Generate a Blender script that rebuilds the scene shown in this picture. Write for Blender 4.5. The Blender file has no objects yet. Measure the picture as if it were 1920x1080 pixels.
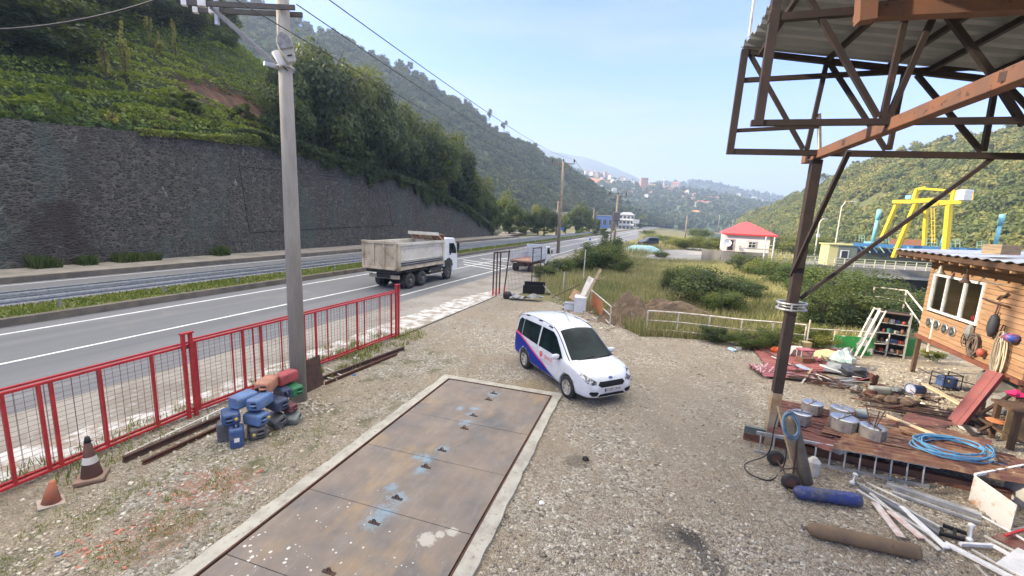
import bpy, bmesh, math, random
import numpy as np
from mathutils import Vector, Matrix, noise
from mathutils.bvhtree import BVHTree
R_ = math.radians
random.seed(7); rng = np.random.default_rng(7)
scene = bpy.context.scene; COL = scene.collection
# ---------------------------------------------------------------- camera
CAMZ, FPX = 4.9, 800.0
_r, _p = R_(2.5), math.atan(134/800)
FW = Vector((0, math.cos(_p), -math.sin(_p))); _u = Vector((0, math.sin(_p), math.cos(_p))); _x = Vector((1, 0, 0))
RT = _x*math.cos(_r)+_u*math.sin(_r); UP = _u*math.cos(_r)-_x*math.sin(_r)
cd = bpy.data.cameras.new('camera'); cam = bpy.data.objects.new('camera', cd); COL.objects.link(cam)
cd.sensor_width = 36; cd.lens = FPX/1920*36; cd.clip_start = .05; cd.clip_end = 12000
_m = Matrix((RT, UP, -FW)).transposed().to_4x4(); _m.translation = (0, 0, CAMZ); cam.matrix_world = _m
scene.camera = cam
# ---------------------------------------------------------------- world, sun, exposure
SUN_AZ, SUN_EL = R_(-92), R_(24.5)      # azimuth from +Y towards +X
w = bpy.data.worlds.new("World"); scene.world = w; w.use_nodes = True
nt = w.node_tree; nt.nodes.clear()
sky = nt.nodes.new('ShaderNodeTexSky'); sky.sky_type = 'NISHITA'; sky.sun_disc = False
sky.sun_elevation = SUN_EL; sky.sun_rotation = SUN_AZ; sky.air_density = 1.0; sky.dust_density = .9; sky.ozone_density = 2.2; sky.altitude = 50
tc = nt.nodes.new('ShaderNodeTexCoord'); mp = nt.nodes.new('ShaderNodeMapping'); mp.inputs['Scale'].default_value = (1.3, 1.3, 7)
nz = nt.nodes.new('ShaderNodeTexNoise'); nz.inputs['Scale'].default_value = 1.6; nz.inputs['Detail'].default_value = 7; nz.inputs['Roughness'].default_value = .55
cr = nt.nodes.new('ShaderNodeValToRGB'); cr.color_ramp.elements[0].position = .46; cr.color_ramp.elements[1].position = .7
sx = nt.nodes.new('ShaderNodeSeparateXYZ'); mr = nt.nodes.new('ShaderNodeMapRange')
mr.inputs['From Min'].default_value = .52; mr.inputs['From Max'].default_value = .1; mr.inputs['To Max'].default_value = .85
mu = nt.nodes.new('ShaderNodeMath'); mu.operation = 'MULTIPLY'
mx = nt.nodes.new('ShaderNodeMixRGB'); mx.inputs[2].default_value = (1.75, 1.75, 1.78, 1)
bg = nt.nodes.new('ShaderNodeBackground'); bg.inputs[1].default_value = .1
ow = nt.nodes.new('ShaderNodeOutputWorld'); L = nt.links.new
L(tc.outputs['Generated'], mp.inputs[0]); L(mp.outputs[0], nz.inputs[0]); L(nz.outputs[0], cr.inputs[0])
L(tc.outputs['Generated'], sx.inputs[0]); L(sx.outputs[2], mr.inputs[0]); L(cr.outputs[0], mu.inputs[0]); L(mr.outputs[0], mu.inputs[1])
tint = nt.nodes.new('ShaderNodeMixRGB'); tint.blend_type = 'MULTIPLY'; tint.inputs[0].default_value = 1; tint.inputs[2].default_value = (.52, .585, .93, 1)
hz_ = nt.nodes.new('ShaderNodeMapRange'); hz_.inputs['From Min'].default_value = .3; hz_.inputs['From Max'].default_value = 0; hz_.inputs['To Max'].default_value = .8; L(sx.outputs[2], hz_.inputs[0])
hzm = nt.nodes.new('ShaderNodeMixRGB'); hzm.inputs[2].default_value = (1.55, 1.46, 1.36, 1)   # pale warm band of air low over the horizon
L(sky.outputs[0], tint.inputs[1]); L(hz_.outputs[0], hzm.inputs[0]); L(tint.outputs[0], hzm.inputs[1])
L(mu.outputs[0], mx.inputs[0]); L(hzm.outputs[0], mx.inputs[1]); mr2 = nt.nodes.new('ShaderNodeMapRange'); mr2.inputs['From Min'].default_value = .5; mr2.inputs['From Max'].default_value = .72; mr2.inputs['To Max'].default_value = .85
mx2 = nt.nodes.new('ShaderNodeMixRGB'); mx2.inputs[2].default_value = (8.6, 7.9, 6.7, 1)   # unseen bright veil overhead, added to light the yard
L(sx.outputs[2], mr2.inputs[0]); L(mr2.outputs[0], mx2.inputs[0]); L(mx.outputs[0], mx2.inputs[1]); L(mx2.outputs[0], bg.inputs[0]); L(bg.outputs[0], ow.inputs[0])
sd = bpy.data.lights.new('sun', 'SUN'); sd.energy = 2.6; sd.angle = R_(1.2); sd.color = (1, .86, .66)
sun = bpy.data.objects.new('sun', sd); COL.objects.link(sun)
_sd = Vector((math.sin(SUN_AZ)*math.cos(SUN_EL), math.cos(SUN_AZ)*math.cos(SUN_EL), math.sin(SUN_EL)))
sun.rotation_euler = _sd.to_track_quat('Z', 'Y').to_euler()
scene.view_settings.view_transform = 'Standard'; scene.view_settings.look = 'None'; scene.view_settings.exposure = 2.28; scene.view_settings.gamma = 1
# ---------------------------------------------------------------- pixel -> place helpers
def ray(x, y): return RT*(x-960)+UP*(540-y)+FW*FPX
def G(x, y, z=0.0):
    d = ray(x, y); t = (z-CAMZ)/d.z; return Vector((0, 0, CAMZ))+d*t
def D(x, y, dist):
    d = ray(x, y); return Vector((0, 0, CAMZ))+d*(dist/math.hypot(d.x, d.y))
def proj(P):
    v = Vector(P)-Vector((0, 0, CAMZ)); k = v.dot(FW); return 960+FPX*v.dot(RT)/k, 540-FPX*v.dot(UP)/k
def zat(b, py):
    lo, hi = -15, min(150, CAMZ+.97*(b[0]*FW.x+b[1]*FW.y)/max(.01, -FW.z))
    for _ in range(40):
        m = (lo+hi)/2
        if proj((b[0], b[1], m))[1] > py: lo = m
        else: hi = m
    return m
def onplane(px, py, p0, n):
    d = ray(px, py); o = Vector((0, 0, CAMZ)); n = Vector(n); return o+d*((Vector(p0)-o).dot(n)/d.dot(n))
def lerp(a, b, t): return a+(b-a)*t
def interp(x, xs, ys): return float(np.interp(x, xs, ys))
# road frame
_b = R_(20); RU = Vector((math.sin(_b), math.cos(_b), 0)); RN = Vector((-math.cos(_b), math.sin(_b), 0)); RO = Vector((-14.85, 11.82, 0))
def RD(s, t, z=0.0): return RO+RU*s+RN*t+Vector((0, 0, z))
def ST(p): v = Vector((p[0], p[1], 0))-RO; return v.dot(RU), v.dot(RN)
# ---------------------------------------------------------------- mesh helpers
def wm(o):
    m = o.matrix_basis.copy()
    while o.parent: o = o.parent; m = o.matrix_basis @ m
    return m
def tag(o, label=None, cat=None, group=None, kind=None):
    if label: o['label'] = label
    if cat: o['category'] = cat
    if group: o['group'] = group
    if kind: o['kind'] = kind
    return o
def thing(name, label, cat, loc=(0, 0, 0), rz=0, group=None):
    o = bpy.data.objects.new(name, None); COL.objects.link(o); o.empty_display_size = .2
    o.location = loc; o.rotation_euler = (0, 0, rz); return tag(o, label, cat, group)
class MB:
    def __init__(s): s.v = []; s.f = []
    def add(s, vs, fs):
        n = len(s.v); s.v.extend(Vector(q) for q in vs); s.f.extend(tuple(i+n for i in f) for f in fs); return s
    def box(s, c, d, m=None):
        x, y, z = d[0]/2, d[1]/2, d[2]/2
        vs = [Vector(q) for q in ((-x,-y,-z),(x,-y,-z),(x,y,-z),(-x,y,-z),(-x,-y,z),(x,-y,z),(x,y,z),(-x,y,z))]
        if isinstance(m, (int, float)): m = Matrix.Rotation(m, 3, 'Z')
        if m is not None: vs = [m @ q for q in vs]
        c = Vector(c); return s.add([q+c for q in vs], [(3,2,1,0),(4,5,6,7),(0,1,5,4),(1,2,6,5),(2,3,7,6),(3,0,4,7)])
    def b2(s, lo, hi): return s.box([(a+b)/2 for a, b in zip(lo, hi)], [b-a for a, b in zip(lo, hi)])
    def beam(s, a, b, w, h, up=(0, 0, 1), roll=0):
        a, b = Vector(a), Vector(b); d = (b-a).normalized(); u = Vector(up)
        if abs(d.dot(u)) > .98: u = Vector((0, 1, 0))
        x = d.cross(u).normalized(); z = x.cross(d)
        if roll: q = Matrix.Rotation(roll, 3, d); x = q @ x; z = q @ z
        c = [a-x*w/2-z*h/2, a+x*w/2-z*h/2, a+x*w/2+z*h/2, a-x*w/2+z*h/2]
        return s.add(c+[q+(b-a) for q in c], [(0,1,2,3),(7,6,5,4),(4,5,1,0),(5,6,2,1),(6,7,3,2),(7,4,0,3)])
    def tube(s, pts, r, n=8, closed=False):
        pts = [Vector(p) for p in pts]; N = len(pts); base = len(s.v); px = None
        rr = r if hasattr(r, '__len__') else [r]*N
        for i, p in enumerate(pts):
            a = pts[(i-1) % N] if (closed or i) else p; b = pts[(i+1) % N] if (closed or i < N-1) else p
            d = (b-a).normalized() if (b-a).length > 1e-9 else Vector((0, 0, 1))
            if px is None:
                u = Vector((0, 0, 1)) if abs(d.z) < .9 else Vector((1, 0, 0)); px = d.cross(u).normalized()
            else:
                px = (px-d*px.dot(d)); px = px.normalized() if px.length > 1e-6 else d.orthogonal().normalized()
            y = d.cross(px)
            for k in range(n):
                t = 2*math.pi*k/n; s.v.append(p+(px*math.cos(t)+y*math.sin(t))*rr[i])
        for i in range(N if closed else N-1):
            j = (i+1) % N
            for k in range(n): s.f.append((base+i*n+k, base+i*n+(k+1) % n, base+j*n+(k+1) % n, base+j*n+k))
        if not closed:
            s.f.append(tuple(base+k for k in reversed(range(n)))); s.f.append(tuple(base+(N-1)*n+k for k in range(n)))
        return s
    def cyl(s, a, b, r, r2=None, n=16): return s.tube([a, b], [r, r if r2 is None else r2], n)
    def lathe(s, prof, c=(0, 0, 0), n=20, m=None, cap=True):
        base = len(s.v); c = Vector(c)
        for (r, z) in prof:
            for k in range(n):
                t = 2*math.pi*k/n; q = Vector((r*math.cos(t), r*math.sin(t), z))
                s.v.append((m @ q if m is not None else q)+c)
        for i in range(len(prof)-1):
            for k in range(n): s.f.append((base+i*n+k, base+i*n+(k+1) % n, base+(i+1)*n+(k+1) % n, base+(i+1)*n+k))
        if cap:
            s.f.append(tuple(base+k for k in reversed(range(n)))); s.f.append(tuple(base+(len(prof)-1)*n+k for k in range(n)))
        return s
    def prism(s, pts, off):
        pts = [Vector(p) for p in pts]; off = Vector(off); n = len(pts)
        return s.add(pts+[p+off for p in pts], [tuple(reversed(range(n))), tuple(range(n, 2*n))]+[(i, (i+1) % n, n+(i+1) % n, n+i) for i in range(n)])
    def grid(s, f, nu, nv):
        vs = [f(i/(nu-1), j/(nv-1)) for j in range(nv) for i in range(nu)]
        return s.add(vs, [(j*nu+i, j*nu+i+1, (j+1)*nu+i+1, (j+1)*nu+i) for j in range(nv-1) for i in range(nu-1)])
    def build(s, name, mat, parent=None, smooth=False, bevel=0, local=False, segs=2):
        me = bpy.data.meshes.new(name); vs = s.v
        if parent is not None and not local:
            im = wm(parent).inverted(); vs = [im @ q for q in vs]
        me.from_pydata([tuple(q) for q in vs], [], s.f); me.update()
        if mat: me.materials.append(mat)
        if smooth: me.shade_smooth()
        o = bpy.data.objects.new(name, me); COL.objects.link(o); o.parent = parent
        if bevel:
            b = o.modifiers.new('bevel', 'BEVEL'); b.width = bevel; b.segments = segs; b.limit_method = 'ANGLE'; b.angle_limit = R_(35)
            b.harden_normals = False
        return o
def fast_mesh(name, V, Fq, mat, attr=None, parent=None):
    me = bpy.data.meshes.new(name); k = Fq.shape[1]
    me.vertices.add(len(V)); me.vertices.foreach_set('co', np.ascontiguousarray(V, dtype=np.float32).ravel())
    me.loops.add(Fq.size); me.loops.foreach_set('vertex_index', np.ascontiguousarray(Fq, dtype=np.int32).ravel())
    me.polygons.add(len(Fq)); me.polygons.foreach_set('loop_start', np.arange(0, Fq.size, k, dtype=np.int32))
    try: me.polygons.foreach_set('loop_total', np.full(len(Fq), k, dtype=np.int32))
    except Exception: pass
    if attr is not None:
        a = me.attributes.new('rnd', 'FLOAT', 'FACE'); a.data.foreach_set('value', np.ascontiguousarray(attr, dtype=np.float32))
    me.update(calc_edges=True); me.validate(); me.materials.append(mat)
    o = bpy.data.objects.new(name, me); COL.objects.link(o); o.parent = parent; return o
def kids(o): return [c for c in bpy.data.objects if c.parent == o]
def copy_tree(o, loc=None, rz=None, label=None, parent=None):
    c = o.copy(); COL.objects.link(c); c.parent = parent
    if parent is None:
        if loc is not None: c.location = loc
        if rz is not None: c.rotation_euler = (0, 0, rz)
        if label: c['label'] = label
    for ch in kids(o):
        if ch is not c: copy_tree(ch, parent=c)
    return c
# ---------------------------------------------------------------- materials
def newmat(name):
    m = bpy.data.materials.new(name); m.use_nodes = True; t = m.node_tree; return m, t, t.nodes['Principled BSDF'], t.links.new
def N(t, k, **kw):
    n = t.nodes.new(k)
    for a, b in kw.items():
        if a.startswith('i_'): n.inputs[a[2:].replace('_', ' ')].default_value = b
        else: setattr(n, a, b)
    return n
def rgba(c): return (c[0], c[1], c[2], 1)
def ramp(t, fac, stops, L):
    r = t.nodes.new('ShaderNodeValToRGB'); e = r.color_ramp.elements
    while len(e) < len(stops): e.new(.5)
    for k, (p, c) in enumerate(stops): e[k].position = p; e[k].color = rgba(c) if hasattr(c, '__len__') else (c, c, c, 1)
    L(fac, r.inputs[0]); return r.outputs[0]
def mixc(t, fac, a, b, L, mode='MIX'):
    m = t.nodes.new('ShaderNodeMixRGB'); m.blend_type = mode
    for i, q in ((0, fac), (1, a), (2, b)):
        if hasattr(q, 'is_linked') or hasattr(q, 'links'): L(q, m.inputs[i])
        elif i == 0: m.inputs[0].default_value = q
        else: m.inputs[i].default_value = rgba(q)
    return m.outputs[0]
def tex(t, L, co, scale, detail=4, rough=.55, kind='noise', stretch=None, **kw):
    if stretch is not None:
        mp = t.nodes.new('ShaderNodeMapping'); mp.inputs['Scale'].default_value = stretch; L(co, mp.inputs[0]); co = mp.outputs[0]
    if kind == 'noise':
        n = t.nodes.new('ShaderNodeTexNoise'); n.inputs['Scale'].default_value = scale; n.inputs['Detail'].default_value = detail; n.inputs['Roughness'].default_value = rough
    else:
        n = t.nodes.new('ShaderNodeTexVoronoi'); n.inputs['Scale'].default_value = scale
        for a, b in kw.items(): setattr(n, a, b)
    L(co, n.inputs['Vector']); return n
def math_(t, L, op, a, b=None, clamp=False):
    m = t.nodes.new('ShaderNodeMath'); m.operation = op; m.use_clamp = clamp
    for i, q in ((0, a), (1, b)):
        if q is None: continue
        if isinstance(q, (int, float)): m.inputs[i].default_value = q
        else: L(q, m.inputs[i])
    return m.outputs[0]
def M(name, c, rough=.6, metal=0, c2=None, ns=6, lo=.42, hi=.62, c3=None, ns3=25, lo3=.6, hi3=.7, bump=0, bs=30, stretch=None, coat=0, spec=.5):
    m, t, P, L = newmat(name); P.inputs['Roughness'].default_value = rough; P.inputs['Metallic'].default_value = metal
    P.inputs['Coat Weight'].default_value = coat; P.inputs['Specular IOR Level'].default_value = spec
    co = N(t, 'ShaderNodeTexCoord').outputs['Object']
    if c2 is None: c2 = tuple(x*.8 for x in c)
    n1 = tex(t, L, co, ns, 6, .6, stretch=stretch)
    col = ramp(t, n1.outputs[0], [(lo, c), (hi, c2)], L)
    if c3 is not None:
        n2 = tex(t, L, co, ns3, 5, .65, stretch=stretch); col = mixc(t, ramp(t, n2.outputs[0], [(lo3, 0), (hi3, 1)], L), col, c3, L)
    L(col, P.inputs['Base Color'])
    if bump:
        n3 = tex(t, L, co, bs, 4, .6, stretch=stretch); b = N(t, 'ShaderNodeBump', i_Strength=bump, i_Distance=.02); L(n3.outputs[0], b.inputs['Height']); L(b.outputs[0], P.inputs['Normal'])
    return m
def leafmat(name, a, b, c=None, sc=.25, trans=.35, rough=.55):
    m, t, P, L = newmat(name); geo = N(t, 'ShaderNodeNewGeometry'); at = N(t, 'ShaderNodeAttribute'); at.attribute_name = 'rnd'
    oi = N(t, 'ShaderNodeObjectInfo')
    n1 = tex(t, L, geo.outputs['Position'], sc, 5, .6)
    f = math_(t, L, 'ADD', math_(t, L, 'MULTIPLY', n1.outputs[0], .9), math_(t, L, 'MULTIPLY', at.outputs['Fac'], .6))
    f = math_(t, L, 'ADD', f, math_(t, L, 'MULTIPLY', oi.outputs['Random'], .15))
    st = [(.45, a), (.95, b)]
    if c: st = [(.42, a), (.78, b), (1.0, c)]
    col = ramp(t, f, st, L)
    L(col, P.inputs['Base Color']); P.inputs['Roughness'].default_value = rough; P.inputs['Specular IOR Level'].default_value = .3
    tr = N(t, 'ShaderNodeBsdfTranslucent'); L(mixc(t, .5, col, (.25, .3, .03), L), tr.inputs[0])
    ms = N(t, 'ShaderNodeMixShader'); ms.inputs[0].default_value = trans
    L(P.outputs[0], ms.inputs[1]); L(tr.outputs[0], ms.inputs[2]); L(ms.outputs[0], t.nodes['Material Output'].inputs[0]); return m
LEAF_DARK = leafmat('leaf_dark', (.01, .022, .009), (.026, .05, .017), (.07, .095, .022), trans=.25)
LEAF_MID = leafmat('leaf_mid', (.028, .055, .016), (.06, .1, .025), (.12, .14, .03))
LEAF_LIGHT = leafmat('leaf_light', (.05, .085, .018), (.11, .14, .03), (.2, .2, .04))
LEAF_FOREST = leafmat('leaf_forest', (.012, .03, .014), (.034, .062, .025), (.08, .095, .03), sc=.02, trans=.2)
LEAF_WARM = leafmat('leaf_warm', (.045, .07, .02), (.13, .155, .04), (.27, .24, .06), sc=.02)
LEAF_TEA = leafmat('leaf_tea', (.02, .05, .014), (.085, .148, .03), (.22, .275, .048), sc=.06)
LEAF_YEL = leafmat('leaf_yellow', (.22, .22, .04), (.35, .32, .07), sc=1)
GRASS = leafmat('grass_blades', (.11, .15, .045), (.27, .26, .105), (.46, .39, .2), sc=.25, trans=.25)
GRASSG = leafmat('grass_green', (.06, .1, .015), (.15, .2, .03), (.25, .27, .04), sc=.8, trans=.25)
BARK = M('bark', (.09, .065, .045), .9, c2=(.05, .04, .03), bump=.5)
# ---------------------------------------------------------------- foliage makers
def leaf_quads(P, Nn, size, asp=.6, jit=.5):
    """diamond leaves at points P facing normals Nn (numpy)"""
    n = len(P); nn = Nn+rng.normal(0, jit, (n, 3)); nn /= np.linalg.norm(nn, axis=1)[:, None]+1e-9
    r = rng.normal(0, 1, (n, 3)); a = np.cross(nn, r); a /= np.linalg.norm(a, axis=1)[:, None]+1e-9; b = np.cross(nn, a)
    s = (size*rng.uniform(.6, 1.35, n))[:, None]
    V = np.stack([P-a*s*.5, P+b*s*asp*.5+nn*s*.08, P+a*s*.5, P-b*s*asp*.5+nn*s*.08], 1).reshape(-1, 3)
    return V, np.arange(4*n).reshape(n, 4)
def crown_points(n, lumps=26, flat=1.0, seed=0, lr=(.17, .36), inner=.8):
    g = np.random.default_rng(seed); c = g.normal(0, 1, (lumps, 3)); c /= np.linalg.norm(c, axis=1)[:, None]
    c *= (g.uniform(.25, 1, lumps)**.6*inner)[:, None]; c[:, 2] *= flat; rad = g.uniform(lr[0], lr[1], lumps)
    k = g.integers(0, lumps, n); d = g.normal(0, 1, (n, 3)); d /= np.linalg.norm(d, axis=1)[:, None]
    P = c[k]+d*(rad[k]*g.uniform(.55, 1.08, n))[:, None]; nn = d*.8+P*.5+np.array([0, 0, .35]); nn /= np.linalg.norm(nn, axis=1)[:, None]
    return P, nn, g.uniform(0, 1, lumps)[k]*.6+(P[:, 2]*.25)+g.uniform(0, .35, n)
_crowns = {}
def crown_mesh(key, n, size, mat, seed, **kw):
    k = (key, mat.name)
    if k not in _crowns:
        P, nn, r = crown_points(n, seed=seed, **kw); V, F = leaf_quads(P, nn, size, .62, .45)
        o = fast_mesh('crown', V, F, mat, r); me = o.data; bpy.data.objects.remove(o); _crowns[k] = me
    return _crowns[k]
def tree(name, label, base, h, rx, mat, kind=0, group=None, cat='tree', ctr=.58, cz=None, leaf=None, n=None, rz=None, trunk_r=None):
    """crown = ellipsoid of lumps; base point, total height h, crown radius rx"""
    specs = {0: (7000, .085, 26), 1: (7000, .08, 34), 2: (5200, .11, 18), 3: (1500, .16, 12), 4: (12000, .055, 40)}
    cnt, sz, lu = specs[kind]; sd_ = random.randint(0, 2)
    t = thing(name, label, cat, base, random.uniform(0, 6.28) if rz is None else rz, group)
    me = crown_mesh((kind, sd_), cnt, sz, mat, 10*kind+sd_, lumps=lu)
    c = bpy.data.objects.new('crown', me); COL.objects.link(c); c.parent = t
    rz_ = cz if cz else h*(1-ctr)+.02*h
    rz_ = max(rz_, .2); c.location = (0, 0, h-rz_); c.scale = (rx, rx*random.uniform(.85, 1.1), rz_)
    if kind != 3 or h > 3:
        b = MB(); tr = trunk_r or max(.04, h*.022); top = h-rz_*.6
        b.tube([(0, 0, -.3), (tr*.5, 0, top*.4), (-tr*.4, tr, top*.75), (0, 0, top)], [tr*1.3, tr, tr*.7, tr*.35], 7)
        for k in range(5):
            a = k*1.256+random.random(); z0 = top*random.uniform(.35, .8)
            b.tube([(0, 0, z0), (math.cos(a)*rx*.3, math.sin(a)*rx*.3, z0+rz_*.35), (math.cos(a)*rx*.6, math.sin(a)*rx*.6, z0+rz_*.75)], [tr*.5, tr*.35, tr*.12], 5)
        b.build('trunk', BARK, t, smooth=True, local=True)
    return t
def forest(name, pts, scl, mat, label=None, cat=None, nl=110, lsz=.42, flat=.8, kind='stuff', nproto=5, lumps=8):
    Vs = []; As = []; protos = []
    for k in range(nproto):
        P, nn, r = crown_points(nl, lumps=lumps, seed=90+k, lr=(.35, .55), inner=.6); P[:, 2] *= flat
        V, F = leaf_quads(P, nn, lsz, .8, .35); protos.append((V, r))
    for i, (p, s) in enumerate(zip(pts, scl)):
        V, r = protos[i % nproto]; a = rng.uniform(0, 6.28); c, sn = math.cos(a), math.sin(a)
        W = np.stack([V[:, 0]*c-V[:, 1]*sn, V[:, 0]*sn+V[:, 1]*c, V[:, 2]*rng.uniform(.8, 1.3)], 1)*s+np.array(p)+np.array([0, 0, s*.6])
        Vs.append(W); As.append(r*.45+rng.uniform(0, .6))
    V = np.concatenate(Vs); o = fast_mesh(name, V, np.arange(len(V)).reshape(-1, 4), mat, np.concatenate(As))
    return tag(o, label, cat, kind=kind)
def fb(x, y, z=0, o=4): return noise.fractal(Vector((x, y, z)), 1.0, 2.0, o, noise_basis='PERLIN_ORIGINAL')
# ---------------------------------------------------------------- structure: ground, river, yard
gm, t, P, L = newmat('ground_soil'); co = N(t, 'ShaderNodeNewGeometry').outputs['Position']
c = ramp(t, tex(t, L, co, .25, 6).outputs[0], [(.35, (.07, .085, .025)), (.5, (.14, .13, .05)), (.65, (.2, .16, .085))], L)
c = mixc(t, ramp(t, tex(t, L, co, 14, 4).outputs[0], [(.4, 0), (.7, .6)], L), c, (.05, .06, .02), L)
L(c, P.inputs['Base Color']); P.inputs['Roughness'].default_value = .95
# river bank line (x as function of y): water right of it
BKY = [-30, 10, 16, 22, 30, 42, 52, 60, 66, 100, 200, 400]; BKX = [17, 17, 18.5, 21, 26, 30, 33, 36, 46, 60, 90, 150]
def bankx(y): return interp(y, BKY, BKX)
def ground_z(x, y):
    d = x-bankx(y); z = 0
    if d > 0: z = -4*min(1, d/4.5)
    return z
xs = np.concatenate([np.arange(-120, -20, 10), np.arange(-20, 70, 1.5), np.arange(70, 400, 15), np.arange(400, 2200, 150)])
ys = np.concatenate([np.arange(-60, 0, 10), np.arange(0, 80, 2), np.arange(80, 400, 15), np.arange(400, 3200, 200)])
b = MB(); nx, ny = len(xs), len(ys)
for y in ys:
    for x in xs: b.v.append(Vector((x, y, ground_z(x, y)-.02)))
b.f = [(j*nx+i, j*nx+i+1, (j+1)*nx+i+1, (j+1)*nx+i) for j in range(ny-1) for i in range(nx-1)]
tag(b.build('ground', gm, smooth=True), kind='structure')
wmx, t, P, L = newmat('river_water'); P.inputs['Base Color'].default_value = (.055, .07, .028, 1); P.inputs['Roughness'].default_value = .12
co = N(t, 'ShaderNodeNewGeometry').outputs['Position']; nb = tex(t, L, co, .9, 4, stretch=(1, .5, 1)); bp = N(t, 'ShaderNodeBump', i_Strength=.25, i_Distance=.1); L(nb.outputs[0], bp.inputs['Height']); L(bp.outputs[0], P.inputs['Normal'])
b = MB(); b.add([(15, -30, -3), (400, -30, -3), (400, 400, -3), (15, 400, -3)], [(0, 1, 2, 3)]); tag(b.build('water', wmx), kind='structure')
# yard gravel
ym, t, P, L = newmat('yard_gravel'); co = N(t, 'ShaderNodeNewGeometry').outputs['Position']
wz = tex(t, L, co, 3, 3); wo = mixc(t, .035, co, wz.outputs['Color'], L)
v1 = tex(t, L, wo, 24, kind='v'); v2 = tex(t, L, wo, 50, kind='v'); ve = tex(t, L, wo, 24, kind='v', feature='DISTANCE_TO_EDGE')
sep = N(t, 'ShaderNodeSeparateColor'); L(v1.outputs['Color'], sep.inputs[0]); sep2 = N(t, 'ShaderNodeSeparateColor'); L(v2.outputs['Color'], sep2.inputs[0])
stone = ramp(t, sep.outputs[0], [(0, (.13, .108, .08)), (.25, (.33, .285, .215)), (.7, (.52, .455, .345)), (.9, (.68, .62, .49)), (1, (.82, .78, .67))], L)
fine = ramp(t, sep2.outputs[0], [(0, (.19, .145, .1)), (.6, (.42, .34, .24)), (1, (.6, .52, .39))], L)
sel = ramp(t, tex(t, L, co, 3, 6, .75).outputs[0], [(.42, 0), (.52, 1)], L); c = mixc(t, sel, fine, stone, L)
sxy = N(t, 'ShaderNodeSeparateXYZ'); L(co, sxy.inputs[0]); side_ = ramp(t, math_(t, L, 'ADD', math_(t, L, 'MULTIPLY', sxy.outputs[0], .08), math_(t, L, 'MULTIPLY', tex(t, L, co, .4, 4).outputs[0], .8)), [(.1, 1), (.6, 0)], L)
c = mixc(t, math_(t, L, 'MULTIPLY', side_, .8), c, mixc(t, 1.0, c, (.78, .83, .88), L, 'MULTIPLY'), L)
dirt = ramp(t, tex(t, L, co, .33, 6, .6).outputs[0], [(.44, 0), (.6, .85)], L); c = mixc(t, dirt, c, mixc(t, .45, (.36, .29, .2), fine, L), L)
trk = ramp(t, tex(t, L, co, .8, 5, .6, stretch=(1.6, .35, 1)).outputs[0], [(.5, 0), (.66, .55)], L); c = mixc(t, trk, c, mixc(t, .5, (.22, .18, .13), fine, L), L)
grs = ramp(t, tex(t, L, co, 1.3, 8, .7).outputs[0], [(.52, 0), (.62, .8)], L)
def blob(cx, cy, r, soft=.5):
    vm = N(t, 'ShaderNodeVectorMath', operation='DISTANCE'); L(co, vm.inputs[0]); vm.inputs[1].default_value = (cx, cy, 0)
    d = math_(t, L, 'DIVIDE', vm.outputs['Value'], r); nn = tex(t, L, co, 1.6, 6, .65)
    d = math_(t, L, 'ADD', d, math_(t, L, 'MULTIPLY', math_(t, L, 'SUBTRACT', nn.outputs[0], .5), 1.6))
    return ramp(t, d, [(1-soft, 1), (1, 0)], L)
gb = [G(650, 800), G(480, 850), G(300, 980), G(760, 680), G(90, 1000), G(240, 950)]
acc = None
for q, r in zip(gb, (1.6, 1.3, 1.0, 2.6, 1.2, 1.1)):
    k = blob(q.x, q.y, r); acc = k if acc is None else math_(t, L, 'MAXIMUM', acc, k)
c = mixc(t, math_(t, L, 'MULTIPLY', acc, grs), c, (.115, .125, .05), L)
for (px, py, r, cc, a) in ((395, 915, .75, (.42, .17, .11), .55), (300, 1000, .7, (.42, .2, .14), .35), (1300, 1010, .3, (.035, .03, .028), .8), (1330, 1060, .35, (.04, .035, .03), .6),
                           (1260, 1000, .35, (.05, .045, .035), .5), (1085, 865, .3, (.07, .06, .045), .5), (1010, 725, .8, (.33, .25, .13), .5), (940, 570, 2.4, (.3, .26, .19), .6), (1245, 760, 3.5, (.26, .24, .19), .3)):
    q = G(px, py); kk = math_(t, L, 'MULTIPLY', blob(q.x, q.y, r), a)
    if cc[0] > .4: kk = math_(t, L, 'MULTIPLY', kk, ramp(t, sep.outputs[1], [(.35, 0), (.4, 1)], L))
    c = mixc(t, kk, c, cc, L)
L(c, P.inputs['Base Color']); P.inputs['Roughness'].default_value = .92
hh = math_(t, L, 'ADD', math_(t, L, 'MULTIPLY', ve.outputs['Distance'], 5), math_(t, L, 'MULTIPLY', v2.outputs['Distance'], -.6))
bp = N(t, 'ShaderNodeBump', i_Strength=.75, i_Distance=.035); L(hh, bp.inputs['Height']); L(bp.outputs[0], P.inputs['Normal'])
fA, fB, fC = G(-400, 1045), G(372, 775), G(745, 632)
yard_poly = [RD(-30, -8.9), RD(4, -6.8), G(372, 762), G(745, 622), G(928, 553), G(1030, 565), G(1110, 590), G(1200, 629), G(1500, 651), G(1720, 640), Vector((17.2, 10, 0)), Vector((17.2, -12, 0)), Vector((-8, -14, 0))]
b = MB(); b.add([(p.x, p.y, .004) for p in yard_poly], [tuple(range(len(yard_poly)))]); tag(b.build('yard', ym), kind='structure')
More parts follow.
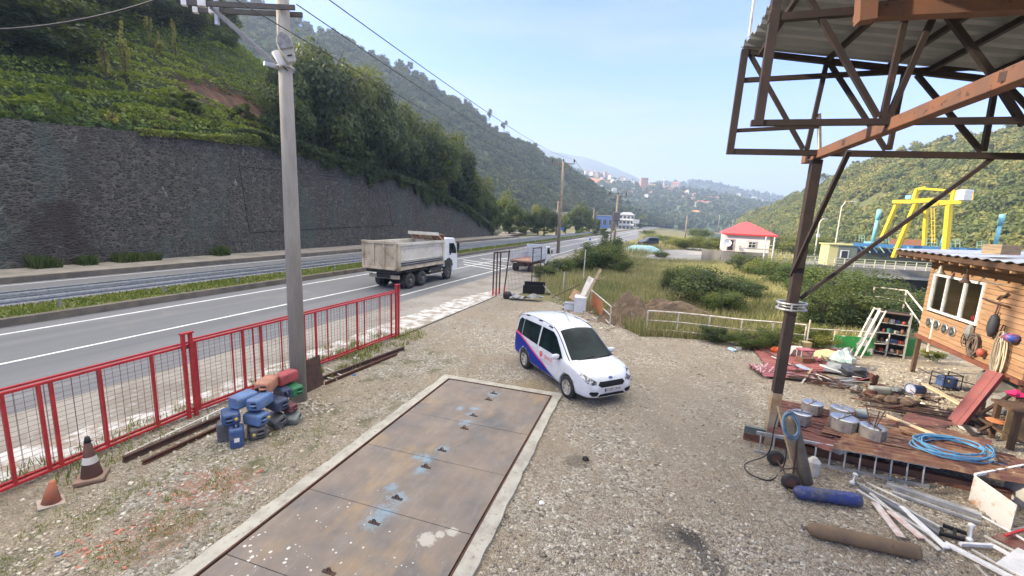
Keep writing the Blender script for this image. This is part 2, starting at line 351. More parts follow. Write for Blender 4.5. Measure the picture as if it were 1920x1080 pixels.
# loose stones
def inpoly(x, y, poly):
    c = False; j = len(poly)-1
    for i in range(len(poly)):
        a, b_ = poly[i], poly[j]
        if (a.y > y) != (b_.y > y) and x < (b_.x-a.x)*(y-a.y)/(b_.y-a.y+1e-12)+a.x: c = not c
        j = i
    return c
DK = [G(340, 1077), G(835, 705), G(1052, 749), G(876, 1079)]
dw = (DK[1]-DK[0]).normalized(); DKp = [DK[0]-dw*3, DK[1], DK[2], DK[3]-dw*3]
sm, t, P, L = newmat('loose_stones'); at = N(t, 'ShaderNodeAttribute'); at.attribute_name = 'rnd'
L(ramp(t, at.outputs['Fac'], [(0, (.14, .12, .09)), (.4, (.34, .295, .225)), (.85, (.52, .46, .36)), (.93, (.62, .57, .47)), (.95, (.42, .17, .11)), (1, (.44, .2, .14))], L), P.inputs['Base Color']); P.inputs['Roughness'].default_value = .9
def stones(n, sampler, smin, smax, redf=None):
    u = np.array([[1,0,0],[-1,0,0],[0,1,0],[0,-1,0],[0,0,1],[0,0,-1]], float); fc = np.array([[0,2,4],[2,1,4],[1,3,4],[3,0,4],[2,0,5],[1,2,5],[3,1,5],[0,3,5]])
    Vs, Fs, As = [], [], []; k = 0
    for _ in range(n):
        p = sampler()
        if p is None: continue
        s = smin+(smax-smin)*random.random()**3; q = u*np.array([s*random.uniform(.6, 1.3), s*random.uniform(.5, 1), s*random.uniform(.25, .5)])+rng.normal(0, s*.14, (6, 3))
        a = random.random()*6.28; c_, s_ = math.cos(a), math.sin(a)
        q = np.stack([q[:, 0]*c_-q[:, 1]*s_, q[:, 0]*s_+q[:, 1]*c_, q[:, 2]], 1)+np.array([p[0], p[1], s*.12+(p[2] if len(p) > 2 else 0)])
        Vs.append(q); Fs.append(fc+6*k); r = random.random()*.94
        if redf and redf(p): r = random.uniform(.95, 1) if random.random() < .5 else r
        As.append(np.full(8, r)); k += 1
    return np.concatenate(Vs), np.concatenate(Fs), np.concatenate(As)
RED = [(G(395, 915), .95), (G(300, 1000), .8), (G(190, 1020), .5)]
def ysamp():
    # denser towards the camera, uniform on the picture's ground area
    y = 3.2+random.random()**2.1*24; x = random.uniform(-1.25*y-1, min(17.5, 1.25*y+1)) if y < 14 else random.uniform(-12, 18)
    if not inpoly(x, y, yard_poly) or inpoly(x, y, DKp): return None
    if fb(x*.45, y*.45, 3) < -.02 and random.random() < .8: return None
    return (x, y)
V, F, A = stones(80000, ysamp, .011, .06, lambda p: any((Vector((p[0], p[1], 0))-c).length < r*random.uniform(.5, 1) for c, r in RED))
tag(fast_mesh('gravel', V, F, sm, A), 'loose grey gravel strewn over the whole yard', 'gravel', kind='stuff')
# ---------------------------------------------------------------- road
def strip(name, s0, s1, t0, t1, z, mat, ds=4, jag=0, kind='structure', sub=1):
    b = MB(); n = int((s1-s0)/ds)+1
    f0 = t0 if callable(t0) else (lambda s: t0); f1 = t1 if callable(t1) else (lambda s: t1)
    for i in range(n+1):
        s = s0+(s1-s0)*i/n
        for q, f in ((0, f0), (1, f1)): b.v.append(RD(s, f(s)+(jag*fb(s*.8, q*9.1, 2) if jag else 0), z))
    b.f = [(2*i, 2*i+1, 2*i+3, 2*i+2) for i in range(n)]
    return tag(b.build(name, mat), kind=kind)
am, t, P, L = newmat('asphalt'); co = N(t, 'ShaderNodeNewGeometry').outputs['Position']
mpn = N(t, 'ShaderNodeMapping'); mpn.inputs['Rotation'].default_value = (0, 0, _b); L(co, mpn.inputs[0])
c = ramp(t, tex(t, L, mpn.outputs[0], .5, 5, stretch=(2.2, .08, 1)).outputs[0], [(.35, (.125, .13, .137)), (.65, (.175, .18, .186))], L)
c = mixc(t, ramp(t, tex(t, L, co, 60, 3).outputs[0], [(.3, .35), (.7, 0)], L), c, (.06, .06, .065), L)
c = mixc(t, ramp(t, tex(t, L, co, .35, 7, .7).outputs[0], [(.56, 0), (.7, .5)], L), c, (.22, .205, .18), L)
L(c, P.inputs['Base Color']); P.inputs['Roughness'].default_value = .8
bp = N(t, 'ShaderNodeBump', i_Strength=.3, i_Distance=.01); L(tex(t, L, co, 90, 3).outputs[0], bp.inputs['Height']); L(bp.outputs[0], P.inputs['Normal'])
CONC = M('concrete', (.36, .35, .31), .9, c2=(.25, .24, .21), ns=2, c3=(.15, .14, .12), ns3=9, lo3=.58, hi3=.72, bump=.4)
CONCD = M('kerb_concrete', (.16, .135, .105), .95, c2=(.1, .088, .07), ns=1.5, bump=.4)
PAVE = M('pavement_concrete', (.3, .275, .23), .9, c2=(.21, .19, .16), ns=.8, c3=(.13, .12, .1), ns3=3)
SHOUL = M('shoulder_dirt', (.27, .25, .215), .95, c2=(.2, .18, .15), ns=.6, c3=(.32, .31, .29), ns3=5, lo3=.55, hi3=.66, bump=.5)
WHITEP = M('road_paint', (.72, .72, .7), .8, c2=(.55, .55, .54), ns=3, c3=(.22, .22, .22), ns3=14, lo3=.62, hi3=.68)
MEDG = M('median_soil', (.09, .11, .03), .95, c2=(.14, .14, .05), ns=2)
def redge(s): return interp(s, [-60, 60, 85, 112, 140, 190, 900], [-4.4, -4.4, -6, -9, -8.5, -4.2, -4.2])
strip('shoulder', -60, 62, -9.2, -4.2, -.006, SHOUL)
strip('road', -60, 900, redge, 5.05, 0, am)
strip('far_road', -60, 900, 8.0, 16.3, 0, am)
def raised(name, s0, s1, t0, t1, h, mat, ds=8):
    b = MB(); n = int((s1-s0)/ds)
    for i in range(n+1):
        s = s0+(s1-s0)*i/n
        for (tt, z) in ((t0, -.1), (t0, h), (t1, h), (t1, -.1)): b.v.append(RD(s, tt, z))
    b.f = [(4*i+k, 4*i+k+1, 4*i+k+5, 4*i+k+4) for i in range(n) for k in range(3)]
    return tag(b.build(name, mat), kind='structure')
raised('median_kerb', -60, 900, 5.0, 5.3, .3, CONCD); raised('median', -60, 900, 5.3, 7.8, .27, MEDG); raised('median_kerb', -60, 900, 7.8, 8.05, .22, CONCD)
raised('pavement_kerb', -60, 92, 16.3, 16.6, .34, CONCD); raised('pavement', -60, 90, 16.6, 20.9, .31, PAVE)
strip('lane_line', -60, 900, 3.78, 3.93, .004, WHITEP); strip('lane_line', -60, 900, -.08, .07, .004, WHITEP); strip('edge_line', 15, 900, lambda s: -3.42, lambda s: -3.28, .004, WHITEP)
strip('edge_line', -60, 900, 15.6, 15.75, .004, WHITEP)
# zebra hatching on the road by the yard exit
hz = [((895, 487), (960, 497)), ((880, 491), (950, 503)), ((868, 497), (935, 509)), ((905, 484), (985, 494)), ((870, 487), (880, 510))]
for (qa, qb) in (((867, 487), (952, 500)), ((867, 491), (945, 504)), ((869, 496), (934, 507)), ((900, 485), (985, 494)), ((930, 484), (1000, 490))):
    b = MB(); a, c_ = G(*qa, .006), G(*qb, .006); d = RU*.3
    b.add([a, a+d, c_+d, c_], [(0, 1, 2, 3)]); tag(b.build('zebra_marking', WHITEP), kind='structure')
# white washed concrete apron and yard sill
APR = M('apron_concrete', (.5, .49, .46), .9, c2=(.36, .34, .31), ns=2.2, lo=.42, hi=.58, c3=(.27, .23, .18), ns3=2.2, lo3=.47, hi3=.58, bump=.4)
a0, a1, a2, a3 = G(-60, 880), G(300, 765), G(560, 668), G(740, 600); c0, c1, c2_, c3_ = G(-60, 925), G(300, 802), G(560, 700), G(745, 628)
def polyl(pts, k): 
    k = k*(len(pts)-1); i = min(int(k), len(pts)-2); return pts[i].lerp(pts[i+1], k-i)
b = MB(); A_, C_ = [G(-60, 868), a1, a2, a3, G(860, 560), G(922, 545)], [c0, c1, c2_, c3_, G(845, 590), G(930, 556)]; n = 60
for i in range(n+1):
    k = i/n; p = polyl(A_, k); q = polyl(C_, k); e = RN*(.35*fb(k*30, 1, 1)); b.v += [p+e+Vector((0, 0, .01)), q+Vector((0, 0, .01))]
b.f = [(2*i+1, 2*i+3, 2*i+2, 2*i) for i in range(n)]; tag(b.build('concrete_apron', APR), kind='structure')
b = MB(); p, q = G(740, 636), G(930, 556); b.beam(p+Vector((0, 0, .0)), q, .06, .06); tag(b.build('gate_rail', M('dark_iron', (.06, .05, .045), .7)), 'dark steel gate rail set in the ground across the yard entrance', 'rail')
# narrow lane leaving the road beyond the wall
b = MB(); pa = [G(930, 446), G(942, 437), G(948, 430), G(945, 427)]; pb = [G(985, 441), G(965, 436), G(957, 431), G(951, 427)]
for p, q in zip(pa, pb): b.v += [p+Vector((0, 0, .35)), q+Vector((0, 0, .35))]
b.f = [(0, 1, 3, 2), (2, 3, 5, 4), (4, 5, 7, 6)]; tag(b.build('lane', PAVE), kind='structure')
# parking lot by the guard house
b = MB(); b.add([q+Vector((0, 0, .01)) for q in (G(1195, 487), G(1240, 470), G(1315, 465), G(1342, 478), G(1342, 489), G(1290, 492))], [tuple(range(6))]); tag(b.build('parking_lot', M('lot_concrete', (.26, .25, .23), .9, ns=.3)), kind='structure')
# ---------------------------------------------------------------- retaining wall
sw, t, P, L = newmat('stone_masonry'); co = N(t, 'ShaderNodeTexCoord').outputs['Object']
wz = tex(t, L, co, 1.2, 3); wo = mixc(t, .06, co, wz.outputs['Color'], L)
mpn = N(t, 'ShaderNodeMapping'); mpn.inputs['Scale'].default_value = (1.5, 1.5, 3.1); L(wo, mpn.inputs[0])
v1 = tex(t, L, mpn.outputs[0], 2.2, kind='v'); ve = tex(t, L, mpn.outputs[0], 2.2, kind='v', feature='DISTANCE_TO_EDGE')
sep = N(t, 'ShaderNodeSeparateColor'); L(v1.outputs['Color'], sep.inputs[0])
c = ramp(t, sep.outputs[0], [(0, (.022, .02, .018)), (.5, (.04, .037, .032)), (.85, (.06, .055, .046)), (1, (.11, .1, .085))], L)
c = mixc(t, ramp(t, ve.outputs['Distance'], [(.02, .85), (.09, 0)], L), c, (.13, .12, .1), L)
c = mixc(t, ramp(t, tex(t, L, co, .3, 7, .65, stretch=(1, 1, .35)).outputs[0], [(.5, 0), (.68, .75)], L), c, (.06, .085, .07), L)
c = mixc(t, ramp(t, tex(t, L, co, .22, 7, .7, stretch=(1, 1, .5)).outputs[0], [(.3, .75), (.45, 0)], L), c, (.04, .032, .03), L)
c = mixc(t, ramp(t, tex(t, L, co, 1.5, 6, .7, stretch=(1, 1, .4)).outputs[0], [(.64, 0), (.72, .8)], L), c, (.3, .3, .28), L)
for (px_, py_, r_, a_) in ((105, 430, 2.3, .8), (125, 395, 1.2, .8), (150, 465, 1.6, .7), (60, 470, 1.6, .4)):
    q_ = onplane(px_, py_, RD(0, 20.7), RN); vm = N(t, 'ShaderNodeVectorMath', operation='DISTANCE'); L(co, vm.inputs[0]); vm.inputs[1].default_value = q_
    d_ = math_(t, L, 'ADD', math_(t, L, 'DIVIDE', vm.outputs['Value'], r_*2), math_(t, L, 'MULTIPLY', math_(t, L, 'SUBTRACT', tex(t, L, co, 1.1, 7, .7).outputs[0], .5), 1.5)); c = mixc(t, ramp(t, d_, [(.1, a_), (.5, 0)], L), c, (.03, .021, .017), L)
L(c, P.inputs['Base Color']); P.inputs['Roughness'].default_value = .95
bp = N(t, 'ShaderNodeBump', i_Strength=.7, i_Distance=.09); L(math_(t, L, 'MULTIPLY', ve.outputs['Distance'], 2.5, True), bp.inputs['Height']); L(bp.outputs[0], P.inputs['Normal'])
wpx = [-900, 0, 260, 470, 560, 690, 790, 880, 930]; wy = [None, 220, 246, 264, 280, 322, 352, 396, 434]
_s, _z = [], []
for px, py in zip(wpx[1:], wy[1:]):
    # base of wall under pixel column: intersection of ray's ground azimuth with t=20.6
    lo, hi = -30, 140
    for _ in range(40):
        m = (lo+hi)/2
        top = zat(RD(m, 20.6), py)
        if proj(RD(m, 20.6, top))[0] < px: lo = m
        else: hi = m
    _s.append(m); _z.append(top)
_s = [-70]+_s+[_s[-1]+3]; _z = [_z[0]-.5]+_z+[.3]
def wallz(s): return interp(s, _s, _z)
b = MB(); n = 260
for i in range(n+1):
    s = -70+(_s[-1]+70)*i/n; z = wallz(s)+.12*fb(s*.7, 0, 5)
    for (tt, zz) in ((20.6, -.1), (20.72, z*.25), (20.84, z*.5), (20.98, z*.78), (21.1, z), (21.7, z), (21.7, -.1)): b.v.append(RD(s, tt+.07*fb(s*.9, zz*.9, 1), zz))
b.f = [(7*i+k, 7*i+k+1, 7*i+k+8, 7*i+k+7) for i in range(n) for k in range(6)]
rw_ = tag(b.build('retaining_wall', sw), 'tall dark stone retaining wall beside the far side of the road', 'wall')
JNT = M('joint_dark', (.015, .014, .013), .95)
def wallpt(px, py):
    tt = 20.8
    for _ in range(6): p = onplane(px, py, RD(0, tt), RN); s_, _t = ST(p); tt = 20.56+.5*min(1, max(0, p.z/max(1, wallz(s_))))
    return p
for (x0, y0, x1, y1) in ((448, 307, 468, 436), (448, 311, 712, 341), (470, 436, 735, 422), (723, 350, 736, 424)):
    b = MB(); b.tube([wallpt(lerp(x0, x1, k/14), lerp(y0, y1, k/14)) for k in range(15)], .028, 5); b.build('joint', JNT, rw_)
# ---------------------------------------------------------------- hills
def tea_z(s, t):
    w = wallz(min(max(s, -69), 95)); d = max(0, t-21.4)
    k = interp(s, [-80, 5, 30, 46, 56, 70, 95, 140], [.64, .64, .70, .74, .5, .3, .12, 0])
    top = interp(s, [-80, -12, 14, 34, 48, 60, 80, 110], [74, 60, 44, 42, 42, 33, 14, 6])
    z = w-.3+k*d; z = z if z < top else top+(z-top)*.25
    return z+.8*fb(s*.06, t*.06, 7)*min(1, d/6)
def onhill(px, py):
    for i in range(20, 1400):
        p = D(px, py, i*.1+18); s, tt = ST(p)
        if tt > 21.4 and p.z < tea_z(s, tt): return p
    return None
SCR = onhill(455, 210); SCs, SCt = ST(SCR)
soil, t, P, L = newmat('hill_soil'); co = N(t, 'ShaderNodeNewGeometry').outputs['Position']; vm = N(t, 'ShaderNodeVectorMath', operation='DISTANCE'); L(co, vm.inputs[0]); vm.inputs[1].default_value = SCR
d = math_(t, L, 'ADD', math_(t, L, 'DIVIDE', vm.outputs['Value'], 16), math_(t, L, 'MULTIPLY', math_(t, L, 'SUBTRACT', tex(t, L, co, .6, 6).outputs[0], .5), .5))
L(mixc(t, ramp(t, d, [(.3, 1), (.48, 0)], L), ramp(t, tex(t, L, co, .5, 5).outputs[0], [(.4, (.018, .026, .01)), (.6, (.035, .035, .016))], L), ramp(t, tex(t, L, co, 1.2, 6).outputs[0], [(.42, (.035, .022, .015)), (.68, (.13, .05, .027))], L), L), P.inputs['Base Color']); P.inputs['Roughness'].default_value = .95
def teab(s, t):
    """row bump of the clipped tea bushes"""
    r = t*.85+2.6*fb(s*.05, t*.05, 2)+.5*fb(s*.35, t*.35, 4); q = abs(math.sin(r*math.pi/1.5))
    g = fb(s*.9, t*.5, 9); return 1.0*q**.7*(1 if g > -.28 else .35)
b = MB(); S0, S1, T0, T1 = -70, 130, 21.4, 130; ns_, nt_ = 240, 90
def tt_(j): return T0+(T1-T0)*(j/(nt_-1))**1.6
for j in range(nt_):
    for i in range(ns_):
        s = S0+(S1-S0)*i/(ns_-1); tt = tt_(j); b.v.append(RD(s, tt, tea_z(s, tt)))
b.f = [(j*ns_+i, (j+1)*ns_+i, (j+1)*ns_+i+1, j*ns_+i+1) for j in range(nt_-1) for i in range(ns_-1)]
tag(b.build('hill', soil, smooth=True), kind='structure')
# tea bushes as rows: bumpy canopy sheet + leaves
SC = [(G(0, 0))]
def scar(s, t): return ((s-SCs)/5.5)**2+((t-SCt)/2.6)**2 < 1+.9*fb(s*.4, t*.4, 3)
V, NRM, At = [], [], []
cnt = 0
while cnt < 240000:
    k = 4000; ss = rng.uniform(-45, 62, k); uu = 21.6+rng.uniform(0, 1, k)**1.5*62
    for s, tt in zip(ss, uu):
        if scar(s, tt): continue
        if s > 52+4*fb(s*.2, tt*.2, 6) and tt < 60: 
            if random.random() < .7: continue
        hgt = teab(s, tt); e = .25
        dx = (teab(s+e, tt)-hgt)/e; dy = (teab(s, tt+e)-hgt)/e
        p = RD(s, tt, tea_z(s, tt)+hgt+random.uniform(-.12, .1)); nn = Vector((0, 0, 1))-RU*dx-RN*dy; nn.normalize()
        V.append(p); NRM.append(nn); At.append(.75*hgt+random.uniform(-.1, .35)); cnt += 1
P_ = np.array([tuple(q) for q in V]); Nn = np.array([tuple(q) for q in NRM]); V, F = leaf_quads(P_, Nn, .27, .75, .4)
tag(fast_mesh('tea_bushes', V, F, LEAF_TEA, np.array(At)), 'rows of clipped green tea bushes covering the steep hillside above the wall', 'tea bushes', kind='stuff')
def hillsheet(name, rows, nu, nv, mat, amp=3, fr=.02, back=True, seed=0):
    """rows: list of polylines (list of (px,py,dist)) from base to ridge -> 3-D sheet; returns sampler(u,v)"""
    pl = [[D(*q) if len(q) == 3 else Vector(q[:3]) for q in r] for r in rows]
    if back:
        pl.append([p+Vector((p.x, p.y, 0)).normalized()*120+Vector((0, 0, -60-p.z*.2)) for p in pl[-1]])
    def S(u, v):
        k = v*(len(pl)-1); i = min(int(k), len(pl)-2); f = k-i; a = polyl(pl[i], u); b_ = polyl(pl[i+1], u); p = a.lerp(b_, f)
        edge = min(1, v*6)
        p = p.copy(); p.z += amp*fb(p.x*fr, p.y*fr, seed)*edge; return p
    b = MB(); b.grid(S, nu, nv); tag(b.build(name, mat, smooth=True), kind='structure'); return S
class Hill:
    def __init__(s, name, rows, nu, nv, mat, **kw):
        s.S = hillsheet(name, rows, nu, nv, mat, **kw); b = MB(); b.grid(s.S, 80, 50); s.bvh = BVHTree.FromPolygons([tuple(v) for v in b.v], b.f)
    def hit(s, px, py):
        h = s.bvh.ray_cast(Vector((0, 0, CAMZ)), ray(px, py).normalized()); return h[0]
    def scatter(s, n, skip=None, vmax=.78, vmin=0):
        out = []
        while len(out) < n:
            p = s.S(random.random(), vmin+(vmax-vmin)*random.random())
            if skip and skip(p): n -= 1; continue
            out.append(p)
        return out
green = M('slope_green', (.035, .06, .02), .95, c2=(.06, .085, .03), ns=.03)
greenw = M('slope_olive', (.07, .085, .025), .95, c2=(.12, .12, .04), ns=.03)
M1 = Hill('mountain', [[(60, 372, 190), (500, 390, 190), (900, 412, 210), (1050, 418, 300), (1180, 420, 430), (1262, 424, 620)],
    [(60, 180, 270), (430, 215, 270), (640, 240, 280), (800, 285, 300), (960, 335, 330), (1080, 372, 420), (1180, 402, 500), (1262, 423, 630)],
    [(60, -90, 380), (250, -50, 380), (430, -12, 380), (560, 42, 380), (640, 72, 385), (700, 100, 390), (760, 131, 400), (850, 190, 410), (905, 228, 420), (960, 262, 435), (1000, 284, 450), (1060, 318, 480), (1100, 343, 520), (1150, 372, 560), (1262, 423, 640)]], 120, 60, green, amp=5, fr=.03)
pts = M1.scatter(5200, lambda p: proj(p)[0] > 1130 and proj(p)[1] > 352 and random.random() < .8)
forest('mountain_forest', pts, [random.uniform(2.6, 5) for _ in pts], LEAF_FOREST, 'dense dark green forest covering the steep mountain behind the road', 'forest', nl=170, lsz=.32, lumps=10)
H2 = Hill('hills', [[(1380, 430, 420), (1450, 440, 330), (1520, 452, 240), (1700, 470, 175), (1900, 480, 150), (2300, 500, 130)],
    [(1385, 420, 440), (1450, 415, 370), (1520, 400, 300), (1700, 380, 240), (1900, 365, 210), (2300, 330, 190)],
    [(1395, 412, 520), (1415, 402, 480), (1480, 376, 420), (1540, 346, 385), (1600, 318, 350), (1661, 302, 340), (1722, 282, 330), (1817, 261, 320), (1920, 246, 310), (2200, 190, 300), (2500, 150, 300)]], 90, 50, greenw, amp=4, fr=.035, seed=4)
pts = H2.scatter(4200); forest('hillside_forest', pts, [random.uniform(2, 3.9) for _ in pts], LEAF_WARM, 'sunlit olive green woodland covering the hill across the river', 'forest', nl=230, lsz=.29, lumps=11)
tm, t, P, L = newmat('town_hill'); co = N(t, 'ShaderNodeNewGeometry').outputs['Position']
T3 = Hill('hills', [[(1000, 418, 620), (1200, 428, 620), (1480, 440, 620)],
    [(1000, 370, 800), (1200, 388, 800), (1330, 398, 820), (1480, 415, 850)],
    [(1000, 305, 1100), (1080, 322, 1100), (1200, 344, 1100), (1300, 356, 1150), (1400, 374, 1200), (1480, 392, 1250)]], 80, 50, tm, amp=9, fr=.012, seed=8)
q = T3.hit(1124, 340) or D(1124, 340, 1000)
vm = N(t, 'ShaderNodeVectorMath', operation='DISTANCE'); L(co, vm.inputs[0]); vm.inputs[1].default_value = q
d = math_(t, L, 'ADD', math_(t, L, 'DIVIDE', vm.outputs['Value'], 76), math_(t, L, 'MULTIPLY', tex(t, L, co, .05, 5).outputs[0], .4))
L(mixc(t, ramp(t, d, [(.5, 1), (.57, 0)], L), ramp(t, tex(t, L, co, .012, 5).outputs[0], [(.4, (.04, .07, .02)), (.6, (.09, .11, .04))], L), (.5, .17, .06), L), P.inputs['Base Color']); P.inputs['Roughness'].default_value = .95
pts = T3.scatter(3400, lambda p: (p-q).length < 42 or (fb(p.x*.01, p.y*.01, 2) > .18 and random.random() < .8))
forest('town_forest', pts, [random.uniform(4, 8) for _ in pts], LEAF_FOREST, 'wooded slopes between the houses of the hillside town', 'forest', nl=70, lsz=.6)
T4 = Hill('hills', [[(1230, 400, 1400), (1480, 410, 1400)], [(1230, 345, 1900), (1290, 342, 1900), (1330, 346, 1900), (1380, 355, 1900), (1460, 372, 1950), (1480, 380, 1950)]], 50, 20, green, amp=12, fr=.006, seed=3)
pts = T4.scatter(700); forest('town_forest', pts, [random.uniform(7, 13) for _ in pts], LEAF_FOREST, 'hazy tree covered ridge behind the hillside town', 'forest', nl=50, lsz=.7)
T5 = Hill('hills', [[(980, 400, 2000), (1300, 400, 2000)], [(980, 262, 2600), (1034, 280, 2600), (1100, 292, 2600), (1160, 313, 2600), (1200, 336, 2600), (1260, 365, 2600), (1300, 380, 2600)]], 60, 20, green, amp=14, fr=.004, seed=5)
# trees standing out on the ridges
for i, (px, py, r) in enumerate(((752, 112, 4.5), (768, 116, 4.5), (680, 88, 3.5), (795, 142, 4), (640, 62, 3), (872, 186, 4), (917, 205, 3.6), (945, 226, 3.6), (812, 150, 3.5), (560, 28, 3))):
    dd = interp(px, [430, 640, 850, 960], [380, 385, 410, 435]); b_ = D(px, py+20, dd-3); tree('ridge_tree', ['broad round', 'slim upright', 'low spreading'][i % 3]+' tree on the mountain ridge, number %d downhill from the hazy top' % (sorted((560, 640, 680, 752, 768, 795, 812, 872, 917, 945)).index(px)+1), b_, zat(b_, py-2)-b_.z, r, LEAF_FOREST, 3, 'trees along the mountain ridge')
for i, (px, py, top, r) in enumerate(((1768, 280, 250, 4.5), (1713, 290, 272, 4), (1547, 350, 322, 4), (1600, 322, 300, 3.6))):
    p = D(px, py, interp(px, [1540, 1768], [380, 322])); tree('ridge_tree', ['dark conifer standing alone on the sunlit ridge', 'small round tree on the sunlit ridge left of the conifer', 'tree at the left foot of the sunlit ridge behind the steel post', 'tree on the sunlit ridge just right of the steel post'][i], p, zat(p, top)-p.z, r, LEAF_FOREST, 3, 'trees along the sunlit ridge')
# ---------------------------------------------------------------- buildings far away
W_WH = M('wall_white', (.62, .61, .58), .8, c2=(.5, .49, .46)); W_CR = M('wall_cream', (.6, .5, .4), .8); W_PK = M('wall_pink', (.5, .36, .31), .8); W_OR = M('wall_orange', (.42, .22, .15), .8, c2=(.45, .2, .12)); W_GR = M('wall_grey', (.4, .4, .4), .8)
R_RED = M('roof_red', (.33, .11, .08), .7, c2=(.35, .08, .06)); R_GR = M('roof_grey', (.3, .3, .31), .7); R_OR = M('roof_orange', (.5, .2, .09), .7)
GLASSD = M('window_dark', (.03, .035, .045), .15); 
def house(px, py, w_, h, d, wall, roof, label, gable=True, rz=None, dist=None, hillobj=T3, wins=0, fl=2, cat='house', name='house', group='houses of the hillside town'):
    p = hillobj.hit(px, py) if hillobj else None
    if p is None: p = D(px, py, dist or 1000)
    rz = math.atan2(p.y, p.x)-math.pi/2+(rz if rz is not None else random.uniform(-.5, .5))
    t = thing(name, label, cat, p, rz, group)
    b = MB(); b.b2((-w_/2, -d/2, -4), (w_/2, d/2, h)); wl = b.build('wall', wall, t, local=True)
    b = MB(); e = .5
    if gable:
        rh = w_*.22; b.add([(-w_/2-e, -d/2-e, h), (w_/2+e, -d/2-e, h), (w_/2+e, d/2+e, h), (-w_/2-e, d/2+e, h), (-w_/4, 0, h+rh), (w_/4, 0, h+rh)], [(3,2,1,0), (0,1,5,4), (1,2,5), (2,3,4,5), (3,0,4)])
    else: b.b2((-w_/2-.3, -d/2-.3, h), (w_/2+.3, d/2+.3, h+.5))
    b.build('roof', roof, t, local=True)
    if wins:
        for f in range(fl):
            for k in range(wins):
                x = -w_/2+w_*(k+.5)/wins; z = h*(f+.5)/fl; ww = w_/wins*.45; hh_ = h/fl*.45
                b = MB(); b.b2((x-ww/2, -d/2-.06, z-hh_/2), (x+ww/2, -d/2+.02, z+hh_/2)); b.build('window', GLASSD, t, local=True)
    return t
house(1206, 354, 15, 22, 14, W_OR, R_OR, 'tall orange brick apartment block standing alone on the town hill', False, .25, wins=3, fl=5, cat='apartment building', name='apartment_building')
house(1266, 355, 17, 13, 14, W_PK, R_RED, 'pink apartment block with a red upper floor on the town hill', True, -.1, wins=4, fl=3, cat='apartment building', name='apartment_building')
house(1312, 388, 17, 8, 12, W_WH, R_RED, 'white house with red roof left of the long white building on the slope', True, .1, wins=3, fl=2)
house(1326, 388, 14, 8, 12, W_WH, R_RED, 'long white building with dark bays and red roof, right half', True, .1, wins=4, fl=1)
house(1298, 381, 8, 10, 9, W_WH, R_RED, 'narrow white tower house with red roof on the slope', True, .1, wins=1, fl=3)
house(1303, 407, 14, 8, 10, W_OR, R_OR, 'orange house low on the slope above the road', True, 0, wins=2, fl=2)
cols = [(W_WH, 'white'), (W_CR, 'cream'), (W_WH, 'white'), (W_GR, 'grey'), (W_WH, 'white'), (W_PK, 'pink')]; rfs = [(R_RED, 'red'), (R_GR, 'grey'), (R_OR, 'orange'), (R_RED, 'red')]
k = 0; marks = ['left of the orange brick block on the hill', 'between the orange and pink blocks', 'just right of the pink block', 'far right along the hazy ridge']
cntm = {}
specs_ = []
ords = ['leftmost ', 'second ', 'third ', 'fourth ', 'fifth ', 'sixth ', 'seventh ', 'eighth ', 'ninth ', 'tenth ', 'eleventh ', 'twelfth ', 'thirteenth ']
for (x0, x1, yf, n, ho) in ((1090, 1195, lambda x: 322+(x-1090)*.16, 15, T3), (1215, 1260, lambda x: 349, 6, T3), (1275, 1345, lambda x: 360+(x-1275)*.12, 11, T3), (1345, 1440, lambda x: 362+(x-1340)*.15, 14, T4), (1110, 1250, lambda x: 352+(x-1110)*.1, 9, T3)):
    for i in range(n): px = lerp(x0, x1, (i+random.uniform(.1, .9))/n); specs_.append((px, yf(px)+random.uniform(-2, 12), ho, random.choice(cols), random.choice(rfs)))
specs_.sort(key=lambda q: q[0]); regs = [marks[0] if q[0] < 1200 else marks[1] if q[0] < 1262 else marks[2] if q[0] < 1345 else marks[3] for q in specs_]
tot = {}
for q, reg in zip(specs_, regs): tot[(q[3][1], q[4][1], reg)] = tot.get((q[3][1], q[4][1], reg), 0)+1
for (px, py, ho, (wm_, wn), (rm, rn)), reg in zip(specs_, regs):
    sc_ = 1.35 if ho is T4 else 1; kk = (wn, rn, reg); cntm[kk] = cntm.get(kk, 0)+1; pre = '' if tot[kk] == 1 else ords[cntm[kk]-1]
    house(px, py, random.uniform(6, 10)*sc_, random.uniform(4, 7)*sc_, 7*sc_, wm_, rm, f'{pre}{wn} house with {rn} roof, {reg}', True, None, 1800 if ho is T4 else 1000, ho)
# minarets
for px, py, top, lb, ho in ((1244, 352, 331, 'slim white minaret rising above the hillside town', T3), (1429, 384, 372, 'small white minaret far right on the hazy slope', T4)):
    p = ho.hit(px, py) or D(px, py, 1100); t = thing('minaret', lb, 'minaret', p); h = zat(p, top)-p.z
    MB().lathe([(1.3, -2), (1.3, h*.6), (2, h*.62), (2, h*.66), (1.1, h*.67), (1.1, h*.84)], n=10).build('tower', W_WH, t, local=True); MB().lathe([(1.3, h*.84), (.05, h)], n=10).build('spire', R_GR, t, local=True)
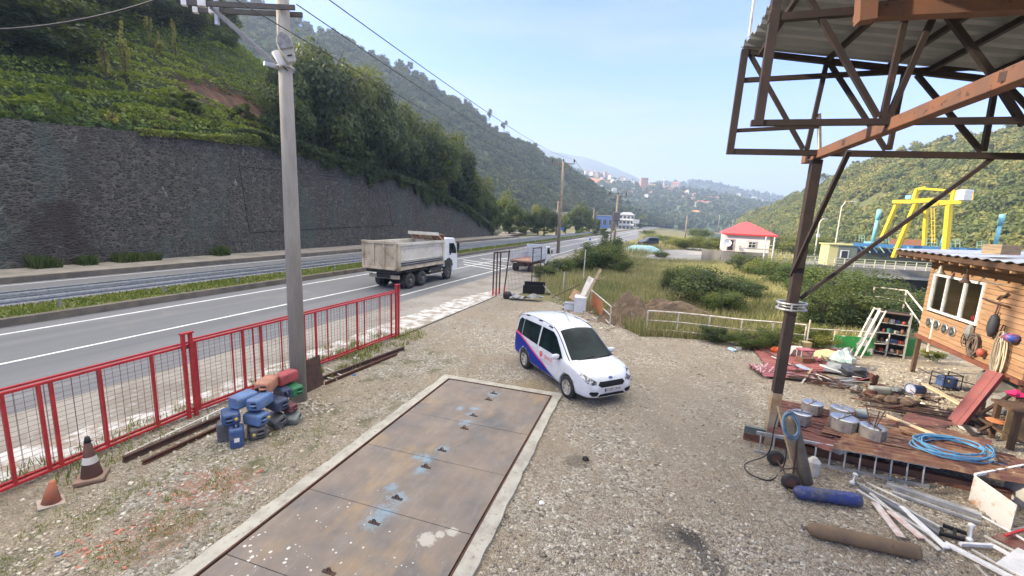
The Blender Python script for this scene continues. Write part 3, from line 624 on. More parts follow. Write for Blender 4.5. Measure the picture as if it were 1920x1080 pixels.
# roadside buildings
p = G(1172, 424.5, 0)
def block(name, label, cat, px0, px1, dist, zb, ytop, depth, wall, roofm, fl, wins, gable=False, rz=0, group=None):
    a = D(px0, 415, dist); c = D(px1, 415, dist); a.z = c.z = zb; m = (a+c)/2; w_ = (c-a).length; h = zat(m, ytop)-zb
    t = thing(name, label, cat, m, math.atan2((c-a).y, (c-a).x)+rz, group); b = MB(); b.b2((-w_/2, 0, -1), (w_/2, depth, h)); b.build('wall', wall, t, local=True)
    b = MB()
    if gable: b.add([(-w_/2-.6, -.6, h), (w_/2+.6, -.6, h), (w_/2+.6, depth+.6, h), (-w_/2-.6, depth+.6, h), (-w_/4, depth/2, h+2), (w_/4, depth/2, h+2)], [(3,2,1,0), (0,1,5,4), (1,2,5), (2,3,4,5), (3,0,4)])
    else: b.b2((-w_/2-.3, -.3, h), (w_/2+.3, depth+.3, h+.4))
    b.build('roof', roofm, t, local=True)
    for f in range(fl):
        for i in range(wins):
            x = -w_/2+w_*(i+.5)/wins; z = h*(f+.55)/fl; ww = w_/wins*.6; hh_ = h/fl*.42; fr = MB().b2((x-ww/2-.08, -.1, z-hh_/2-.08), (x+ww/2+.08, .02, z+hh_/2+.08)).build('window', W_WH, t, local=True)
            MB().b2((x-ww/2, -.16, z-hh_/2), (x+ww/2, -.08, z+hh_/2)).build('pane', GLASSD, fr, local=True)
        if fl > 1: MB().b2((-w_/2-.2, -.9, h*f/fl-.15), (w_/2+.2, .01, h*f/fl+.1)).build('balcony_slab', W_WH, t, local=True)
    return t
block('apartment_building', 'white three storey building with grey hipped roof beside the road', 'building', 1160, 1189, 300, -1, 403, 14, W_WH, R_GR, 3, 4, True)
block('warehouse', 'blue and grey metal shed left of the white roadside building', 'shed', 1118, 1150, 290, -1, 405, 20, M('metal_blue', (.05, .14, .4), .5, c2=(.04, .1, .3)), R_GR, 1, 3)
block('house', 'low pale house half hidden behind the trees by the road', 'house', 1040, 1062, 210, 0, 399, 10, W_GR, R_GR, 2, 3)
b = MB(); m = D(1193, 410, 270); t = thing('billboard', 'white blank billboard on a pole right of the white roadside building', 'billboard', (m.x, m.y, 0)); MB().cyl((0, 0, 0), (0, 0, 5.5), .15).build('post', R_GR, t, local=True); MB().b2((-2, -.1, 4), (2, .1, 6.4)).build('panel', W_WH, t, local=True)
# ---------------------------------------------------------------- trees on and beyond the wall
def ysil(px): return interp(px, [520, 560, 600, 640, 680, 720, 760, 800, 840, 880, 905, 922], [150, 105, 75, 100, 130, 165, 185, 215, 262, 315, 345, 400])
k = 0; names = ['tall', 'leafy', 'dense', 'bushy']
for i, px in enumerate([545, 590, 622, 655, 690, 725, 755, 785, 815, 842, 868, 888, 903, 915]):
    for row in (0, 1):
        tt = 22.4+row*3.2+random.uniform(-.5, .5); pxx = px+row*14
        lo, hi = 0, 110
        for _ in range(40):
            m = (lo+hi)/2
            if proj(RD(m, tt, 8))[0] < pxx: lo = m
            else: hi = m
        z0 = wallz(min(lo, 94))-.5+.2*(tt-21.4); base = RD(lo, tt, z0); top = zat(base, ysil(pxx)-8+(24 if row == 0 else 14)*random.uniform(-.3, 1.2)); h = max(2.2, top-z0)
        tree('tree', f'{names[k % 4]} tree {"on the rim of" if row == 0 else "behind the rim of"} the stone wall, {["first", "second", "third", "fourth", "fifth", "sixth", "seventh", "eighth", "ninth", "tenth", "eleventh", "twelfth", "thirteenth", "fourteenth"][i]} from the concrete pole', base, h, max(2.4, h*.4), LEAF_MID if (i*2+row) % 5 == 1 or (row == 1 and i < 5) else LEAF_DARK, 0, 'trees growing on top of the retaining wall', ctr=.45, cz=h*.54); k += 1  # lighter leaves on some trees imitate sunlit crown tips
# hanging creepers on the wall's rim
V, NR, A = [], [], []
for i in range(26000):
    s = random.uniform(24, 86); top = wallz(s)+.5; dn = max(0, fb(s*.22, 3, 0)*3.4+.6+interp(s, [24, 34, 60, 86], [.1, .6, 1.2, .5])); z = top+.4-random.random()**.8*dn
    if z < .4: continue
    V.append(tuple(RD(s, 20.85+random.uniform(-.45, .5)-(.3 if z > top-.4 else 0), z))); q = -RN+Vector((0, 0, .5)); NR.append(tuple(q.normalized())); A.append(random.random())
V, F = leaf_quads(np.array(V), np.array(NR), .34, .7, .5); tag(fast_mesh('creeper', V, F, LEAF_DARK, np.array(A)), 'dark creepers and undergrowth hanging over the rim of the stone wall', 'creepers', kind='stuff')
V, NR, A = [], [], []
for i in range(9000):
    s = random.uniform(16, 36); V.append(tuple(RD(s, 21.2+random.uniform(-.5, .8), wallz(s)+random.uniform(-.4, .45)*(1 if s > 22 else .6)))); NR.append((0, -.4, .8)); A.append(random.random())
V, F = leaf_quads(np.array(V), np.array(NR), .25, .5, .6); tag(fast_mesh('grass_tufts', V, F, GRASSG, np.array(A)), 'bright grass edging the top of the wall left of the concrete pole', 'grass', kind='stuff')
# trees at the top of the tea slope
for i, (px, py, top, r, lb) in enumerate(((30, 95, -40, 7, 'large dark tree at the far left top of the tea slope'), (95, 45, -60, 6, 'dark tree behind the left end of the tea slope'), (330, 60, -30, 6, 'dark round tree at the top of the tea slope'), (385, 62, -20, 5, 'dark tree at the right top of the tea slope'), (170, 30, -50, 6, 'olive green tree at the middle top of the tea slope'), (250, 40, -60, 5.5, 'olive green tree left of the dark round tree on the tea slope'), (0, 60, -70, 7, 'dark tree cut off by the left edge above the tea slope'), (425, 95, 30, 2.5, 'thin grey green tree at the right shoulder of the tea slope'), (60, 110, 40, 4, 'low dark tree at the left border of the tea slope'))):
    p = onhill(px, py)
    if p is None: p = D(px, py, 75)
    h = max(4, zat(p, top)-p.z); tree('tree', lb, p-Vector((0, 0, .4)), h, r, LEAF_DARK if 'dark' in lb else LEAF_MID, 0, 'trees at the top of the tea slope', cz=h*.5)
for i, (px, py, hh_, lb) in enumerate(((238, 155, 5, 'yellow green sapling in the middle of the tea slope'), (202, 165, 4.2, 'short yellow green sapling left of the tall yellow one'), (283, 95, 3.6, 'yellow vine covered sapling high on the tea slope'), (300, 118, 3, 'yellow green bush near the top of the tea slope'), (330, 112, 4, 'thin yellow sapling right of the vine covered one'), (213, 245, 1.8, 'brownish yellow bush just above the wall'))):
    p = onhill(px, py)
    if p is None: continue
    t = thing('sapling', lb, 'sapling', p, 0, 'saplings on the tea slope'); P_, nn, r = crown_points(420, lumps=9, seed=i); V, F = leaf_quads(P_*np.array([.45, .45, hh_*.5])+np.array([0, 0, hh_*.55]), nn, .22); fast_mesh('crown', V, F, LEAF_YEL, r, t); MB().tube([(0, 0, 0), (.05, 0, hh_*.9)], .05, 5).build('trunk', BARK, t, local=True)
# ferns and broad leaves by the landslip
for i, (px, py, r, hh_, mt, lb) in enumerate(((470, 235, 2.2, 2.6, LEAF_MID, 'bright fern clump under the red soil slip'), (520, 245, 2, 2.4, LEAF_MID, 'fern clump beside the concrete pole on the wall top'), (350, 215, 2.2, 2.4, LEAF_MID, 'pale broad leaved vine clump on the lower tea slope'), (400, 240, 1.2, 1.6, LEAF_LIGHT, 'small light green bush on the wall top'), (310, 235, 1, 1.2, GRASS, 'dry reed clump on the wall top'))):
    p = onhill(px, py)
    if p: tree('shrub', lb, p-Vector((0, 0, .3)), hh_, r, mt, 3, 'shrubs on the wall top')
# roadside trees past the wall
for i, (px, yb, yt, r, mt, lb) in enumerate(((955, 432, 355, 6.5, LEAF_MID, 'large olive green tree just past the end of the stone wall'), (925, 430, 385, 3.5, LEAF_MID, 'small green tree touching the end of the stone wall'), (985, 432, 392, 4, LEAF_MID, 'rounded tree right of the large olive tree by the lane'), (1020, 434, 385, 5, LEAF_DARK, 'dark green tree left of the wooden pole'), (1008, 432, 380, 3.5, LEAF_LIGHT, 'pale yellowish tree behind the dark green one'), (1080, 430, 376, 7, LEAF_DARK, 'big dark tree right of the wooden pole across the road'), (1060, 430, 398, 4, LEAF_MID, 'green tree directly behind the wooden pole'), (1105, 428, 405, 5, LEAF_DARK, 'low dark tree left of the blue shed'))):
    p = G(px, yb+8); p.z = 0; tree('tree', lb, p, zat(p, yt), r*.8, mt, 0, 'trees across the road past the wall', cz=zat(p, yt)*.5)
for i, px in enumerate((958, 978, 1003, 1030, 1092, 1120, 1135)):
    p = G(px, 441); tree('shrub', f'low shrub on the far verge, {["first","second","third","fourth","fifth","sixth","seventh"][i]} past the wall end', p, 2.6, 2.8, LEAF_MID, 3, 'shrubs on the far verge')
for i, (px, yb, yt, r) in enumerate(((1118, 442, 412, 2), (1133, 452, 425, 1.5), (1148, 436, 420, 2), (1186, 428, 416, 3), (1200, 430, 418, 3), (1160, 427, 414, 3.5))):
    p = G(px, yb); tree('conifer', f'small dark conifer by the road, {["first","second","third","fourth","fifth","sixth"][i]} left of the palm' if i else 'slim dark conifer left of the transformer pole', p, zat(p, yt), r*.8, LEAF_DARK, 3, 'small conifers by the road')
# palm
p = G(1203, 428); t = thing('palm_tree', 'palm tree with yellow green fronds beside the far road', 'palm tree', p); h = zat(p, 405); MB().tube([(0, 0, 0), (.1, 0, h*.5), (0, 0, h)], [.45, .35, .3], 8).build('trunk', BARK, t, local=True)
b = MB()
for k in range(34):
    a = k*2.4; e = random.uniform(-.3, 1.2); pts = [Vector((math.cos(a)*r_*math.cos(e)*1, math.sin(a)*r_*math.cos(e), h+r_*math.sin(e)-r_*r_*.13)) for r_ in (0, 1, 2, 3, 3.8)]
    sd = Vector((-math.sin(a), math.cos(a), 0))
    for i in range(4):
        w0, w1 = (.12, .45, .5, .4, .05)[i], (.12, .45, .5, .4, .05)[i+1]; b.add([pts[i]-sd*w0, pts[i]+sd*w0, pts[i+1]+sd*w1, pts[i+1]-sd*w1], [(0, 1, 2, 3)])
b.build('crown', LEAF_YEL, t, local=True)
# bushes in the meadow and along the road
BS = [(1330, 578, 492, 2.5, LEAF_DARK, 4, 'large dark green bush in the middle of the meadow'), (1278, 548, 487, 1.9, LEAF_DARK, 4, 'dark green bush touching the left of the large meadow bush'), (1352, 592, 535, 1.5, LEAF_MID, 4, 'low green bush at the foot of the large meadow bush'),
 (1120, 508, 446, 2.8, LEAF_MID, 4, 'broad green bush right of the parked flatbed truck'), (1088, 508, 470, 2.2, LEAF_MID, 4, 'low green bush at the right foot of the wooden pole'), (1050, 512, 478, 1.7, LEAF_MID, 4, 'weedy bush at the left foot of the wooden pole'), (1155, 512, 470, 2.0, LEAF_MID, 4, 'green bush at the right end of the broad roadside bush'), (1020, 520, 492, 1.3, LEAF_MID, 4, 'low weedy bush in front of the flatbed truck'), (1138, 500, 432, 1.8, LEAF_DARK, 4, 'narrow dark bush behind the broad roadside bush'),
 (1400, 512, 470, 2.3, LEAF_DARK, 4, 'dark bush in front of the guard house'), (1440, 520, 478, 2.8, LEAF_LIGHT, 4, 'yellow green bush right of the dark bush by the guard house'), (1480, 540, 480, 3, LEAF_MID, 4, 'bright green bush left of the steel post'), (1420, 508, 484, 2, LEAF_LIGHT, 4, 'sunlit yellow bush behind the yellow green one'),
 (1556, 585, 482, 2.8, LEAF_MID, 4, 'large green bush just right of the steel post'), (1612, 622, 508, 2.7, LEAF_DARK, 4, 'huge dark leafy bush behind the leaning ladder'), (1536, 622, 525, 1.7, LEAF_DARK, 4, 'dark bush behind the steel post'), (1672, 612, 530, 2.0, LEAF_DARK, 4, 'dark leafy bush behind the metal shelf'), (1648, 585, 515, 2.2, LEAF_DARK, 4, 'dark bush at the river side behind the huge bush'), (1520, 650, 600, 1.2, LEAF_LIGHT, 4, 'light green weeds by the white railing behind the steel post'), (1400, 652, 612, .9, LEAF_MID, 4, 'weeds growing through the middle of the white pipe railing'), (1450, 652, 606, 1.0, LEAF_MID, 4, 'weeds at the right end of the white pipe railing'), (1340, 640, 606, .8, LEAF_DARK, 4, 'dark weeds behind the third post of the white pipe railing'), (1395, 560, 515, 1.6, LEAF_MID, 4, 'bush between the large meadow bush and the steel post'),
 (1250, 455, 440, 3.6, LEAF_MID, 4, 'green bush behind the parked black van'), (1222, 452, 436, 3, LEAF_LIGHT, 4, 'yellowish bush above the parked black van'), (1290, 468, 440, 4.5, LEAF_LIGHT, 4, 'yellow green bush left of the guard house'), (1330, 470, 438, 4, LEAF_LIGHT, 4, 'light green bush touching the guard house wall'), (1265, 462, 444, 4, LEAF_LIGHT, 4, 'light green bush right of the black van'), (1240, 482, 468, 1.5, LEAF_MID, 4, 'small bush at the corner of the concrete lot'), (1310, 448, 425, 5, LEAF_MID, 4, 'green tree top behind the yellow green bushes'),
 (1480, 478, 440, 5, LEAF_LIGHT, 4, 'green bushes behind the railing right of the guard house'), (1540, 474, 440, 5, LEAF_LIGHT, 4, 'green bush behind the white lamp post'), (1510, 474, 436, 5, LEAF_MID, 4, 'green tree behind the steel post across the river'), (1215, 440, 430, 4, LEAF_MID, 4, 'round bush on the verge where the road bends')]
for (px, yb, yt, r, mt, kd, lb) in BS:
    p = G(px, yb); h = zat(p, yt); tree('bush', lb, p, max(.8, h), r, mt, kd, 'bushes around the meadow', cz=max(.5, h*.56), trunk_r=.05)
# grass: meadow blades
V, NR, A = [], [], []
mead = [G(1000, 530), G(1130, 480), G(1230, 488), G(1340, 492), Vector((34, 60, 0)), Vector((26, 40, 0)), Vector((20.5, 27, 0)), Vector((17.5, 18.2, 0)), G(1500, 658), G(1205, 634), G(1150, 606), G(1060, 565)]
def inb(p, poly): return inpoly(p[0], p[1], poly)
def blades(name, label, cat, n, sampler, h0, h1, mat, wd=.03):
    P0, P1, W_, A = [], [], [], []
    for _ in range(n):
        p = sampler()
        if p is None: continue
        h = random.uniform(h0, h1)*(1+.5*fb(p[0]*.3, p[1]*.3, 1)); a = random.random()*6.28; ln = random.uniform(.05, .5)*h
        P0.append((p[0], p[1], p[2])); P1.append((p[0]+math.cos(a)*ln, p[1]+math.sin(a)*ln, p[2]+h)); b_ = random.random()*6.28; W_.append((math.cos(b_)*wd, math.sin(b_)*wd, 0)); A.append(random.random())
    P0, P1, W_ = map(np.array, (P0, P1, W_)); V = np.stack([P0-W_, P0+W_, P1+W_*.25, P1-W_*.25], 1).reshape(-1, 3)
    return tag(fast_mesh(name, V, np.arange(len(V)).reshape(-1, 4), mat, np.array(A)), label, cat, kind='stuff')
def ms():
    y = 18+random.random()**1.5*44; x = random.uniform(-1, 35)
    return (x, y, 0) if inb((x, y), mead) else None
blades('meadow_grass', 'tall dry yellow green grass filling the meadow behind the yard', 'grass', 170000, ms, .15, .55, GRASS, .018)
def ms2():
    s = random.uniform(-25, 140); tt = random.uniform(5.35, 7.7); q = RD(s, tt, .25); return (q.x, q.y, .25)
blades('median_grass', 'short green grass along the road median', 'grass', 45000, ms2, .05, .16, GRASSG, .035)
def ms3():
    k = random.random(); s = random.uniform(-5, 9); q = RD(s, random.uniform(-8.7, -7.3)) if k < .35 else G(random.uniform(590, 800), random.uniform(625, 720))
    s_, t_ = ST(q)
    if k > .35 and not (-9.2 < t_ < -6.8): return None
    return (q.x, q.y, 0) if fb(q.x*1.2, q.y*1.2, 4) > -.05 else None
blades('weeds', 'green weeds along the foot of the red fence', 'weeds', 9000, ms3, .04, .22, GRASSG, .01)
gcs = [(g, r) for g, r in zip(gb, (1.6, 1.3, 1.0, 2.6, 1.2, 1.1))]
def ms4():
    g, r = random.choice(gcs); a = random.random()*6.28; rr = r*1.3*random.random()**.5; x, y = g.x+math.cos(a)*rr, g.y+math.sin(a)*rr
    if inpoly(x, y, DKp) or fb(x*1.8, y*1.8, 6) < .05: return None
    return (x, y, 0)
blades('turf_patches', 'thin turf patches in the gravel left of the steel deck', 'grass', 15000, ms4, .012, .045, GRASSG, .006)
def ms5():
    s = random.uniform(-25, 25); q = RD(s, random.uniform(19.4, 20.7), .3)
    return (q.x, q.y, .3) if fb(s*.25, 8, 4) > .12 else None
blades('wall_weeds', 'green weeds along the foot of the stone wall', 'weeds', 30000, ms5, .2, .8, LEAF_MID, .05)
def ms6():
    x = random.uniform(5, 60); y = random.uniform(60, 150); s, tt = ST((x, y, 0))
    return (x, y, 0) if tt < redge(s)-1 and x < bankx(y) and not inb((x, y), [G(1180, 490), G(1235, 468), G(1320, 463), G(1345, 490)]) and not inb((x,y),[Vector((28,60,0)),Vector((40,60,0)),Vector((40,72,0)),Vector((28,70,0))]) else None
blades('verge_grass', 'rough dry grass between the road and the guard house', 'grass', 30000, ms6, .3, .8, GRASS, .06)
# ================================================================ yard, left side
def alongx(p0, d, px):
    lo, hi = -60, 60; f = lambda k: proj(p0+d*k)[0]; best = None
    ks = [i*.02 for i in range(-1500, 1500)]
    return min(ks, key=lambda k: abs(f(k)-px) if (p0+d*k).dot(FW) > .5 else 1e9)
STEEL = M('steel_galvanised', (.45, .46, .47), .45, .6, c2=(.33, .34, .35), ns=8); RUST = M('rust_brown', (.11, .045, .028), .85, .2, c2=(.07, .035, .025), ns=5, c3=(.2, .08, .04), ns3=14, bump=.3)
RUSTD = M('rust_dark', (.05, .03, .025), .85, c2=(.09, .045, .03), ns=6, bump=.3); BLACK = M('black_rubber', (.02, .02, .021), .75); BLACKP = M('black_plastic', (.012, .012, .013), .55, spec=.25)
WIRE = M('cable_black', (.02, .02, .02), .6); REDP = M('red_paint', (.42, .025, .03), .45, c2=(.32, .02, .025), ns=4, c3=(.2, .06, .04), ns3=18, lo3=.66, hi3=.72, bump=.1)
CHROME = M('chrome', (.7, .7, .7), .25, .9); WHITE = M('white_paint', (.72, .72, .7), .5, c2=(.6, .6, .57)); DWHITE = M('dirty_white', (.55, .53, .48), .7, c2=(.4, .37, .32), ns=3, c3=(.3, .17, .09), ns3=8, lo3=.64, hi3=.7)
WOOD = M('weathered_wood', (.3, .22, .14), .85, c2=(.2, .15, .1), ns=3, stretch=(1, 1, 8)); PLANK = M('fresh_plank', (.6, .46, .28), .8, c2=(.5, .37, .22), ns=4, c3=(.35, .24, .14), ns3=16)
POLEM = M('pole_concrete', (.31, .29, .255), .85, c2=(.245, .23, .205), ns=1.6, c3=(.24, .225, .2), ns3=7, lo3=.55, hi3=.75, bump=.25, bs=60, stretch=(3, 3, .6))
# ---- concrete pole
PB = G(561, 750); t = thing('utility_pole', 'thick round concrete utility pole standing beside the heap of jerrycans', 'utility pole', PB)
MB().tube([PB-Vector((0, 0, .4)), PB+Vector((.0, 0, 5)), PB+Vector((.0, 0, 12.5))], [.195, .165, .11], 28).build('shaft', POLEM, t, smooth=True)
za = zat(PB, 20); XA = RN.copy()
def polep(z): return Vector((PB.x, PB.y, z))
_e = G(352, 12, za)-polep(za); k = _e.length; XA = _e.normalized(); off = Vector((-XA.y, XA.x, 0))*.17
b = MB()
for s_ in (-1, 1): b.beam(polep(za)+off*s_-XA*.35, polep(za)+off*s_+XA*k, .045, .1)
b.build('crossarm', M('crossarm_steel', (.07, .065, .06), .7, .1, c2=(.05, .045, .042)), t)
for f in (1.0, .83, .8):
    for s_ in (-1, 1): MB().box(polep(za)+off*s_+XA*(k*f-.05), (.1, .1, .12), _b).build('insulator', WHITE, t)
zb_ = zat(PB, 128)
for s_ in (-1, 1): MB().beam(polep(zb_)+off*s_*.5+XA*.12, polep(za-.05)+off*s_*.7+XA*k*.72, .05, .07).build('brace', M('brace_steel', (.2, .2, .19), .5, .3), t)
MB().box(polep(zb_)+XA*.1-RU*.05, (.62, .1, .08), _b+.5).build('bracket', STEEL, t)
b = MB(); b.tube([polep(zb_)+Vector((math.cos(a)*.19, math.sin(a)*.19, 0)) for a in [i*.393 for i in range(16)]], .02, 6, True); b.build('clamp', STEEL, t)
q = polep(za)+XA*k*.7; MB().beam(q-Vector((0, 0, .35)), q+Vector((0, 0, 2.2)), .07, .07).build('riser', STEEL, t)
# street lamp head strapped to the pole, glass side towards the yard
nrm = (Vector((0, 0, CAMZ))-PB); nrm.z = 0; nrm.normalize(); sdw = Vector((-nrm.y, nrm.x, 0))
a = onplane(548, 116, PB+nrm*.3, nrm); c = onplane(526, 60, PB+nrm*.36, nrm); ax = (c-a); Ln = ax.length; ax.normalize(); lat = ax.cross(nrm).normalized()
lt = thing('street_lamp', 'grey street lamp head with oval glass strapped to the concrete pole', 'lamp', a)
def plate(pts, th): return MB().prism([a+ax*u*Ln+lat*v for u, v in pts], -nrm*th)
outl = [(0, -.09), (.3, -.12), (.5, -.155), (.7, -.16), (.85, -.13), (.96, -.07), (1, 0), (.96, .07), (.85, .13), (.7, .16), (.5, .155), (.3, .12), (0, .09)]
plate(outl, .12).build('housing', M('lamp_grey', (.42, .41, .37), .6), lt, bevel=.015)
a += nrm*.004; plate([(.45, -.14)]+[(u, v*.9) for u, v in outl[3:10]]+[(.45, .14)], -.03).build('glass', M('lamp_glass', (.2, .2, .19), .15, c2=(.33, .33, .32), ns=7), lt, bevel=.01)
plate([(.2, -.05), (.24, -.05), (.24, .05), (.2, .05)], -.012).build('badge', BLACKP, lt)
c1, c2v = onplane(516, 97, PB+nrm*.12-sdw*0, nrm), onplane(531, 124, PB+nrm*.16, nrm)
ct = thing('camera', 'white bullet security camera beside the lamp on the concrete pole', 'camera', c2v); MB().cyl(c1, c2v, .085, .075, 18).build('body', WHITE, ct, smooth=True, bevel=.01); MB().tube([c2v, c2v+sdw*.08+Vector((0, 0, -.08)), polep(zb_)], .012, 6).build('cable', WIRE, ct)
# ---- wooden and transformer poles
WPO = M('pole_wood', (.27, .21, .15), .9, c2=(.2, .16, .12), ns=2); PORC = M('insulator_dark', (.04, .03, .03), .3)
def linepole(name, label, px, py, ptop, mat, r, arm=1.5, n=3):
    p = G(px, py); h = zat(p, ptop); t = thing(name, label, 'utility pole', p); top = p+Vector((0, 0, h))
    MB().tube([p-Vector((0, 0, .3)), top], [r, r*.62], 12).build('shaft', mat, t, smooth=True); ends = []
    if arm:
        MB().beam(top-Vector((arm, 0, .25)), top+Vector((arm, 0, -.25)), .12, .14).build('crossarm', mat, t)
        for i in range(n):
            q = top+Vector((-arm+2*arm*i/(n-1), 0, -.18)); MB().lathe([(.05, 0), (.05, .15), (.14, .2), (.09, .28), (.15, .34), (.08, .42), (.11, .5), (.03, .55)], q, 10).build('insulator', PORC, t); ends.append(q+Vector((0, 0, .55)))
    return t, top, ends
t1, top1, e1 = linepole('utility_pole', 'tall wooden utility pole with three dark insulators behind the parked flatbed truck', 1046, 475, 303, WPO, .24)
t2, top2, e2 = linepole('utility_pole', 'transformer pole in the grass beyond the broad roadside bush', 1150, 472, 365, WPO, .2, 1.3)
MB().box(top2-Vector((0, 0, 3.4)), (1, .9, 1.3)).build('transformer', M('transformer_grey', (.12, .12, .12), .6), t2, bevel=.05)
p = G(1143, 474); MB().cyl(p, (p.x, p.y, zat(p, 400)), .13, .1, 8).build('support_pole', WPO, t2)
for px in (1138, 1166): p = G(px, 490); MB().cyl(p, top2-Vector((0, 0, 5)), .05, .04, 6).build('stay', WPO, t2)
linepole('utility_pole', 'short wooden pole with a crossbar just left of the tall wooden pole', 1043, 441, 377, WPO, .3, 2.6, 2)
linepole('utility_pole', 'slim pole without a crossarm standing in the bushes above the black van', 1283, 456, 404, WPO, .22, 0)
linepole('utility_pole', 'thin dark pole across the road right of the big dark tree', 1111, 433, 392, WPO, .3, 0)
for i, (px, yb, yt) in enumerate(((1287, 420, 404), (1346, 425, 403), (1372, 426, 411))): linepole('utility_pole', ['tiny pole on the slope left of the orange house', 'tiny pole in the fields above the guard house roof', 'tiny pole right above the guard house roof ridge'][i], px, yb+7, yt, W_GR, .25, 0)
def wire(a, b_, sag, label, r=.012, n=24): 
    r *= .6
    pts = [a.lerp(b_, i/n)-Vector((0, 0, sag*4*(i/n)*(1-i/n))) for i in range(n+1)]; o = MB().tube(pts, r, 5).build('power_line', WIRE); return tag(o, label, 'cable', 'overhead power lines')
wire(D(556, 8, 9.6), e1[0], .7, 'middle overhead wire running from the concrete pole to the wooden pole', .018)
wire(D(590, -20, 9), e1[2], .6, 'upper overhead wire crossing open sky to the wooden pole', .018)
wire(D(440, -2, 10), e1[1]-Vector((0, 0, .8)), 1.0, 'lowest overhead wire passing behind the concrete pole over the trees', .018)
wire(e1[0], e2[0], 1.6, 'left wire sagging between the wooden pole and the transformer pole', .03); wire(e1[2], e2[2], 1.6, 'right wire sagging between the wooden pole and the transformer pole', .03)
wire(D(-60, 56, 14), D(420, -50, 10), .25, 'thick black service cable crossing the top left corner', .03)
wire(D(0, 190, 30), D(95, 235, 34), .0, 'thin grey guy wire in front of the tea slope at the left edge', .012)
# ---- red fence
def fbase(px, line):
    p0, p1 = line; return p0+(p1-p0).normalized()*alongx(p0, (p1-p0).normalized(), px)
Fa, Fb, Fc = G(15, 925), G(370, 776), G(744, 632); d1 = (Fb-Fa).normalized(); Fa0 = Fa-d1*2.4
def fence(label, p0, p1, h0, h1, thick, thin, post_h):
    t = thing('steel_fence', label, 'fence', p0); d = (p1-p0).normalized(); LL = (p1-p0).length; nrm_ = Vector((-d.y, d.x, 0)); hh = lambda p: lerp(h0, h1, (p-p0).length/LL)
    zb = .1
    MB().beam(p0+Vector((0, 0, h0)), p1+Vector((0, 0, h1)), .06, .05).build('top_rail', REDP, t, bevel=.006)
    MB().beam(p0+nrm_*.12+Vector((0, 0, h0+.03)), p1+nrm_*.12+Vector((0, 0, h1+.03)), .05, .04).build('top_rail', REDP, t, bevel=.006)
    MB().beam(p0+Vector((0, 0, zb)), p1+Vector((0, 0, zb)), .06, .05).build('bottom_rail', REDP, t, bevel=.006)
    MB().beam(p0+nrm_*.12+Vector((0, 0, zb+.02)), p1+nrm_*.12+Vector((0, 0, zb+.02)), .05, .05).build('bottom_rail', REDP, t, bevel=.006)
    for lst, wd in ((thick, .058), (thin, .03)):
        for px in lst:
            q = fbase(px, (p0, p1)); MB().beam(q+Vector((0, 0, zb)), q+Vector((0, 0, hh(q)-.025)), wd, wd*.8, up=d).build('picket' if wd < .05 else 'post', REDP, t)
    b = MB(); nv = int(LL/.125); o = nrm_*.045
    for i in range(nv+1):
        q = p0+d*(LL*i/nv)+o; b.beam(q+Vector((0, 0, zb)), q+Vector((0, 0, hh(q))), .0045, .0045, up=d)
        if i % 3 == 0: q = q+nrm_*.05+d*.03; b.beam(q+Vector((0, 0, zb)), q+Vector((0, 0, hh(q))), .0045, .0045, up=d)
    for k in range(1, 18):
        f = k/18; b.beam(p0+o+Vector((0, 0, lerp(zb, h0, f))), p1+o+Vector((0, 0, lerp(zb, h1, f))), .0045, .0045)
    b.build('wire_mesh', M('red_wire', (.16, .04, .04), .6), t)
    return t
f1 = fence('left red steel fence panel with wire mesh, reaching the picture edge', Fa0, Fb, zat(Fa0, 742) if 0 else 1.72, 1.7, [32, 97, 118, 205, 298], [], 2)
f2 = fence('right red steel fence panel with wire mesh, behind the jerrycans', Fb+d1*.03, Fc, 1.75, 1.82, [375, 461, 494, 594, 671, 734], [442, 480, 531, 575, 616, 651, 684, 713], 2)
def gpost(label, p, h, d):
    t = thing('gate_post', label, 'post', p)
    for s_ in (0, .16): MB().beam(p+d*s_, p+d*s_+Vector((0, 0, h)), .07, .07, up=d).build('post', REDP, t, bevel=.008)
    MB().beam(p-d*.05+Vector((0, 0, h+.02)), p+d*.22+Vector((0, 0, h+.02)), .1, .035).build('cap', REDP, t); MB().beam(p+Vector((0, 0, h-.32))-d*.05, p+d*.22+Vector((0, 0, h-.32)), .02, .04).build('latch', RUSTD, t)
d2 = (Fc-Fb).normalized(); nf = Vector((d1.y, -d1.x, 0))
gpost('twin red post with a flat cap between the two red fence panels', Fb-d1*.22+nf*.06, zat(Fb, 623), d1); gpost('twin red post with a flat cap at the far end of the red fence', Fc-d2*.05, zat(Fc, 535), d2)
# ---- cones
CONEO = M('cone_orange', (.42, .13, .07), .7, c2=(.3, .12, .08), ns=5, c3=(.2, .15, .12), ns3=12); CONED = M('cone_dark', (.13, .075, .06), .75, c2=(.2, .1, .075), ns=4); CONEB = M('cone_base', (.3, .18, .13), .8, c2=(.22, .16, .12), ns=6)
p = G(173, 897); t = thing('traffic_cone', 'tall dirty traffic cone with a white band and stacked square bases', 'traffic cone', p); h = zat(p, 820)
MB().lathe([(.15, .06), (.035, h-.04), (.028, h), (.02, h)], p, 24).build('cone', CONED, t, smooth=True); MB().lathe([(lerp(.15, .035, (z_-.06)/(h-.1))+.004, z_) for z_ in (h*.4, h*.56)], p, 24, cap=False).build('band', DWHITE, t, smooth=True)
MB().lathe([(.052, h-.09), (.04, h-.035), (.033, h+.008), (.0, h+.01)], p, 16).build('tip', BLACK, t, smooth=True)
MB().box(p+Vector((0, 0, .045)), (.4, .4, .05), .5).build('base', CONEB, t, bevel=.015); MB().box(p+Vector((.02, -.03, .015)), (.4, .4, .04), .62).build('base', RUSTD, t, bevel=.012)
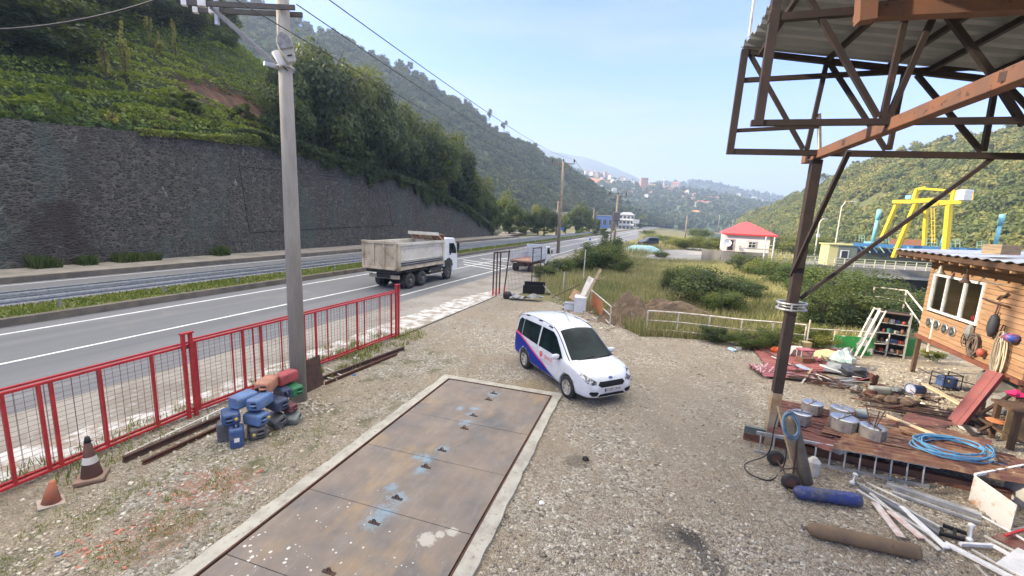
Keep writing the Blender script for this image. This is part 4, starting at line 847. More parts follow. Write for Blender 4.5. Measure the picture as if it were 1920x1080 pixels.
p = G(96, 944); t = thing('traffic_cone', 'short faded orange traffic cone, the one nearest the camera', 'traffic cone', p); m_ = Matrix.Rotation(.1, 3, 'Y') @ Matrix.Rotation(-.07, 3, 'X')
MB().lathe([(.12, .03), (.06, .27), (.04, .38), (.03, .39)], p, 24, m_).build('cone', CONEO, t, smooth=True); MB().box(p+Vector((0, 0, .02)), (.31, .31, .03), m_ @ Matrix.Rotation(.9, 3, 'Z')).build('base', M('cone_base_pale', (.42, .34, .28), .8, c2=(.33, .28, .24)), t, bevel=.012)
# ---- rails and sheet by the fence
def steelrail(label, p0, p1, mat=RUSTD, w_=.1, h=.12):
    t = thing('steel_rail', label, 'steel beam', p0, 0, 'steel beams lying along the fence'); d = (p1-p0).normalized()
    MB().beam(p0+Vector((0, 0, .012)), p1+Vector((0, 0, .012)), w_, .02).build('flange', mat, t); MB().beam(p0+Vector((0, 0, h)), p1+Vector((0, 0, h)), w_*.75, .02).build('flange', mat, t); MB().beam(p0+Vector((0, 0, h*.5)), p1+Vector((0, 0, h*.5)), .012, h*.8).build('web', mat, t)
steelrail('long dark steel beam on the ground left of the jerrycans', G(232, 868), G(418, 786)); steelrail('second dark beam lying just in front of the long dark one', G(268, 872), G(415, 803), RUST, .08, .08)
steelrail('rusty beam running from the brown sheet towards the gate opening', G(598, 716), G(758, 656)); steelrail('thinner rusty beam beside the one running to the gate', G(610, 722), G(745, 666), RUST, .06, .08)
t = thing('lattice_truss', 'narrow pale lattice frame lying along the foot of the left fence panel', 'frame', G(236, 860)); a, c = G(236, 860), G(420, 782); a2, c2_ = G(236, 852, .1), G(420, 765, .1)
MB().beam(a2, c2_, .04, .03).build('bar', DWHITE, t); MB().beam(a+Vector((0, 0, .05)), c+Vector((0, 0, .05)), .04, .03).build('bar', DWHITE, t)
for k in (0, .35, .4, .75, .8): MB().beam(a.lerp(c, k)+Vector((0, 0, .05)), a2.lerp(c2_, k), .03, .03).build('rung', DWHITE, t)
pl0, pl1 = G(573, 738), G(606, 722); t = MB(); hN = zat(pl1, 667); t.prism([pl0+Vector((0, 0, 0)), pl1, pl1+Vector((-.12, .05, hN)), pl0+Vector((-.12, .05, hN-.02))], Vector((.012, .02, 0)))
tag(t.build('metal_sheet', RUSTD), 'dark brown rusty metal sheet leaning on the right of the concrete pole', 'metal sheet')
for i, (x0, y0, x1, y1) in enumerate(((612, 690, 640, 704), (618, 700, 650, 694), (606, 706, 632, 712))): tag(MB().tube([G(x0, y0, .03), G((x0+x1)/2, (y0+y1)/2, .06), G(x1, y1, .03)], .02, 6).build('stick', DWHITE), ['pale dry stick lying across the other two behind the brown sheet', 'straight pale stick pointing to the fence behind the brown sheet', 'lowest pale stick nearest the rusty beam behind the brown sheet'][i], 'stick')
# ---- jerrycans
def canmat(n, c): return M('can_'+n, c, .5, c2=tuple(x*.7 for x in c), ns=4, c3=(.2, .18, .15), ns3=9, lo3=.5, hi3=.9, bump=.1)
CB, CBL, CBD, CG, CGR, CR, CO, CP = canmat('blue', (.035, .08, .21)), canmat('light_blue', (.09, .17, .35)), canmat('dark_blue', (.03, .05, .11)), canmat('grey', (.09, .095, .11)), canmat('green', (.01, .17, .06)), canmat('maroon', (.14, .05, .055)), canmat('orange', (.45, .2, .12)), canmat('red', (.38, .06, .07))
YEL = M('cap_yellow', (.5, .38, .1), .5)
def jerrycan(label, c, d, mat, roll=0, size=(.33, .27, .43), cap=YEL, lab=None, up=(0, 0, 1)):
    """d = direction the top (handle end) faces"""
    d = Vector(d).normalized(); u = Vector(up); x = u.cross(d); x = x.normalized() if x.length > .1 else Vector((1, 0, 0)); y = d.cross(x)
    m_ = Matrix((x, y, d)).transposed() @ Matrix.Rotation(roll, 3, 'Z'); t = thing('jerrycan', label, 'jerrycan', c, 0, 'jerrycans heaped by the concrete pole'); t.rotation_euler = m_.to_euler()
    sx_, sy_, sz_ = [v/2 for v in size]
    prof = [(.0, .82), (.06, .94), (.85, 1), (.93, .93), (1, .72)]; b = MB(); rings = []
    base = []
    for (zz, s_) in prof:
        ring = []
        for k in range(24):
            a = 2*math.pi*(k+.5)/24; cx, cy = math.cos(a), math.sin(a); e = .42
            ring.append(Vector((math.copysign(abs(cx)**e, cx)*sx_*s_, math.copysign(abs(cy)**e, cy)*sy_*s_, -sz_+2*sz_*zz)))
        base.append(ring)
    for rg in base: b.v += rg
    for i in range(len(prof)-1):
        for k in range(24): b.f.append((i*24+k, i*24+(k+1) % 24, (i+1)*24+(k+1) % 24, (i+1)*24+k))
    b.f += [tuple(reversed(range(24))), tuple(96+k for k in range(24))]; b.build('body', mat, t, smooth=False, local=True, bevel=.012)
    b = MB(); b.b2((-sx_*.1, -sy_*.42, sz_-.004), (sx_*.62, -sy_*.18, sz_+.003)); b.b2((-sx_*.1, sy_*.18, sz_-.004), (sx_*.62, sy_*.42, sz_+.003)); b.build('recess_shade', BLACKP, t, local=True)  # black patches stand in for the shade beside the handle
    MB().tube([(-sx_*.15, 0, sz_-.01), (-.02, 0, sz_+.028), (sx_*.4, 0, sz_+.03), (sx_*.62, 0, sz_-.01)], .02, 8).build('handle', mat, t, smooth=True, local=True)
    if cap: MB().lathe([(.033, 0), (.036, .03), (.03, .04)], (-sx_*.5, 0, sz_-.005), 14).build('cap', cap, t, smooth=True, local=True)
    if lab:
        fx, rot = lab; b = MB(); s_ = .045; mm = Matrix.Rotation(rot, 3, 'X')
        b.box((sx_*1.0+.002, 0, -.02), (.004, s_*2, s_*2), mm); b.build('label', WHITE, t, local=True)
    return t
FD = Vector((d1.x, d1.y, 0)); YD = Vector((d1.y, -d1.x, 0))   # along fence, towards yard
cans = [('upright blue can with a square white label at the left front of the heap', 444, 817, .215, (0, 0, 1), CB, dict(roll=-1.0, cap=CG, lab=(1, 0))),
 ('upright grey blue can half hidden at the far left of the heap', 424, 806, .215, (0, 0, 1), CG, dict(roll=.5, cap=None)),
 ('dark grey can lying at the bottom right of the upright blue one', 481, 806, .15, (YD*.8-FD*.5), CG, dict()),
 ('blue can with a white diamond label and yellow cap, left side of the second layer', 432, 780, .56, (YD*.75-FD*.5), CB, dict(lab=(1, .78), roll=3.14)),
 ('bright blue can with a yellow cap and handle facing right, middle of the heap', 481, 783, .44, (YD*.9+FD*.1), CBL, dict(roll=3.14)),
 ('dusty blue can lying highest at the left with a dimpled end', 457, 748, .83, (FD*1.0+YD*.0), CBL, dict(cap=None, roll=.1, size=(.33, .27, .5))),
 ('pale blue can lying beside the dimpled one with a slotted end', 487, 752, .76, (-FD*.9+YD*.2), CBL, dict(cap=None, roll=.1, size=(.34, .27, .5))),
 ('steel blue can with its handle towards the yard below the orange one', 519, 756, .55, (YD*1.0-FD*.1), CBD, dict(cap=None)),
 ('flat black grey can at the bottom middle of the heap', 518, 787, .17, (YD*.95-FD*.2), CG, dict(cap=None, roll=.4)),
 ('dark navy can with a yellow cap tucked under the orange one', 530, 737, .62, (YD*.9-FD*.3), CBD, dict(roll=1.57)),
 ('small maroon can squeezed in near the foot of the pole', 541, 763, .38, (YD), CR, dict(cap=None, size=(.24, .2, .36))),
 ('small grey green can on the ground right next to the pole foot', 547, 783, .14, (YD*.8+FD*.3), M('can_greygreen', (.2, .22, .2), .6), dict(cap=None, size=(.28, .22, .36), roll=.5)),
 ('faded orange can lying across the top of the heap', 500, 721, .95, (-FD*.8+YD*.35), CO, dict(cap=BLACKP, size=(.33, .3, .52))),
 ('red can with a dusty top, the highest of the heap against the pole', 536, 707, .93, (FD), CP, dict(cap=None, size=(.3, .28, .52))),
 ('green can with its handle facing the yard beside the pole', 549, 730, .62, (YD*.9-FD*.25), CGR, dict(cap=None, size=(.32, .26, .46)))]
for lb, px, py, z, d, mt, kw in cans: jerrycan(lb, G(px, py, z), d, mt, **kw)
for i in range(60):
    pass
# ================================================================ steel deck (vehicle weighbridge)
DI = [G(375, 1079), G(841, 713), G(1033, 752), G(839, 1079)]; DO = DKp
u_ = (DI[1]-DI[0]).normalized(); wv = (DI[2]-DI[1]); v_ = Vector((u_.y, -u_.x, 0)); Wd = wv.dot(v_); O_ = DI[1]; 
def dk(a, c, z=0.0): return O_-u_*a+v_*c+Vector((0, 0, z))    # a = metres from the far end, c = across
dm, t, P, L = newmat('deck_steel'); co = N(t, 'ShaderNodeNewGeometry').outputs['Position']
ang = math.atan2(u_.y, u_.x); mpn = N(t, 'ShaderNodeMapping'); mpn.vector_type = 'POINT'; mpn.inputs['Rotation'].default_value = (0, 0, -ang); L(co, mpn.inputs[0]); lc = mpn.outputs[0]
c = ramp(t, tex(t, L, co, .9, 7, .62).outputs[0], [(.3, (.1, .098, .095)), (.45, (.155, .13, .11)), (.6, (.195, .155, .12)), (.75, (.23, .19, .145))], L)
c = mixc(t, ramp(t, tex(t, L, lc, 1.1, 6, .6, stretch=(.7, 1.2, 1)).outputs[0], [(.54, 0), (.7, .7)], L), c, (.29, .2, .105), L)
c = mixc(t, ramp(t, tex(t, L, lc, 3, 8, .8, stretch=(.4, 1.6, 1)).outputs[0], [(.5, 0), (.75, .4)], L), c, (.33, .29, .24), L)
c = mixc(t, ramp(t, tex(t, L, co, .55, 4).outputs[0], [(.58, 0), (.7, .5)], L), c, (.075, .08, .09), L)
acc = None
for px, py, r in ((925, 743, .4), (885, 781, .33), (872, 797, .36), (862, 770, .25), (830, 848, .36), (800, 866, .42), (782, 862, .3), (790, 886, .32), (748, 940, .42), (722, 965, .48), (700, 985, .4), (735, 920, .3), (890, 770, .3)):
    q = G(px, py); vm = N(t, 'ShaderNodeVectorMath', operation='DISTANCE'); L(co, vm.inputs[0]); vm.inputs[1].default_value = (q.x, q.y, .05)
    d = math_(t, L, 'SUBTRACT', 1, math_(t, L, 'DIVIDE', vm.outputs['Value'], r), True); acc = d if acc is None else math_(t, L, 'MAXIMUM', acc, d)
sp = tex(t, L, co, 9, 8, .8); f = math_(t, L, 'ADD', math_(t, L, 'MULTIPLY', acc, .55), math_(t, L, 'MULTIPLY', sp.outputs[0], 1.0))
c = mixc(t, ramp(t, math_(t, L, 'MULTIPLY', f, ramp(t, acc, [(.0, 0), (.12, 1)], L)), [(.76, 0), (1.0, .6)], L), c, (.2, .33, .42), L)
# white paint specks towards the near left
q = dk(8.2, .6); vm = N(t, 'ShaderNodeVectorMath', operation='DISTANCE'); L(co, vm.inputs[0]); vm.inputs[1].default_value = q
dens = math_(t, L, 'SUBTRACT', 1, math_(t, L, 'DIVIDE', vm.outputs['Value'], 3.9), True)
vo = tex(t, L, mixc(t, .05, co, tex(t, L, co, 12, 3).outputs['Color'], L), 15, kind='v'); sz = N(t, 'ShaderNodeSeparateColor'); L(vo.outputs['Color'], sz.inputs[0])
rad = math_(t, L, 'MULTIPLY', math_(t, L, 'MULTIPLY', math_(t, L, 'POWER', sz.outputs[0], 4), dens), .55)
c = mixc(t, math_(t, L, 'LESS_THAN', vo.outputs['Distance'], rad), c, (.55, .54, .5), L)
for px, py, r in ((800, 1018, .24), (850, 1003, .16), (825, 1008, .12)):
    q = G(px, py); vm = N(t, 'ShaderNodeVectorMath', operation='DISTANCE'); L(co, vm.inputs[0]); vm.inputs[1].default_value = (q.x, q.y, .05)
    d = math_(t, L, 'ADD', math_(t, L, 'DIVIDE', vm.outputs['Value'], r*2), math_(t, L, 'MULTIPLY', tex(t, L, co, 14, 5, .7).outputs[0], .7)); c = mixc(t, ramp(t, d, [(.6, .8), (.68, 0)], L), c, (.42, .4, .34), L)
L(c, P.inputs['Base Color']); P.inputs['Metallic'].default_value = .0
L(ramp(t, tex(t, L, co, 2.5, 6).outputs[0], [(.35, .5), (.65, .78)], L), P.inputs['Roughness'])
bp = N(t, 'ShaderNodeBump', i_Strength=.15, i_Distance=.01); L(tex(t, L, co, 6, 6, .7).outputs[0], bp.inputs['Height']); L(bp.outputs[0], P.inputs['Normal'])
wt = thing('weighbridge', 'long rusty steel deck in a concrete frame set into the gravel yard', 'weighbridge', O_)
LEN = 11.5
CFR = M('frame_concrete', (.4, .38, .32), .9, c2=(.3, .28, .235), ns=3, c3=(.2, .18, .15), ns3=12, lo3=.6, hi3=.68, bump=.6, bs=25)
b = MB()
def ring(z): 
    e = .24
    return [dk(-e, -e, z), dk(-e, Wd+.21, z), dk(LEN, Wd+.3, z), dk(LEN, -e-.04, z)]
o_l = ring(.07); i_l = [dk(-.0, 0, .07), dk(0, Wd, .07), dk(LEN, Wd, .07), dk(LEN, 0, .07)]
NS = 40
def edge(a0, a1, b0, b1, n=NS):
    base = len(b.v)
    for i in range(n+1):
        k = i/n; o = a0.lerp(a1, k); q = b0.lerp(b1, k); out = (o-q).normalized(); o2 = o+out*(.04*fb(o.x*2.2, o.y*2.2, 1)+.015*fb(o.x*9, o.y*9, 1)) if 0 < i < n else o
        b.v += [Vector((o2.x, o2.y, -.02)), o2, q, Vector((q.x, q.y, -.1))]
    for i in range(n):
        for j in range(3): b.f.append((base+4*i+j, base+4*i+j+1, base+4*i+j+5, base+4*i+j+4))
edge(o_l[0], o_l[1], i_l[0], i_l[1], 20); edge(o_l[1], o_l[2], i_l[1], i_l[2], 80); edge(o_l[3], o_l[0], i_l[3], i_l[0], 80)
b.build('concrete_frame', CFR, wt)
b = MB(); b.add([dk(0, 0, .02), dk(0, Wd, .02), dk(LEN, Wd, .02), dk(LEN, 0, .02)], [(0, 1, 2, 3)]); b.build('pit', M('pit_dark', (.012, .008, .008), .9), wt)
b = MB(); b.beam(dk(.015, .015, .05), dk(LEN, .015, .05), .03, .05); b.beam(dk(.015, Wd-.015, .05), dk(LEN, Wd-.015, .05), .03, .05); b.beam(dk(.015, .03, .048), dk(.015, Wd-.03, .048), .03, .045); b.build('edge_angle', RUST, wt)
def ded(px, py): q = G(px, py, .06)-O_; return -q.dot(u_), q.dot(v_)
seams = [.05]+[(ded(340+a/2.595, 680+b_/2.595)[0]+ded(340+c_/2.595, 680+d_/2.595)[0])/2 for a, b_, c_, d_ in ((1115, 232, 1685, 358), (925, 385, 1565, 563), (645, 600, 1390, 855))]
seams += [seams[-1]+1.55, seams[-1]+3.0, seams[-1]+4.5, LEN]
for i in range(len(seams)-1):
    if seams[i+1] > LEN+.01: break
    b = MB(); a0, a1 = seams[i]+.006, seams[i+1]-.006; dz = .003*((i % 2)-.5); b.add([dk(a0, .06, .06+dz), dk(a0, Wd-.06, .06-dz), dk(a1, Wd-.06, .06), dk(a1, .06, .06), dk(a0, .06, .03), dk(a0, Wd-.06, .03), dk(a1, Wd-.06, .03), dk(a1, .06, .03)], [(0, 1, 2, 3), (4, 5, 1, 0), (5, 6, 2, 1), (6, 7, 3, 2), (7, 4, 0, 3)])
    b.build('deck_plate', dm, wt)
for x, y in ((1520, 150), (1495, 180), (1422, 258), (1378, 320), (1268, 427), (1190, 508), (1050, 660), (938, 780), (718, 1020)):
    q = G(340+x/2.595, 680+y/2.595, .065); b = MB(); b.beam(q-v_*.1, q+v_*.1, .05, .015); b.tube([q-v_*.03, q-v_*.03+Vector((0, 0, .05)), q+Vector((0, 0, .07)), q+v_*.03+Vector((0, 0, .05)), q+v_*.03], .008, 6); b.beam(q-v_*.06+u_*.03, q-v_*.02+u_*.05, .03, .03); b.build('lifting_handle', RUSTD, wt)
# ================================================================ vehicles
def bake(o):
    dg = bpy.context.evaluated_depsgraph_get(); dg.update(); me = bpy.data.meshes.new_from_object(o.evaluated_get(dg)); old = o.data; o.modifiers.clear(); o.data = me; return o
def bvh_of(o): me = o.data; return BVHTree.FromPolygons([v.co.copy() for v in me.vertices], [tuple(p.vertices) for p in me.polygons])
def patch(bv, pts, d, off, name, mat, parent, cuts=3, th=0):
    """polygon pts (3-D, outside the body) projected along d onto the body"""
    bm = bmesh.new(); vs = [bm.verts.new(p) for p in pts]; f = bm.faces.new(vs); bmesh.ops.triangulate(bm, faces=[f])
    for _ in range(cuts): bmesh.ops.subdivide_edges(bm, edges=[e for e in bm.edges if e.calc_length() > .06], cuts=1, use_grid_fill=False); bmesh.ops.triangulate(bm, faces=bm.faces[:])
    d = Vector(d).normalized()
    for v in bm.verts:
        h = bv.ray_cast(v.co-d*3, d)
        if h[0] is not None: v.co = h[0]-d*off*1.0
        else:
            h = bv.find_nearest(v.co); v.co = h[0]+h[1]*off
    me = bpy.data.meshes.new(name); bm.normal_update(); bm.to_mesh(me); bm.free(); me.materials.append(mat); me.shade_smooth(); o = bpy.data.objects.new(name, me); COL.objects.link(o); o.parent = parent; return o
def rline(pts, r, bv, d, off, name, mat, parent, n=14):
    q = []
    for i in range(len(pts)-1):
        for k in range(n): q.append(Vector(pts[i]).lerp(Vector(pts[i+1]), k/n))
    q.append(Vector(pts[-1])); d = Vector(d).normalized(); out = []
    for p in q:
        h = bv.ray_cast(p-d*3, d); out.append((h[0] if h[0] is not None else p)-d*off)
    return MB().tube(out, r, 6).build(name, mat, parent, smooth=True, local=True)
def text_mesh(s, size, m, name, mat, parent, bv=None, d=None, off=.003, extrude=0):
    cu = bpy.data.curves.new('t', 'FONT'); cu.body = s; cu.size = size; cu.align_x = 'CENTER'; cu.align_y = 'CENTER'; cu.extrude = extrude; cu.resolution_u = 3
    o = bpy.data.objects.new('t', cu); COL.objects.link(o); dg = bpy.context.evaluated_depsgraph_get(); dg.update(); me = bpy.data.meshes.new_from_object(o.evaluated_get(dg)); bpy.data.objects.remove(o)
    for v in me.vertices:
        v.co = m @ v.co
        if bv is not None:
            h = bv.ray_cast(v.co-Vector(d)*3, Vector(d))
            if h[0] is not None: v.co = h[0]-Vector(d)*off
    me.materials.clear(); me.materials.append(mat); o = bpy.data.objects.new(name, me); COL.objects.link(o); o.parent = parent; return o
CARP = M('car_white', (.62, .64, .67), .25, c2=(.58, .6, .63), coat=.8); CARG = M('car_glass', (.005, .011, .013), .12, c2=(.012, .026, .028), ns=1.5, spec=.12); LOGOB = M('decal_blue', (.008, .03, .27), .5, spec=.2); LOGOP = M('decal_pink', (.75, .05, .2), .35); LOGOR = M('decal_red', (.75, .04, .06), .4); PLT = M('plate_white', (.6, .6, .58), .5)
def loft(sts, name, mat, parent):
    b = MB(); nj = None
    for (x, w_, zb, zs, zt, ye) in sts:
        z6 = max(zs+.035, zt-.11); ys, z5 = w_*.965, lerp(zs+.03, z6, .5)
        half = [(w_*.88, zb), (w_, zb+.1), (w_, lerp(zb, zs, .5)), (w_*.99, zs-.06), (ys, zs+.02), (lerp(ys, ye+.01, .5)+.01, z5), (ye+.01, z6), (ye-.08, max(z6+.01, zt-.03)), (ye*.5, max(z6+.015, zt-.004)), (0, max(z6+.018, zt))]
        ring = [(-y, z) for y, z in half]+[(y, z) for y, z in reversed(half[:-1])]; nj = len(ring)
        b.v += [Vector((x, y, z)) for y, z in ring]
    n = len(sts)
    for i in range(n-1):
        for j in range(nj): k = (j+1) % nj; b.f.append((i*nj+j, i*nj+k, (i+1)*nj+k, (i+1)*nj+j))
    b.f += [tuple(range(nj)), tuple((n-1)*nj+j for j in reversed(range(nj)))]
    o = b.build(name, mat, parent, smooth=True, local=True); bmf = bmesh.new(); bmf.from_mesh(o.data)
    caps = [f for f in bmf.faces if len(f.verts) > 5]; bmesh.ops.inset_individual(bmf, faces=caps, thickness=.03); bmesh.ops.recalc_face_normals(bmf, faces=bmf.faces[:]); bmf.to_mesh(o.data); bmf.free()
    s = o.modifiers.new('s', 'SUBSURF'); s.levels = s.render_levels = 2; return bake(o)
def arch(o, x, y0, y1, z, r):
    c = MB(); c.cyl((x, y0, z), (x, y1, z), r, n=40); co_ = c.build('cut', BLACKP); m_ = o.modifiers.new('b', 'BOOLEAN'); m_.operation = 'DIFFERENCE'; m_.object = co_; m_.solver = 'EXACT'; bake(o); bpy.data.objects.remove(co_)
def wheel(parent, x, y, z, r, wd, rim, side, spokes=5, tyre=BLACK, rr=.66, label='wheel'):
    w_ = MB(); s_ = side; m_ = Matrix.Rotation(-s_*math.pi/2, 3, 'X')
    w_.lathe([(r*rr, -wd/2), (r*.93, -wd/2), (r, -wd*.35), (r, wd*.35), (r*.93, wd/2), (r*rr, wd/2)], (x, y, z), 36, m_, cap=False); tw = w_.build('wheel', tyre, parent, smooth=True, local=True)
    b = MB(); R0 = r*rr; b.lathe([(R0*1.02, wd*.5), (R0*.9, wd*.47), (R0*.88, wd*.2), (R0*.2, wd*.2)], (x, y, z), 30, m_, cap=False)
    if spokes:
        for k in range(spokes):
            a = k*2*math.pi/spokes+.3; dd = Vector((math.cos(a), 0, math.sin(a)))
            for q in (-.13, .13):
                d2_ = Vector((math.cos(a+q), 0, math.sin(a+q))); b.beam(Vector((x, y+s_*wd*.4, z))+dd*R0*.12, Vector((x, y+s_*wd*.42, z))+d2_*R0*.93, R0*.13, .02, up=(0, 1, 0))
        b.lathe([(R0*.24, wd*.38), (R0*.2, wd*.46), (.001, wd*.47)], (x, y, z), 16, m_)
    else: b.lathe([(R0*.55, wd*.2), (R0*.5, wd*.55), (R0*.3, wd*.62), (.001, wd*.62)], (x, y, z), 20, m_)
    b.build('rim', rim, tw, local=True)
    MB().lathe([(R0*.9, wd*.1), (.001, wd*.1)], (x, y, z), 24, m_).build('brake', BLACKP, tw, local=True); return tw
# ---- white minivan
rw, fw_ = G(985, 690), G(1066, 747); hd = (fw_-rw).normalized(); lf = Vector((-hd.y, hd.x, 0)); cc = rw+lf*.80+hd*.0
van = thing('minivan', 'white minivan with a blue and pink side swoosh parked on the gravel', 'car', (0, 0, 0))
sts = [(-.85, .74, .40, .98, 1.58, .62), (-.82, .80, .32, 1.02, 1.66, .67), (-.74, .845, .28, 1.05, 1.73, .70), (-.4, .865, .24, 1.05, 1.79, .70), (.3, .88, .22, 1.03, 1.815, .70), (1.0, .88, .22, 1.0, 1.81, .69), (1.42, .88, .22, .985, 1.77, .67), (1.72, .88, .22, .975, 1.63, .655), (2.05, .88, .22, .965, 1.39, .68), (2.36, .88, .22, .955, 1.15, .73), (2.55, .88, .22, .94, 1.06, .76), (2.85, .868, .22, .89, 1.0, .745), (3.1, .825, .22, .80, .91, .68), (3.25, .74, .23, .68, .80, .58), (3.325, .63, .26, .56, .68, .5), (3.35, .55, .30, .48, .6, .44)]
body = loft(sts, 'body', CARP, van)
for x in (0, 2.49):
    arch(body, x, -1.2, -.6, .325, .375); arch(body, x, .6, 1.2, .325, .375)
bv = bvh_of(body)
for x in (0, 2.49):
    for s_ in (-1, 1): wheel(van, x, s_*.765, .322, .322, .21, CHROME, s_)
for s_ in (-1, 1):
    Y = s_*1.5; dd = (0, -s_, 0); fl = (lambda p: p) if s_ < 0 else (lambda p: list(reversed(p)))
    def side(pts, off, name, mat): return patch(bv, fl([(x, Y, z) for x, z in pts]), dd, off, name, mat, van)
    side([(-.66, 1.14), (-.3, 1.08), (-.3, 1.58), (-.5, 1.6), (-.63, 1.5)], .006, 'side_window', CARG); side([(-.27, 1.08), (.78, 1.03), (.78, 1.62), (-.27, 1.6)], .006, 'side_window', CARG)
    side([(.86, 1.03), (1.9, 1.01), (2.17, 1.02), (1.95, 1.2), (1.6, 1.5), (1.42, 1.6), (.86, 1.62)], .006, 'side_window', CARG)
    if s_ < 0:
        sw = [(-.8, .36), (-.42, .36), (-.36, .52), (-.2, .66), (0, .71), (.2, .66), (.36, .5), (.39, .27), (1.0, .27), (2.0, .27), (1.85, .36), (1.4, .5), (.9, .64), (.4, .80), (0, .93), (-.35, 1.02), (-.7, 1.06), (-.82, 1.0)]
        side(sw, .003, 'side_swoosh', LOGOB); side([(-.83, 1.0), (-.7, 1.06), (-.35, 1.02), (0, .93), (.4, .80), (.9, .64), (1.4, .5), (1.42, .53), (.9, .69), (.4, .86), (0, .99), (-.35, 1.09), (-.6, 1.15), (-.82, 1.12)], .0045, 'swoosh_edge', LOGOP)
        m_ = Matrix.Translation((1.48, -1.5, .80)) @ Matrix.Rotation(math.pi/2, 4, 'X'); text_mesh('SINKA', .17, m_, 'lettering', LOGOR, van, bv, (0, 1, 0), .004)
        m_ = Matrix.Translation((1.38, -1.5, .68)) @ Matrix.Rotation(math.pi/2, 4, 'X'); 
        b = MB()
        for zz, x0, x1 in ((.70, 1.0, 1.78), (.66, 1.05, 1.72)):
            for k in range(9): xx = lerp(x0, x1, k/9); patch(bv, [(xx, -1.5, zz-.01), (xx+.06, -1.5, zz-.01), (xx+.06, -1.5, zz+.008), (xx, -1.5, zz+.008)], (0, 1, 0), .004, 'small_print', W_GR, van, cuts=0)
        ring_ = [(1.06+math.cos(a)*.085, .83+math.sin(a)*.085) for a in [i*math.pi/9 for i in range(18)]]
        side(ring_, .003, 'emblem', LOGOR); side([(1.06+math.cos(a)*.055, .835+math.sin(a)*.04) for a in [i*math.pi/6 for i in range(12)]], .0045, 'emblem', CARP); side([(1.02, .80), (1.10, .80), (1.09, .85), (1.06, .875), (1.03, .85)], .006, 'emblem', LOGOR)
    for dx in (-.18, .82, 2.02): rline([(dx, Y, .34 if dx > 0.2 else .75), (dx, Y, 1.0)], .0035, bv, dd, -.001, 'door_seam', W_GR, van)
    for dx in (.55, 1.0): b = MB(); h = bv.ray_cast(Vector((dx, Y, .93)), Vector(dd)); b.box(h[0]+Vector((0, s_*.018, 0)), (.17, .03, .03)); b.build('door_handle', CARP, van, local=True, bevel=.01)
    rline([(-.75, 0+s_*.70, 3), (-.2, s_*.66, 3), (1.25, s_*.64, 3)], .018, bv, (0, 0, -1), .045, 'roof_rail', CARP, van)
    for xx in (-.72, -.2, .6, 1.22): rline([(xx-.09, s_*.67, 3), (xx+.09, s_*.66, 3)], .021, bv, (0, 0, -1), .02, 'rail_foot', BLACKP, van, 3)
    rline([(1.3, s_*.62, 3), (1.6, s_*.64, 3), (2.0, s_*.69, 3), (2.4, s_*.755, 3)], .014, bv, (0, 0, -1), .003, 'pillar_trim', BLACKP, van)
    # mirror
    h = bv.ray_cast(Vector((2.05, Y, 1.0)), Vector(dd))[0]; b = MB(); mbp = h+Vector((-.03, s_*.15, .06))
    b.lathe([(.02, -.10), (.075, -.085), (.095, -.03), (.095, .03), (.07, .09), (.01, .105)], mbp, 16, Matrix(((.55, 0, .2), (0, .2, 1.15), (0, .85, 0))).to_3x3()); mo = b.build('mirror', CARP, van, smooth=True, local=True)
    MB().beam(h, mbp-Vector((0, 0, .05)), .06, .04).build('mirror_arm', BLACKP, mo, local=True)
    patch(bv, fl([(3.4, s_*.80, .80), (3.4, s_*.82, .91), (3.4, s_*.73, .885), (3.4, s_*.6, .79), (3.4, s_*.47, .715), (3.4, s_*.49, .635), (3.4, s_*.62, .64), (3.4, s_*.75, .69)]), (-1, 0, 0), .006, 'headlight', M('headlight_glass', (.06, .065, .07), .1, c2=(.5, .5, .52), ns=9, lo=.48, hi=.55, spec=.9), van)
    patch(bv, fl([(3.4, s_*.70, .42), (3.4, s_*.66, .47), (3.4, s_*.5, .465), (3.4, s_*.42, .42), (3.4, s_*.48, .35), (3.4, s_*.62, .345)]), (-1, 0, 0), .006, 'fog_light', BLACKP, van)
    patch(bv, fl([(-1.5, s_*.82, 1.0), (-1.5, s_*.82, 1.35), (-1.5, s_*.66, 1.35), (-1.5, s_*.68, 1.0)]), (1, 0, 0), .004, 'tail_light', LOGOR, van); 
# windscreen
ws = patch(bv, [(1.58, -.57, 3), (1.95, -.625, 3), (2.44, -.71, 3), (2.53, -.5, 3), (2.57, 0, 3), (2.53, .5, 3), (2.44, .71, 3), (1.95, .625, 3), (1.58, .57, 3), (1.54, 0, 3)], (0, 0, -1), .006, 'windscreen', CARG, van, cuts=4)
for s_ in (-1, .2): rline([(2.54, .1+s_*.5, 3), (2.47, .1+s_*.5+.45, 3)], .008, bv, (0, 0, -1), .018, 'wiper', BLACKP, van)
rline([(2.62, -.5, 3), (3.22, -.36, 3), (3.285, 0, 3), (3.22, .36, 3), (2.62, .5, 3)], .003, bv, (0, 0, -1), -.001, 'bonnet_seam', W_GR, van)
gr = patch(bv, [(3.6, -.35, .565), (3.6, .35, .565), (3.6, .44, .63), (3.6, .38, .71), (3.6, -.38, .71), (3.6, -.44, .63)], (-1, 0, 0), .006, 'grille', BLACKP, van)
patch(bv, [(3.6, -.46, .31), (3.6, .46, .31), (3.6, .38, .385), (3.6, -.38, .385)], (-1, 0, 0), .006, 'lower_grille', BLACKP, van)
pl = MB().b2((3.355, -.25, .44), (3.375, .25, .545)).build('number_plate', PLT, van, local=True); hx = bv.ray_cast(Vector((4, 0, .5)), Vector((-1, 0, 0)))[0].x; pl.location.x = hx-3.35; 
MB().b2((3.375, -.25, .44), (3.3765, -.215, .545)).build('plate_band', LOGOB, pl, local=True)
